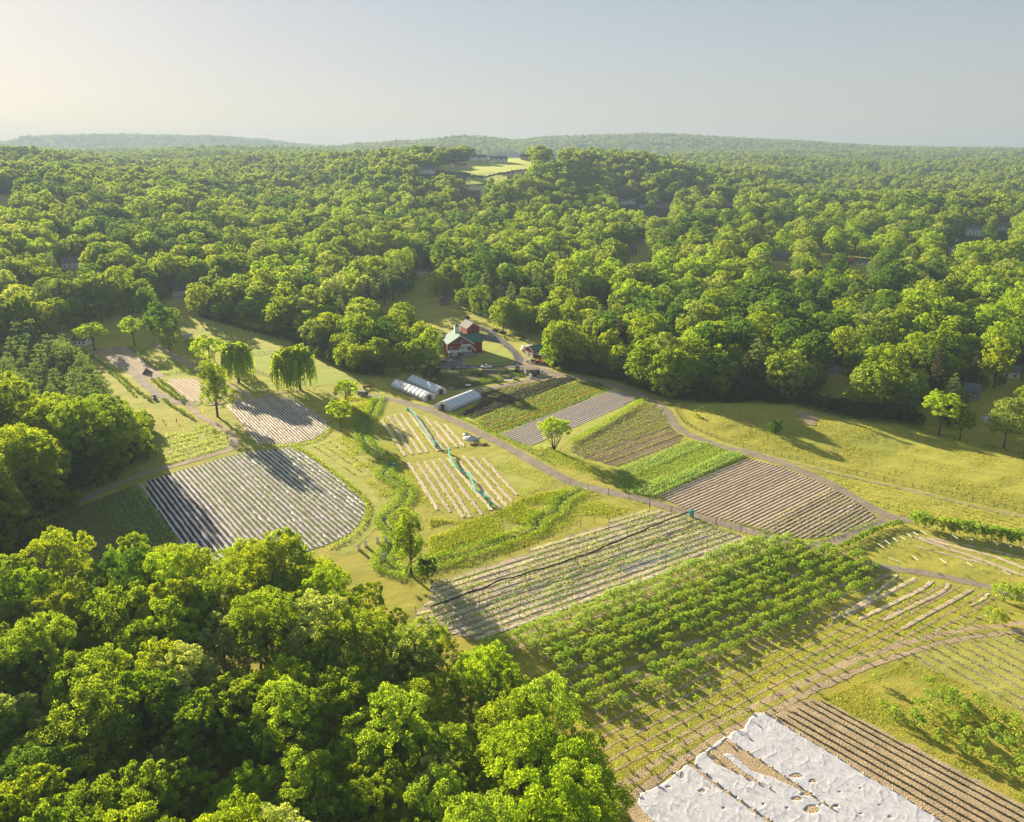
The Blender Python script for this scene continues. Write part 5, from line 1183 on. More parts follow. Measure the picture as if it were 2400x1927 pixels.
# ------------------------------------------------------------------ the farm
def toG(p): return Vector((*G(p), 0))
def win(parent, c, w_, h_, rz=0, frame='white', d=.08):
    f = MB(); f.box(c, (w_ + .3, d, h_ + .3), rz); fo = f.build('window', M[frame], parent)
    q = MB(); n_ = Vector((math.sin(rz), -math.cos(rz), 0)); q.box(Vector(c) + n_ * (d / 2 + .01), (w_, .04, h_), rz); po = q.build('pane', M['glass'], fo)
    m_ = MB(); m_.box(Vector(c) + n_ * (d / 2 + .045), (.09, .03, h_), rz); m_.build('mullion', M[frame], fo)
    return fo
# big red barn
fl, fr = toG(b4((335, 640))[0]), toG(b4((728, 640))[0]); cx0 = (fl + fr) / 2; BW = (fr - fl).length; ang = RAD(13)
barn = thing('barn', 'large red barn house with green roof, white cupola and white decks', 'barn', (cx0.x, cx0.y, 0), ang)
BW = 13.6; BL = 17; EH = 7.2; RI = 4.3; BH = 3.0
mb = MB(); mb.box((0, BL / 2, BH / 2 - .5), (BW, BL, BH + 1)); mb.build('stone_basement', M['stone'], barn)
mb = MB(); mb.prism([(-BW / 2, BH), (BW / 2, BH), (BW / 2, EH), (0, EH + RI), (-BW / 2, EH)], 0, BL); mb.build('wall', M['red'], barn)
mb = MB()
for s_ in (-1, 1): mb.prism([(s_ * (BW / 2 + .7), EH - .42), (0, EH + RI + .03), (0, EH + RI + .3), (s_ * (BW / 2 + .7), EH - .15)], -.8, BL + .5)
roof = mb.build('roof', M['greenroof'], barn)
mb = MB()
for s_ in (-1, 1): mb.prism([(s_ * (BW / 2 + .75), EH - .65), (0, EH + RI - .2), (0, EH + RI + .32), (s_ * (BW / 2 + .75), EH - .12)], -.92, -.82)
mb.build('white_gable_trim', M['white'], barn)
mb = MB(); mb.box((-.2, 9.2, EH + RI + 1.2), (2.6, 2.6, 4.0)); mb.box((-.2, 9.2, EH + RI + 3.25), (3.0, 3.0, .2)); cup = mb.build('cupola', M['white'], roof)
mb = MB(); mb.add([(-1.4, 8.0, EH + RI + 3.35), (1.0, 8.0, EH + RI + 3.35), (1.0, 10.4, EH + RI + 3.35), (-1.4, 10.4, EH + RI + 3.35), (-.2, 9.2, EH + RI + 4.9)], [(0, 1, 4), (1, 2, 4), (2, 3, 4), (3, 0, 4), (3, 2, 1, 0)]); mb.build('cupola_roof', M['darkroof'], roof)
mb = MB(); mb.tube((-.2, 9.2, EH + RI + 4.4), (-.2, 9.2, EH + RI + 7), .07, .04); mb.box((-.2, 9.2, EH + RI + 6), (1.1, .08, .3)); mb.build('weathervane', M['wood'], roof)
# side wing
mb = MB(); mb.prismx([(5, 0), (14.2, 0), (14.2, EH - .4), (9.6, EH + 2.9), (5, EH - .4)], BW / 2, BW / 2 + 6.5); mb.build('side_wing', M['red'], barn)
mb = MB()
for a, b in ((4.4, 9.6), (14.8, 9.6)): mb.prismx([(a, EH - .9), (b, EH + 2.95), (b, EH + 3.2), (a, EH - .65)], BW / 2 - 5.6, BW / 2 + 7)
mb.build('side_roof', M['greenroof'], barn)
win(barn, (-3.0, -.02, 8.0), 1.9, 1.3); win(barn, (.6, -.02, 8.1), 1.7, 1.7)
for xx in (-4.9,): win(barn, (xx, -.02, 4.6), 1.4, 1.5)
for xx, w_ in ((.3, 1.1), (1.9, 1.2), (3.3, 1.2)):
    mb = MB(); mb.box((xx, -.06, 4.2), (w_ + .25, .14, 2.3)); do = mb.build('door', M['white'], barn); mb = MB(); mb.box((xx, -.15, 4.6), (w_ * .5, .05, 1.1)); mb.build('pane', M['glass'], do)
mb = MB(); mb.box((-3.2, -.06, 1.3), (3.2, .14, 2.5)); mb.build('garage_door', M['white'], barn)
mb = MB(); mb.box((.1, -.06, 1.2), (1.1, .14, 2.2)); mb.build('basement_door', M['maroonpaint'], barn)
def railing(mb, x0, x1, y, z, n):
    mb.box(((x0 + x1) / 2, y, z + 1.05), (x1 - x0, .1, .1)); mb.box(((x0 + x1) / 2, y, z + .55), (x1 - x0, .05, .75))
    for k in range(n + 1): mb.box((x0 + (x1 - x0) * k / n, y, z + .55), (.13, .13, 1.1))
mb = MB(); mb.box((-.4, -1.3, BH + .02), (BW - .6, 2.6, .25)); railing(mb, -6.9, .4, -2.5, BH + .1, 6)
for xx in (-6.9, -3.4, .4, 3.5, 5.9): mb.box((xx, -2.45, BH / 2), (.2, .2, BH))
mb.build('lower_deck', M['white'], barn)
mb = MB(); mb.box((2.9, -1.1, 6.0), (5.4, 2.2, .2)); railing(mb, .3, 5.6, -2.1, 6.05, 5)
for xx in (.3, 3.0, 5.6): mb.box((xx, -2.05, 4.5), (.16, .16, 3))
mb.build('balcony', M['white'], barn)
mb = MB()
for k in range(12): mb.box((5.9 + k * .2, -2.6, 5.9 - k * .24), (.3, 1.1, .12))
mb.prism([(5.7, 6.9), (8.3, 3.9), (8.3, 3.1), (5.7, 6.0)], -3.2, -3.1); mb.build('stairs', M['white'], barn)
mb = MB(); mb.box((3.9, -3.2, 1.0), (5.4, 2.6, 2.6)); mb.box((6.6, -3.3, .9), (1.6, 2.3, 1.9)); mb.build('stone_terrace', M['stone'], barn)
# small red barn with grey roof
sb = toG(b4((735, 312))[0]); t = thing('small_barn', 'small red barn with grey shingle roof and white posted lean-to behind the big barn', 'barn', (sb.x, sb.y + 2, 0), RAD(24))
mb = MB(); mb.prism([(-4.2, -.5), (4.0, -.5), (4.0, 4.2), (-.4, 7.4), (-4.2, 4.2)], 0, 11); mb.build('wall', M['red'], t)
mb = MB()
mb.prism([(-4.9, 3.9), (-.4, 7.43), (-.4, 7.7), (-4.9, 4.15)], -.7, 11.6); mb.prism([(8.2, 2.6), (4.0, 4.23), (4.0, 4.5), (8.2, 2.85)], -.7, 11.6); mb.prism([(4.0, 4.23), (-.4, 7.43), (-.4, 7.7), (4.0, 4.5)], -.7, 11.6); mb.build('roof', M['slate'], t)
mb = MB(); mb.prism([(-4.9, 3.7), (-.4, 7.25), (-.4, 7.72), (-4.9, 4.2)], -.82, -.72); mb.prism([(8.2, 2.4), (-.4, 7.25), (-.4, 7.72), (8.2, 2.9)], -.82, -.72); mb.build('white_gable_trim', M['white'], t)
for yy in (0, 3.6, 7.2, 10.8): mb = MB(); mb.box((7.7, yy, 1.3), (.28, .28, 2.8)); mb.build('post', M['white'], t)
mb = MB(); mb.box((.3, -.06, 2.0), (2.4, .12, 2.6)); mb.build('barn_door', M['darkroof'], t)
# silo behind it
q = toG(b4((640, 150))[0]); t = thing('silo', 'short dark domed silo behind the small barn', 'silo', (q.x, q.y, 0))
mb = MB(); mb.tube((0, 0, 0), (0, 0, 5), 1.6, 1.6, 14); mb.build('drum', M['slate'], t); mb = MB(); mb.ball((0, 0, 5), (1.62, 1.62, 1.3), 14, 6); mb.build('dome', M['darkroof'], t, True)
# red garage
A, B, Cc = toG(b4((1548, 622))[0]), toG(b4((1690, 672))[0]), toG(b4((1850, 642))[0])
W1 = (B - A).length; fx = (B - A).normalized(); an = math.atan2(fx.y, fx.x); print('garage', W1, (Cc - B).length)
W1 = max(7.0, min(9.5, W1)); t = thing('garage', 'red two door garage with green roof beside the machinery', 'garage', tuple((A + B) / 2), an)
Lg = 9.5
mb = MB(); mb.prism([(-W1 / 2, -.3), (W1 / 2, -.3), (W1 / 2, 3.7), (0, 5.9), (-W1 / 2, 3.7)], 0, Lg); mb.build('wall', M['redside'], t)
mb = MB()
for s_ in (-1, 1): mb.prism([(s_ * (W1 / 2 + .5), 3.45), (0, 5.93), (0, 6.15), (s_ * (W1 / 2 + .5), 3.65)], -.5, Lg + .4)
mb.build('roof', M['greenroof'], t)
for s_ in (-1, 1): mb = MB(); mb.box((s_ * W1 * .24, -.06, 1.5), (W1 * .36, .14, 2.9)); mb.build('garage_door', M['white'], t)
mb = MB(); mb.prism([(-W1 / 2 - .5, 3.3), (0, 5.75), (0, 6.18), (-W1 / 2 - .5, 3.72)], -.62, -.52); mb.prism([(W1 / 2 + .5, 3.3), (0, 5.75), (0, 6.18), (W1 / 2 + .5, 3.72)], -.62, -.52); mb.build('white_trim', M['white'], t)
f = MB(); f.box((W1 / 2 + .03, 3, 2), (.1, 1.3, 1.1)); f.build('window', M['white'], t)
q = toG(b4((1825, 700))[0]); t = thing('lean_to', 'open shed with pale sloping roof over parked machinery', 'shed', (q.x, q.y + 2, 0), an + .1)
mb = MB(); mb.add([(-4.5, -2.4, 2.5), (4.5, -2.4, 2.5), (4.5, 2.6, 3.3), (-4.5, 2.6, 3.3), (-4.5, -2.4, 2.62), (4.5, -2.4, 2.62), (4.5, 2.6, 3.42), (-4.5, 2.6, 3.42)], [(0, 3, 2, 1), (4, 5, 6, 7), (0, 1, 5, 4), (2, 3, 7, 6), (1, 2, 6, 5), (3, 0, 4, 7)]); mb.build('roof', M['grey'], t)
for xx in (-4.2, 0, 4.2):
    for yy, hh in ((-2.1, 2.5), (2.3, 3.2)): mb = MB(); mb.box((xx, yy, hh / 2), (.18, .18, hh)); mb.build('post', M['wood'], t)
# greenhouses
def greenhouse(label, A, B, Cn, group='white hoop greenhouses', roll=True):
    """A-B long near side, Cn other corner of the front at B"""
    A, B, Cn = toG(A), toG(B), toG(Cn); L = (B - A).length; d = (B - A).normalized(); wv = Cn - B; Wd = abs(d.x * wv.y - d.y * wv.x); side = 1 if d.x * wv.y - d.y * wv.x > 0 else -1
    Wd = max(6.5, min(9.5, Wd)); nm = Vector((-d.y, d.x, 0)) * side; mid = (A + B) / 2 + nm * Wd / 2
    t = thing('greenhouse', label, 'greenhouse', tuple(mid), math.atan2(d.y, d.x), group); print('gh', L, Wd)
    prof = [(-Wd / 2, 0), (-Wd / 2, 1.5), (-Wd / 2 * .84, 2.25), (-Wd / 2 * .42, 3.2), (-Wd / 2 * .08, 3.78), (Wd / 2 * .08, 3.78), (Wd / 2 * .42, 3.2), (Wd / 2 * .84, 2.25), (Wd / 2, 1.5), (Wd / 2, 0)]
    mb = MB(); nseg = max(6, int(L / 1.6)); np_ = len(prof); vs = []
    for k in range(nseg + 1):
        sag = .985 if k % 2 else 1.0
        for (yy, zz) in prof: vs.append((-L / 2 + L * k / nseg, yy * (sag if zz > 1 else 1), zz * (sag if zz > 2 else 1)))
    fs = [(k * np_ + j, (k + 1) * np_ + j, (k + 1) * np_ + j + 1, k * np_ + j + 1) for k in range(nseg) for j in range(np_ - 1)]
    mb.add(vs, fs); mb.build('film_cover', M['poly'], t)
    for k in range(0, nseg + 1, 2):
        mb = MB(); x_ = -L / 2 + L * k / nseg
        for j in range(np_ - 1): mb.tube((x_, prof[j][0] * 1.012, prof[j][1] * 1.012), (x_, prof[j + 1][0] * 1.012, prof[j + 1][1] * 1.012), .055, n=4, cap=False)
        mb.build('hoop', M['grey'], t)
    for s_ in (-1, 1):
        mb = MB(); x_ = s_ * L / 2; sub = [p for p in prof]; 
        mb.add([(x_ - s_ * .05, yy, zz) for yy, zz in sub] + [(x_ + s_ * .05, yy, zz) for yy, zz in sub], [tuple(range(len(sub))), tuple(range(2 * len(sub) - 1, len(sub) - 1, -1))]); mb.build('end_wall', M['poly'], t)
        mb = MB(); mb.box((x_ + s_ * .12, 0, 1.25), (.1, 2.2, 2.5)); mb.build('door_opening', M['darkroof'], t)
        for q in (-1, 1): mb = MB(); mb.box((x_ + s_ * .7, q * 1.7, 1.2), (1.3, .07, 2.3), rz=q * .4); mb.build('door_flap', M['poly'], t)
    mb = MB()
    for s_ in (-1, 1): mb.box((0, s_ * (Wd / 2 + .06), .25), (L, .1, .5)); mb.tube((-L / 2, s_ * (Wd / 2 + .1), 1.35), (L / 2, s_ * (Wd / 2 + .1), 1.35), .06, n=5)
    mb.build('base_board', M['wood'], t)
    return t
greenhouse('long white hoop greenhouse nearest the farm road, left of two abreast', d2((1450, 1332))[0], d2((1778, 1472))[0], d2((1885, 1440))[0])
greenhouse('long white hoop greenhouse, farther of the two abreast', d2((1614, 1288))[0], d2((1895, 1412))[0], d2((1992, 1386))[0])
greenhouse('white hoop greenhouse lying crosswise at the vegetable beds', c1((1012, 882))[0], c1((795, 972))[0], c1((690, 932))[0])
# ---- vehicles
def wheels(t, xs, y, r=.36, w_=.24):
    for xx in xs:
        for s_ in (-1, 1):
            mb = MB(); mb.tube((xx, s_ * y - w_ / 2, r), (xx, s_ * y + w_ / 2, r), r, r, 14); wo = mb.build('wheel', M['tyre'], t); mb = MB(); mb.tube((xx, s_ * (y + w_ / 2 + .005) - .01, r), (xx, s_ * (y + w_ / 2 + .005) + .01, r), r * .55, r * .55, 10); mb.build('rim', M['carsilver'], wo)
def car(label, p, rz, paint, suv=0, cat='car', group=None, name='parked_car', off=(0, 0)):
    v = toG(p); t = thing(name, label, cat, (v.x + off[0], v.y + off[1], .08), rz, group); h = .25 * suv
    lo = [(-2.2, .35), (2.2, .35), (2.25, .75), (2.1, .92 + h * .5), (1.0, 1.0 + h * .5), (-1.7, 1.02 + h * .5), (-2.2, .9 + h * .5), (-2.28, .6)]
    mb = MB(); mb.prism([(a, b) for a, b in lo], -.88, .88); mb.build('body', M[paint], t)
    z0 = 1.0 + h * .5
    mb = MB(); mb.add([(-1.85 + .1 * suv, -.78, z0), (1.05, -.78, z0), (1.05, .78, z0), (-1.85 + .1 * suv, .78, z0), (-1.3 - .4 * suv, -.62, 1.5 + h), (.3, -.62, 1.5 + h), (.3, .62, 1.5 + h), (-1.3 - .4 * suv, .62, 1.5 + h)], [(0, 1, 5, 4), (2, 3, 7, 6), (1, 2, 6, 5), (3, 0, 4, 7)]); mb.build('windows', M['glass'], t)
    mb = MB(); mb.box((-.5 - .2 * suv, 0, 1.52 + h), (1.7 + .4 * suv, 1.28, .07)); mb.build('roof', M[paint], t)
    wheels(t, (-1.4, 1.4), .80)
    for s_ in (-1, 1): mb = MB(); mb.box((2.22, s_ * .62, .72), (.08, .3, .16)); mb.build('headlight', M['white'], t)
    return t
def pickup(label, p, rz, paint):
    v = toG(p); t = thing('pickup_truck', label, 'pickup truck', (v.x, v.y, .08), rz)
    mb = MB(); mb.prism([(-2.9, .45), (2.9, .45), (2.95, .95), (2.8, 1.15), (1.5, 1.25), (-.55, 1.25), (-.55, .8), (-2.9, .8)], -.98, .98)
    for s_ in (-1, 1): mb.box((-1.73, s_ * .93, 1.03), (2.34, .1, .46))
    mb.box((-2.86, 0, 1.03), (.1, 1.9, .46)); mb.build('body', M[paint], t)
    mb = MB(); mb.add([(-.5, -.86, 1.25), (1.55, -.86, 1.25), (1.55, .86, 1.25), (-.5, .86, 1.25), (-.4, -.7, 1.85), (.75, -.7, 1.85), (.75, .7, 1.85), (-.4, .7, 1.85)], [(0, 1, 5, 4), (2, 3, 7, 6), (1, 2, 6, 5), (3, 0, 4, 7)]); mb.build('windows', M['glass'], t)
    mb = MB(); mb.box((.18, 0, 1.88), (1.3, 1.44, .08)); mb.build('roof', M[paint], t); wheels(t, (-1.85, 1.9), .88, .42, .28); return t
pickup('white pickup truck parked alone on the drive in front of the barn', b4((945, 828))[0], math.pi - .03, 'carwhite')
car('black car parked leftmost of the three on the drive', b4((408, 838))[0], -1.5, 'cardark', 1); car('silver car parked in the middle of the three on the drive', b4((500, 832))[0], -1.5, 'carsilver'); car('pale car parked rightmost of the three on the drive', b4((600, 832))[0], -1.5, 'carsilver', 1)
car('black car under the tree beside the barn', b4((268, 738))[0], .6, 'cardark'); car('dark car by the wood, left of two beyond the barn drive', b4((1095, 255))[0], -.6, 'cardark', 1); car('dark car by the wood, right of two beyond the barn drive', b4((1205, 290))[0], -.6, 'cardark', 1)
car('silver and maroon car parked on grass beside the left gravel lane', d1((1130, 1358))[0], -.95, 'carsilver', 1)
car('dark car at the corner of the white left house', d1((1510, 625))[0], .3, 'cardark')
car('white vehicle under trees at the left forecourt', d1((675, 662))[0], .2, 'carwhite', 1, name='parked_van', cat='van')
# box truck / camper
v = toG(b4((1575, 560))[0]); t = thing('camper_truck', 'white camper truck parked behind the red garage', 'truck', (v.x, v.y + 1, .05), math.pi + .35)
mb = MB(); mb.box((-1.2, 0, 1.75), (5, 2.3, 2.3)); mb.box((1.9, 0, 2.45), (1.5, 2.2, .9)); mb.build('box_body', M['white'], t); mb = MB(); mb.prism([(1.35, .5), (3.6, .5), (3.6, 1.1), (2.7, 1.3), (2.3, 1.95), (1.35, 1.95)], -1, 1); mb.build('cab', M['carwhite'], t)
mb = MB(); mb.add([(2.72, -.8, 1.33), (2.72, .8, 1.33), (2.36, .8, 1.9), (2.36, -.8, 1.9)], [(0, 1, 2, 3)]); mb.build('windscreen', M['glass'], t); wheels(t, (-2.2, 2.4), .95, .42)
def tractor(label, p, rz, paint, name='tractor'):
    v = toG(p); t = thing(name, label, 'tractor', (v.x, v.y, .05), rz)
    mb = MB(); mb.box((.75, 0, 1.0), (1.7, .75, .75)); mb.box((-.5, 0, .8), (1.3, .9, .5)); mb.build('hood', M[paint], t)
    for s_ in (-1, 1):
        mb = MB(); mb.tube((-.75, s_ * .75 - .2, .75), (-.75, s_ * .75 + .2, .75), .75, .75, 14); mb.build('rear_wheel', M['tyre'], t)
        mb = MB(); mb.tube((1.35, s_ * .6 - .12, .42), (1.35, s_ * .6 + .12, .42), .42, .42, 12); mb.build('front_wheel', M['tyre'], t)
    mb = MB()
    for s_ in (-1, 1): mb.tube((-.9, s_ * .5, 1), (-.9, s_ * .5, 2.5), .05, n=5); mb.tube((.0, s_ * .5, 1.3), (-.1, s_ * .5, 2.5), .05, n=5)
    mb.box((-.5, 0, 2.52), (1.3, 1.3, .09)); mb.build('canopy', M[paint], t); mb = MB(); mb.box((-.6, 0, 1.3), (.5, .5, .5)); mb.build('seat', M['tyre'], t); mb = MB(); mb.tube((1.1, .15, 1.3), (1.1, .15, 2.0), .05, n=6); mb.build('exhaust', M['tyre'], t)
    return t
tractor('green tractor stopped on the junction below the barn lawn', b4((1425, 838))[0], 1.9, 'cargreen'); tractor('green tractor in the row of machines by the garage', b4((1685, 735))[0], .3, 'cargreen'); tractor('red tractor in the row of machines by the garage', b4((1775, 752))[0], .8, 'carred'); tractor('yellow tractor at the right end of the machine row', b4((1838, 772))[0], 1.2, 'caryellow')
def implement(label, p, rz, paint, name='farm_implement', big=1.0):
    v = toG(p); t = thing(name, label, 'farm machine', (v.x, v.y, .05), rz)
    mb = MB(); mb.box((0, 0, .8), (2.4 * big, .16, .16)); mb.box((0, .9, .8), (2.4 * big, .16, .16)); mb.box((-.9, .45, .8), (.16, 1, .16)); mb.box((.9, .45, .8), (.16, 1, .16)); mb.tube((-.5, 0, .8), (0, -1.4, .6), .08); mb.tube((.5, 0, .8), (0, -1.4, .6), .08); mb.box((0, .45, 1.15), (.9, .7, .5)); mb.build('frame', M[paint], t)
    for k in range(5): mb = MB(); xx = -1 + .5 * k; mb.tube((xx - .03, .5, .4), (xx + .03, .5, .4), .4, .4, 10); mb.build('disc', M['tyre'], t)
implement('grey implement at the left end of the machine row', b4((1595, 745))[0], .4, 'grey'); implement('red implement between the tractors', b4((1735, 765))[0], 1.2, 'carred'); implement('orange-red implement under the open shed', b4((1830, 730))[0], .1, 'carred'); implement('dark implement at the right end under the round tree', b4((1905, 795))[0], .9, 'post', big=1.2)
# wagons by the stream
v = toG(d2((1215, 1345))[0]); t = thing('farm_wagon', 'dark red flat wagon on grass behind the tarped trailer', 'wagon', (v.x, v.y, 0), .1)
mb = MB(); mb.box((0, 0, .9), (4.4, 1.9, .18)); mb.box((-2.1, 0, 1.35), (.12, 1.9, .8)); mb.box((2.1, 0, 1.35), (.12, 1.9, .8)); mb.box((0, .92, 1.15), (4.4, .08, .4)); mb.build('bed', M['maroonpaint'], t); wheels(t, (-1.4, 1.4), .9, .42)
v = toG(d2((1160, 1410))[0]); t = thing('trailer', 'grey tarped trailer with red tail at the end of the farm road', 'trailer', (v.x, v.y, 0), -.35)
mb = MB(); mb.prism([(-2.2, .6), (2.2, .6), (2.2, 1.7), (1.9, 2.2), (-1.9, 2.2), (-2.2, 1.7)], -1, 1); mb.build('tarped_load', M['tarpgrey'], t); mb = MB(); mb.box((2.5, 0, 1.1), (.6, 1.9, 1.1)); mb.build('tailgate', M['maroonpaint'], t); wheels(t, (-1.3, 1.3), .9, .4)
# stone root cellar + wall, tank, tables
A, B = toG(b4((1562, 938))[0]), toG(b4((1790, 930))[0]); d = (B - A); t = thing('stone_shed', 'low stone shed with flat roof below the yard, dark doorway', 'shed', tuple((A + B) / 2), math.atan2(d.y, d.x))
Ls = d.length; mb = MB(); mb.box((0, 2, 1.2), (Ls, 4, 2.6)); mb.build('wall', M['stone'], t); mb = MB(); mb.box((0, 2, 2.62), (Ls + .6, 4.6, .2)); mb.build('roof', M['wood'], t); mb = MB(); mb.box((-.6, -.04, 1.1), (1.1, .12, 2.1)); mb.build('doorway', M['darkroof'], t); mb = MB(); mb.box((Ls * .36, -.04, 1.1), (1.6, .12, 1.8)); mb.build('side_doorway', M['darkroof'], t)
def wallstrip(name, label, px, h_, th, mat, cat='wall'):
    p = chaikin(GL(px), 1); mb = MB()
    for i in range(len(p) - 1):
        a, b = Vector((*p[i], 0)), Vector((*p[i + 1], 0)); d = b - a; mb.box(tuple((a + b) / 2 + Vector((0, 0, h_ / 2 - .1))), (d.length + .02, th, h_ + .2), math.atan2(d.y, d.x))
    o = mb.build(name, M[mat]); tag(o, label, cat); return o
wallstrip('retaining_wall', 'long pale stone retaining wall below the barn drive', b4((870, 885), (1200, 895), (1390, 898), (1540, 882)), 1.3, .5, 'stone')
v = toG(b4((1645, 990))[0]); t = thing('water_tank', 'white cylindrical tank standing in front of the stone shed', 'tank', (v.x, v.y, 0)); mb = MB(); mb.tube((0, 0, .3), (0, 0, 2.1), .8, .8, 14); mb.tube((0, 0, 2.1), (0, 0, 2.5), .8, .25, 14); mb.build('drum', M['white'], t); mb = MB(); mb.box((0, 0, .12), (1.7, 1.7, .3)); mb.build('base', M['wood'], t)
v = toG(b4((1812, 895))[0]); t = thing('water_tank', 'pale round tank at the right corner of the stone shed', 'tank', (v.x, v.y, 0)); mb = MB(); mb.tube((0, 0, 0), (0, 0, 1.2), .75, .75, 12); mb.ball((0, 0, 1.2), (.75, .75, .25), 12, 4); mb.build('drum', M['white'], t)
def table(label, p, rz, sz, mat='white', tilt=0):
    v = toG(p); t = thing('bench_frame', label, 'bench', (v.x, v.y, 0), rz)
    mb = MB(); mb.box((0, 0, .85), (sz[0], sz[1], .08)); mb.build('top', M[mat], t)
    for a in (-1, 1):
        for b in (-1, 1): mb = MB(); mb.box((a * sz[0] * .44, b * sz[1] * .42, .42), (.1, .1, .82)); mb.build('leg', M['wood'], t)
table('long pale bench on the shaded slope beside the greenhouse lane', c1((1210, 755))[0], .25, (4.6, 1.4)); table('square pale bench frame on the shaded slope', c1((915, 790))[0], -.3, (2.6, 2.2)); table('small grey bench near the farther greenhouse', c1((798, 812))[0], .1, (2.6, 1.2), 'grey')
# garden ring hedge
P_ = b4((1222, 350), (1260, 385), (1350, 402), (1450, 395), (1530, 370), (1540, 345), (1480, 325), (1380, 315), (1280, 322)); P_.append(P_[0])
c, n_ = crop_line(GL(P_), .9, .9, 30, g, 0); o = cloud_obj('round_hedge', c, n_, .4, 'leafdark', seed=3); tag(o, 'low circular garden hedge on the lawn right of the barn drive', 'hedge')
# ---- fences
def fence(name, label, px, step, hp, rails=2, mat='post', th=.14, world=None, rail_t=.09, cat='fence', group=None, post_child=True):
    p = resample(chaikin(world or GL(px), 2), step); t = thing(name, label, cat, (p[0][0], p[0][1], 0), 0, group); ox, oy = p[0]; me0 = None
    for i, (a, b) in enumerate(p[:100]):
        if me0 is None: mb = MB(); mb.box((0, 0, hp / 2 - .1), (th, th, hp + .2)); me0 = mb.mesh('post', M[mat])
        q = link(bpy.data.objects.new('post', me0), t); q.location = (a - ox, b - oy, 0); q.rotation_euler = (R.gauss(0, .03), R.gauss(0, .03), R.uniform(0, 1))
    if rails:
        mb = MB()
        for i in range(len(p) - 1):
            a, b = Vector((p[i][0] - ox, p[i][1] - oy, 0)), Vector((p[i + 1][0] - ox, p[i + 1][1] - oy, 0)); d = b - a
            for k in range(rails): zz = hp * (.42 + .48 * k / max(1, rails - 1)) if rails > 1 else hp * .9; mb.box(tuple((a + b) / 2 + Vector((0, 0, zz))), (d.length, rail_t * .6, rail_t), math.atan2(d.y, d.x))
        mb.build('rails', M[mat], t)
    return t
fence('pasture_fence', 'long dark post and rail fence between the track and the pasture', c3((185, 240), (215, 300), (250, 350), (400, 415), (520, 460), (720, 505), (900, 550), (1100, 600), (1330, 650), (1540, 700), (1800, 760), (2156, 840), (2500, 930)), 3.0, 1.35, 2)
fence('wire_fence', 'thin post fence along the foot of the wood above the pasture', d7((760, 825), (1080, 870), (1370, 955), (1700, 1015), (2080, 1110), (2400, 1200)), 4.5, 1.2, 2, rail_t=.04)
fence('lawn_fence', 'low curved fence round the barn lawn', b4((1180, 480), (1320, 530), (1380, 600), (1400, 680), (1330, 750), (1160, 775), (900, 772)), 3.2, 1.1, 2)
fence('stream_fence', 'thin dark post fence along the near side of the brook meadow', c4((620, 1230), (880, 1190), (1180, 1110), (1590, 940), (1960, 800), (2156, 740)), 5.5, 2.2, 1, rail_t=.03, th=.12)
fence('wire_fence', 'wire fence curving round the lower berry plot', c4((540, 800), (760, 815), (1000, 770), (1240, 690), (1470, 580), (1700, 500)), 5.0, 1.3, 2, rail_t=.03, th=.09)
fence('deer_fence', 'tall thin post fence along the near edge of the farm road', d3((880, 850), (960, 880), (1160, 925), (1410, 1000), (1650, 1070), (1890, 1140), (2020, 1170), (2156, 1210)) + c3((700, 985))[0:1], 7.5, 2.6, 2, rail_t=.03, th=.13)
fence('meadow_fence', 'fence of dark posts along the willow meadow', d2((60, 1165), (230, 1225)), 2.6, 1.5, 2); fence('meadow_fence', 'fence of dark posts across the far willow meadow', d2((0, 1000), (170, 985), (300, 975)), 3, 1.3, 2); fence('paddock_fence', 'dark post fence from the willows toward the wagons', d2((1000, 1285), (1180, 1280), (1280, 1320)), 3, 1.3, 2); fence('paddock_fence', 'low fence in front of the weeping willows', d2((100, 1390), (250, 1385), (370, 1370)), 3, 1.3, 2)
# ---- stakes in the berry fields
def stakes(rows, step, h_, mat, label, group, name='stake', th=.08, edge=None):
    me0 = None; k = 0
    mb = MB(); mb.tube((0, 0, -.1), (0, 0, h_), th / 2, th / 2, 5); me0 = mb.mesh(name, M[mat])
    for i, (a, b) in enumerate(rows):
        L = (b - a).length; m_ = int(L / step)
        for j in range(m_ + 1):
            q = a.lerp(b, min(1, (j + .2 * (i % 3)) / max(1, m_))); o = link(bpy.data.objects.new(name, me0)); o.location = (q.x, q.y, 0); o.rotation_euler = (R.gauss(0, .03), R.gauss(0, .03), 0)
            tag(o, label % (ordw(j), ordw(i)), 'stake', group); k += 1
    return k
stakes(rh[::2], 14, 2.4, 'wood', '%s wooden stake from the left on the %s staked line of the berry field', 'stakes of the berry field', th=.16)
stakes(re2, 12, 1.9, 'white', '%s pale stake from the far end on the %s lower woodchip row', 'stakes of the lower middle plot', th=.09)
stakes(re1, 14, 1.9, 'white', '%s pale stake from the far end on the %s upper woodchip row', 'stakes of the upper middle plot', th=.09)
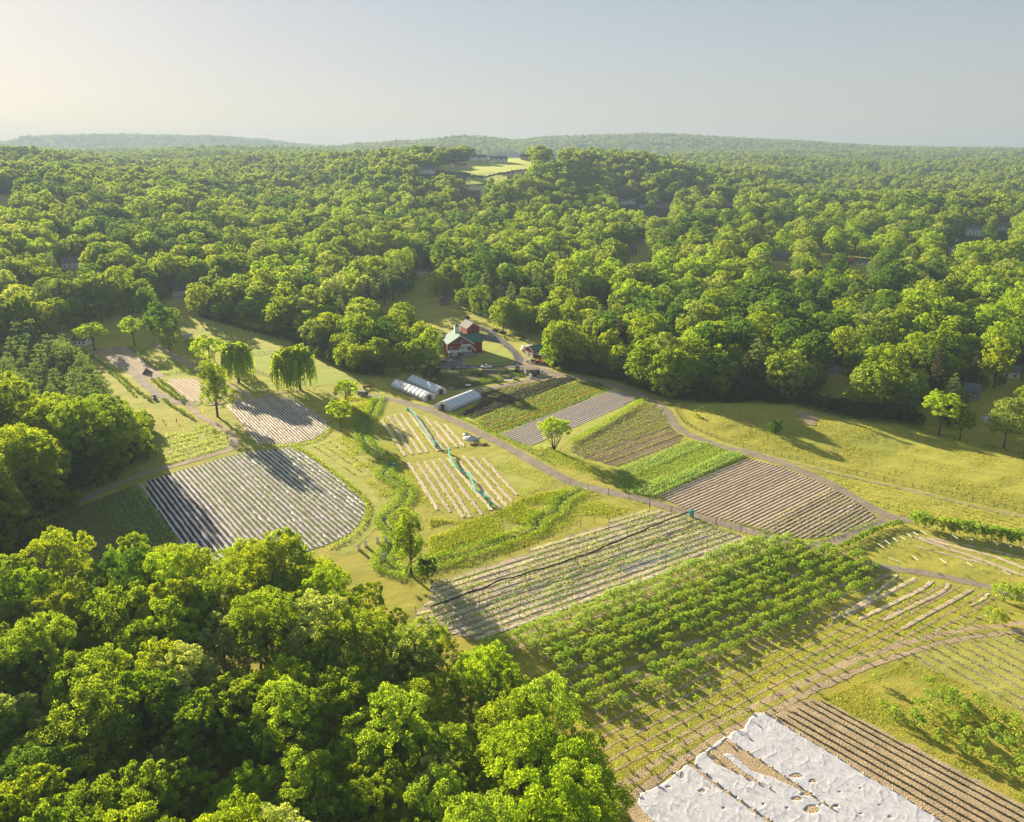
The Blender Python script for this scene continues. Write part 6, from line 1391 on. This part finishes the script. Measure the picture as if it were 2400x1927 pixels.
# ---- trellis frames
TR_ = [((680, 535), (740, 575)), ((750, 500), (805, 545)), ((830, 475), (878, 515)), ((905, 460), (960, 495)), ((970, 430), (1020, 470)), ((1035, 415), (1090, 450)), ((1110, 405), (1170, 443)), ((780, 668), (900, 722)), ((1030, 660), (1090, 705)), ((1305, 685), (1375, 735)), ((1575, 725), (1640, 765)), ((1930, 805), (2018, 850)), ((1425, 445), (1490, 485)), ((1585, 465), (1640, 500)), ((1845, 515), (1890, 545)), ((1965, 530), (2030, 570)), ((2110, 550), (2156, 580))]
for k, (a, b) in enumerate(TR_):
    hz = 1.9
    def atz(p, zz):
        d_ = ray(p); s_ = (CAM_H - zz) / -d_[2]; return Vector((d_[0] * s_, d_[1] * s_, zz))
    A, B = atz(d4(a)[0], hz), atz(d4(b)[0], hz); o0 = (A + B) / 2; t = thing('trellis_frame', '%s white crossbar trellis frame counted round the right plot' % ordw(k), 'trellis', (o0.x, o0.y, 0), 0, 'trellis frames of the right plot')
    off = Vector((o0.x, o0.y, 0)); mb = MB(); mb.tube(A - off, B - off, .075, n=6); mb.build('crossbar', M['white'], t)
    for q in (A, B): mb = MB(); mb.tube((q.x - off.x, q.y - off.y, -.1), (q.x - off.x, q.y - off.y, hz + .1), .05, n=5); mb.build('post', M['grey'], t)
trp = [(a, b) for a, b in tr[::2]]; stakes(trp, 9, 1.6, 'wood', '%s thin post from the left in the %s trellis line', 'posts of the right trellis plot', th=.08)
# ---- nets and black rope
def netting(name, label, px, mat, z, w_, world_step=.8, sag=.25, hang=.8, tail=1, group=None):
    p = resample(chaikin(GL(px), 1), world_step); V = []; F = []
    for i, (a, b) in enumerate(p):
        j0, j1 = p[max(0, i - 1)], p[min(len(p) - 1, i + 1)]; dx, dy = j1[0] - j0[0], j1[1] - j0[1]; L = math.hypot(dx, dy) or 1; nx, ny = -dy / L, dx / L; s_ = z + sag * math.sin(i * .55) + R.gauss(0, .06); ww = w_ * R.uniform(.6, 1.3)
        for o_, zz in ((-ww, -hang * R.uniform(.5, 1)), (-ww * .5, 0), (ww * .5, .05), (ww, -hang * R.uniform(.5, 1))): V.append((a + nx * o_, b + ny * o_, max(.1, s_ + zz)))
    n = len(p); F = [(i * 4 + k, i * 4 + k + 1, i * 4 + 5 + k, i * 4 + 4 + k) for i in range(n - 1) for k in range(3)]
    o0 = thing(name, label, 'net', (p[0][0], p[0][1], 0), 0, group); V = [(a - p[0][0], b - p[0][1], c_) for a, b, c_ in V]
    me = bpy.data.meshes.new('mesh_roll'); me.from_pydata(V, [], F); me.materials.append(M[mat]); link(bpy.data.objects.new('mesh_roll', me), o0)
    for e in (0, -1):
        a, b = p[e]; mb = MB(); mb.tube((a - p[0][0], b - p[0][1], 0), (a - p[0][0], b - p[0][1], z + .2), .07, n=6); mb.build('end_post', M['wood'], o0)
    return o0, p
netting('bird_net', 'teal bird net bundled along the upper woodchip rows', c1((475, 965), (505, 985), (540, 1030), (580, 1090), (610, 1140), (640, 1190), (670, 1215), (686, 1225)), 'teal', 1.9, .19, hang=.55, sag=.1, group=None)
netting('bird_net', 'teal bird net winding across the lower woodchip rows', c4((720, 215), (732, 275), (760, 340), (795, 385), (850, 412), (890, 435), (925, 490), (940, 560), (975, 590), (1010, 595), (1045, 630), (1075, 650)), 'teal', 1.9, .23, hang=.7, sag=.12)
for lab, p in (('teal net bunch tied at the top post of the upper plot', c1((482, 968))[0]), ('teal net bunch at the near post of the upper plot', c1((686, 1235))[0]), ('teal net bunch at the far post of the lower plot', c4((720, 225))[0]), ('teal net bunch at the near post of the lower plot', c4((1076, 672))[0]), ('small teal bundle lying beside the stream', c4((272, 345))[0])):
    v = toG(p); mb = MB(); mb.ball((0, 0, .95), (.55, .5, .95), 9, 6, .12); mb.box((.1, 0, .3), (.5, .4, .6)); o = mb.build('net_bundle', M['teal']); o.location = (v.x, v.y, 0); tag(o, lab, 'net bundle')
o_, pp = netting('rolled_net', 'long black rolled net running across the staked berry field', d6((145, 562), (260, 520), (330, 490), (440, 455), (530, 412), (640, 385), (760, 345), (860, 320), (950, 280), (1030, 262), (1130, 215), (1240, 170), (1330, 130), (1440, 85), (1540, 40), (1600, 22)), 'black', 1.6, .20, hang=.3, sag=.10)
v = toG(d6((1606, 28))[0]); mb = MB(); mb.ball((0, 0, 1.3), (.8, .7, 1.2), 9, 6, .1); mb.box((0, 0, .3), (.6, .5, .6)); o = mb.build('net_bundle', M['teal']); o.location = (v.x, v.y, 0); tag(o, 'dark teal net bundle ending the black rolled net by the road', 'net bundle')
# ---- small things
for k, ((xx, yy), l) in enumerate((((333, 588), 'white beehive half hidden by near trees, leftmost'), ((420, 545), 'white beehive in the grass enclosure, second from left'), ((567, 500), 'white beehive with long shadow, farthest one'), ((675, 503), 'white beehive beside the tall oval tree'), ((637, 712), 'white beehive standing nearest the brook'))):
    v = toG(d5((xx, yy))[0]); t = thing('beehive', l, 'beehive', (v.x, v.y, 0), R.uniform(-.3, .3), 'white beehives by the brook')
    mb = MB(); mb.box((0, 0, .1), (.75, .75, .2)); mb.build('stand', M['wood'], t)
    for q in range(4): mb = MB(); mb.box((R.gauss(0, .01), R.gauss(0, .01), .37 + q * .35), (.72, .68, .33)); mb.build('hive_box', M['white'], t)
    mb = MB(); mb.box((0, 0, 1.66), (.82, .78, .12)); mb.build('lid', M['carsilver'], t)
def heap(name, label, p, r_, h_, mat, cat, jit=.12):
    v = toG(p); mb = MB(); n_, m_ = 18, 6; vs = []; fs = []
    for j in range(m_ + 1):
        f = j / m_
        for i in range(n_):
            a = 6.283 * i / n_; k = (1 + R.uniform(-jit, jit)) * (1 + .15 * math.sin(3 * a)); vs.append((r_[0] * f * k * math.cos(a), r_[1] * f * k * math.sin(a), h_ * (1 - f) ** 1.1 * (1 + R.uniform(-jit, jit)) + (-.15 if j == m_ else 0)))
    for j in range(m_):
        for i in range(n_): fs.append((j * n_ + i, (j + 1) * n_ + i, (j + 1) * n_ + (i + 1) % n_, j * n_ + (i + 1) % n_))
    mb.add(vs, fs); o = mb.build(name, M[mat], None, True); o.location = (v.x, v.y, 0); tag(o, label, cat); return o
heap('earth_mound', 'rounded reddish earth mound on the left gravel lot', d1((1050, 1098))[0], (2.9, 3.2), 2.5, 'spoil', 'mound')
heap('tarp_pile', 'crumpled white plastic heap on grass beside the farm road', d3((165, 520))[0], (3.4, 2.6), 1.5, 'fabric', 'tarp heap', .3); heap('tarp_pile', 'smaller white plastic heap touching the larger one', d3((130, 490))[0], (1.8, 1.6), .9, 'fabric', 'tarp heap', .3)
v = toG(d3((222, 562))[0])
for k in range(5): 
    t = thing('pallet', '%s rusty brown pallet from the left, beside the white heap' % ordw(k), 'pallet', (v.x - 2.6 + 1.3 * k, v.y + R.uniform(-.4, .4), 0), R.uniform(-.5, .5), 'brown pallets beside the white heap')
    mb = MB(); 
    for q in range(5): mb.box((0, -.5 + q * .25, .5), (1.2, .16, .06))
    mb.build('top_slats', M['spoil'], t); mb = MB()
    for q in (-.5, 0, .5): mb.box((q, 0, .24), (.12, 1.1, .46))
    mb.build('bearers', M['spoil'], t)
# logs at the wood edge
v = toG(d3((960, 45))[0])
for k in range(6):
    a = R.uniform(-.6, .6); mb = MB(); mb.tube((-2.4, 0, .3), (2.4, 0, .45), .22, .15, 7); o = mb.build('log', M['wood']); o.location = (v.x + (k % 3) * 1.5 - 1, v.y + (k // 3) * 1.1, .1 + .2 * (k % 2)); o.rotation_euler = (0, 0, a); tag(o, '%s weathered log from the left in the brush pile at the wood corner' % ordw(k), 'log', 'logs of the brush pile')
# left side buildings
def at_house(label, bl, br, hpx, wall, roof, dz=0, **k):
    A, B = toG(bl), toG(br); d = B - A; dep = float(proj((A.x + B.x) / 2, (A.y + B.y) / 2, 0)[2]); w_ = k.pop('w', 7); hm = hpx / FOC * dep
    rz = math.atan2(d.y, d.x); c_ = (A + B) / 2 + Vector((-math.sin(rz), math.cos(rz), 0)) * w_ / 2
    return house(k.pop('name', 'house'), label, (c_.x, c_.y, Tz(c_.x, c_.y)), rz, d.length, w_, hm * .58, hm * .42, wall, roof, **k)
at_house('white low house with dark roof beside the pine stand', d1((315, 835))[0], d1((440, 835))[0], 22, 'white', 'darkroof', wins=(3, 1))
at_house('long grey shed with dark roof and row of windows behind the lawn', d1((1335, 440))[0], d1((1530, 430))[0], 34, 'grey', 'darkroof', wins=(6, 1), w=9, name='long_shed', cat='shed')
at_house('dark tall house behind the long grey shed', d1((1360, 260))[0], d1((1440, 260))[0], 26, 'brick', 'slate', wins=(2, 2), w=7)
at_house('brown pavilion with steep roof at the left forecourt', d1((410, 612))[0], d1((535, 612))[0], 20, 'brick', 'brownroof', wins=(2, 1), w=6, name='pavilion', cat='pavilion')
at_house('small pale roofed hut beside the willow meadow', d1((1425, 752))[0], d1((1492, 752))[0], 9, 'white', 'grey', wins=(1, 1), w=4, name='hut', cat='hut')
# play structure
v = toG(d7((1800, 835))[0]); t = thing('play_house', 'small white play tower on grass under trees at far right', 'play tower', (v.x, v.y, 0))
for a in (-1, 1):
    for b in (-1, 1): mb = MB(); mb.box((a * 1.1, b * 1.1, 1.2), (.16, .16, 2.4)); mb.build('post', M['white'], t)
mb = MB(); mb.box((0, 0, 1.9), (2.3, 2.3, .9)); mb.build('cabin', M['white'], t); mb = MB(); mb.add([(-1.4, -1.4, 2.4), (1.4, -1.4, 2.4), (1.4, 1.4, 2.4), (-1.4, 1.4, 2.4), (0, 0, 3.5)], [(0, 1, 4), (1, 2, 4), (2, 3, 4), (3, 0, 4), (3, 2, 1, 0)]); mb.build('roof', M['grey'], t)
single('bush0', d7((690, 395))[0], 3.2, 'rhododendron', 'bright pink flowering bush in the dark wood above the pasture', 'bush') if False else None
v = toG((2024, 878)); t = place_tree('bush0', v.x, v.y, 0, 2.6, 'flowering_bush', 'bright pink flowering bush in the dark wood above the pasture', 'bush', z=0); t.children[0].data = t.children[0].data.copy(); t.children[0].data.materials[0] = M['pink']
# people
def person(label, p, rz, bend, shirt):
    v = toG(p); t = thing('person', label, 'person', (v.x, v.y, 0), rz, None)
    hip = Vector((0, 0, .92)); ch = hip + Vector((math.sin(bend) * .45, 0, math.cos(bend) * .45)); nk = hip + Vector((math.sin(bend) * .6, 0, math.cos(bend) * .6)); hd = nk + Vector((math.sin(bend) * .2, 0, math.cos(bend) * .2))
    vs = [hip, ch, nk, hd, (.02, .11, .85), (.06, .13, .48), (0, .13, .06), (.14, .13, .03), (.02, -.11, .85), (.0, -.14, .48), (-.12, -.13, .06), (.02, -.13, .03)]
    rad = [.15, .17, .07, .11, .11, .075, .05, .05, .11, .075, .05, .05]; ed = [(0, 1), (1, 2), (2, 3), (0, 4), (4, 5), (5, 6), (6, 7), (0, 8), (8, 9), (9, 10), (10, 11)]
    for s_ in (1, -1):
        b = len(vs); sh = ch + Vector((math.sin(bend) * .08, s_ * .2, .06)); el = sh + Vector((.08 + bend * .1, s_ * .05, -.28)); ha = el + Vector((.16, -s_ * .03, -.22)); vs += [sh, el, ha, ha + Vector((.06, 0, -.07))]; rad += [.06, .045, .035, .03]; ed += [(1, b), (b, b + 1), (b + 1, b + 2), (b + 2, b + 3)]
    me = bpy.data.meshes.new('body'); me.from_pydata([tuple(q) for q in vs], ed, []); me.materials.append(M[shirt]); o = link(bpy.data.objects.new('body', me), t)
    sk = o.modifiers.new('skin', 'SKIN')
    for i, r_ in enumerate(rad): me.skin_vertices[0].data[i].radius = (r_, r_)
    me.skin_vertices[0].data[0].use_root = True; o.modifiers.new('sub', 'SUBSURF').levels = 1
    mb = MB(); mb.ball(tuple(hd + Vector((0, 0, .02))), (.12, .11, .14), 8, 6); mb.build('hair', M['cardark'], t, True)
person('person in pale clothes bending down in the grass right of the dark left wood', d1((1225, 1600))[0], 2.6, 1.0, 'carsilver'); person('person in dark clothes standing in the grass near the left track', d1((1353, 1600))[0], 1.0, .25, 'cloth')
# ------------------------------------------------------------------ white row cover
def interp_poly_contains(P, X, Y): return inside(X, Y, P)
def atd(*p): return GL(c5(*p))
dK = d.copy() if False else None
sheetA = atd((800, 472), (850, 482), (1020, 588), (1180, 680), (1330, 780), (1520, 885), (1760, 1040), (2100, 1260), (1700, 1500), (1420, 1110), (1180, 960), (1040, 862), (850, 735), (700, 640), (655, 602), (690, 570), (740, 560), (775, 500))
sheetB = atd((655, 602), (640, 600), (560, 660), (500, 700), (490, 745), (620, 850), (720, 920), (880, 1030), (1150, 1240), (1700, 1500), (1420, 1110), (1300, 1020), (1130, 930), (1000, 855), (900, 810), (780, 770), (690, 690), (648, 680), (640, 690), (720, 760), (870, 860), (760, 810), (600, 735), (555, 690), (560, 675), (620, 640))
sheetC = atd((455, 738), (425, 760), (340, 830), (270, 865), (215, 885), (205, 940), (240, 985), (300, 1040), (420, 1180), (700, 1500), (1400, 1500), (1000, 1200), (860, 1030), (700, 915), (600, 850), (500, 770))
holes = [atd(*[(cx + rx * math.cos(a) * (1 + .2 * math.sin(3 * a)), cy + ry * math.sin(a)) for a in np.linspace(0, 6.283, 12)[:-1]]) for cx, cy, rx, ry in ((1005, 795, 33, 11), (1090, 822, 20, 10), (530, 873, 17, 9), (1010, 912, 26, 10), (1085, 965, 36, 22), (1225, 878, 9, 4), (1130, 942, 8, 5), (1480, 1005, 14, 5), (430, 795, 10, 16), (1330, 860, 6, 4), (1060, 890, 34, 9), (360, 853, 12, 4), (1205, 950, 16, 6), (1425, 945, 7, 4), (700, 905, 8, 4), (840, 940, 7, 5), (1330, 990, 8, 3), (960, 960, 9, 5), (640, 960, 7, 3))]
dv = rk[0][1] - rk[0][0]; ka = math.atan2(dv.y, dv.x); spK = abs((rk[1][0] - rk[0][0]).x * -math.sin(ka) + (rk[1][0] - rk[0][0]).y * math.cos(ka))
def fabric(polyw, name, label, seed):
    P = np.array(polyw); lo, hi = P.min(0), P.max(0); st = .17; xs = np.arange(lo[0], hi[0] + st, st); ys = np.arange(lo[1], hi[1] + st, st); X, Y = np.meshgrid(xs, ys, indexing='ij')
    gg = np.random.default_rng(seed); u = X * math.cos(ka) + Y * math.sin(ka); v = -X * math.sin(ka) + Y * math.cos(ka)
    wob = .5 * np.sin(u / 3.1 + seed) + .35 * np.sin(u / 1.4 + v * .7)
    nz = lambda a, b, ph: np.sin(u * a + ph + 1.9 * np.sin(v * b * .6 + ph)) * np.sin(v * b + 1.7 * np.sin(u * a * .7 + 2 * ph))
    Zz = .085 + .02 * np.cos((v + .2 * wob) * 2 * math.pi / 1.6) + .035 * nz(.4, .6, seed) + .02 * nz(1.1, 1.5, seed + 2) + .010 * nz(2.6, 3.1, seed + 4)
    rid = 1 - np.abs(nz(.42, 2.3, seed + 1)); Zz += .07 * np.clip(rid - .7, 0, 1) / .3 * (.5 + .5 * nz(.3, .3, seed)); rid = 1 - np.abs(nz(.9, 3.9, seed + 7)); Zz += .03 * np.clip(rid - .75, 0, 1) / .25
    q1 = u * .92 + v * .45; q2 = -u * .45 + v * .92
    for fr, am, ph in ((1.1, .06, 0), (2.1, .04, 2), (4.4, .02, 4)):
        rd_ = 1 - np.abs(np.sin(fr * (q1 + .9 * np.sin(q2 * .45 + ph) + .35 * np.sin(q2 * 1.3 + 2 * ph)))); Zz += am * rd_ ** 5 * np.clip(.35 + np.sin(q2 * .8 + ph + 1.3 * np.sin(q1 * .5)) * np.sin(q1 * .31 + ph), 0, 1)
    for k in range(14):                                        # pulled-up pleats radiating from pegs
        px_, py_ = gg.uniform(lo[0], hi[0]), gg.uniform(lo[1], hi[1]); rr_ = np.hypot(X - px_, Y - py_); th = np.arctan2(Y - py_, X - px_); Zz += .09 * np.exp(-(rr_ / 1.6) ** 2) * (.35 + .65 * np.abs(np.cos(th * gg.integers(2, 4) + k)))
    j = .12; Xj = X + gg.normal(0, .008, X.shape); Yj = Y + gg.normal(0, .008, Y.shape)
    cxm, cym = (X[:-1, :-1] + X[1:, 1:]) / 2, (Y[:-1, :-1] + Y[1:, 1:]) / 2; ok = inside(cxm + .05 * np.sin(cym * 3), cym + .05 * np.sin(cxm * 3.3), polyw)
    for h_ in holes: ok &= ~inside(cxm, cym, h_)
    ny = len(ys); V = np.stack([Xj.ravel(), Yj.ravel(), Zz.ravel()], 1); ii, jj = np.nonzero(ok); F = np.stack([ii * ny + jj, (ii + 1) * ny + jj, (ii + 1) * ny + jj + 1, ii * ny + jj + 1], 1)
    me = mesh_np(name, V, F, [M['fabric']], smooth_=True); bm = bmesh.new(); bm.from_mesh(me); bmesh.ops.delete(bm, geom=[q for q in bm.verts if not q.link_faces], context='VERTS')
    for q in bm.verts:
        if q.is_boundary: q.co.z = .05 + R.uniform(0, .02)
    bm.to_mesh(me); bm.free()
    o = link(bpy.data.objects.new(name, me)); tag(o, label, 'row cover', 'white row covers on the brown beds'); md = o.modifiers.new('t', 'SOLIDIFY'); md.thickness = .008
    return o
fabric(sheetA, 'row_cover', 'widest rumpled white row cover sheet beside the brown beds', 1); fabric(sheetB, 'row_cover', 'torn middle white row cover with two brown gaps', 2); fabric(sheetC, 'row_cover', 'crumpled white row cover at the lower left end', 5)
# sandbags / clods holding the edges
mb = MB(); mb.ball((0, 0, .16), (.3, .22, .18), 8, 5, .1); bagm = mb.mesh('sandbag', M['straw'], True); k = 0
for pl in (atd((500, 745), (620, 850), (720, 920), (880, 1030)), atd((555, 690), (760, 810), (870, 862)), atd((700, 640), (850, 735), (1040, 862), (1180, 960)), atd((850, 482), (1020, 588), (1180, 680), (1330, 780), (1520, 885), (1700, 1000))):
    for (a, b) in resample(pl, 2.6): o = link(bpy.data.objects.new('sandbag', bagm)); o.location = (a, b, .12); o.rotation_euler = (0, 0, R.uniform(0, 3)); tag(o, '%s tan sandbag along the edges of the white covers' % ordw(k), 'sandbag', 'sandbags along the white covers'); k += 1
# ------------------------------------------------------------------ air
mb = MB(); mb.box((0, 4700, 140), (16000, 10400, 282)); hz = mb.build('haze', None) if False else link(bpy.data.objects.new('haze', mb.mesh('haze', [])))
m, n, out = newmat('air'); vp = nd(n, 'ShaderNodeVolumePrincipled'); vp.inputs['Color'].default_value = (.31, .385, .52, 1); vp.inputs['Density'].default_value = HAZE_D; vp.inputs['Anisotropy'].default_value = .15
n.links.new(vp.outputs[0], out.inputs['Volume']); hz.data.materials.append(m); tag(hz, kind='stuff')
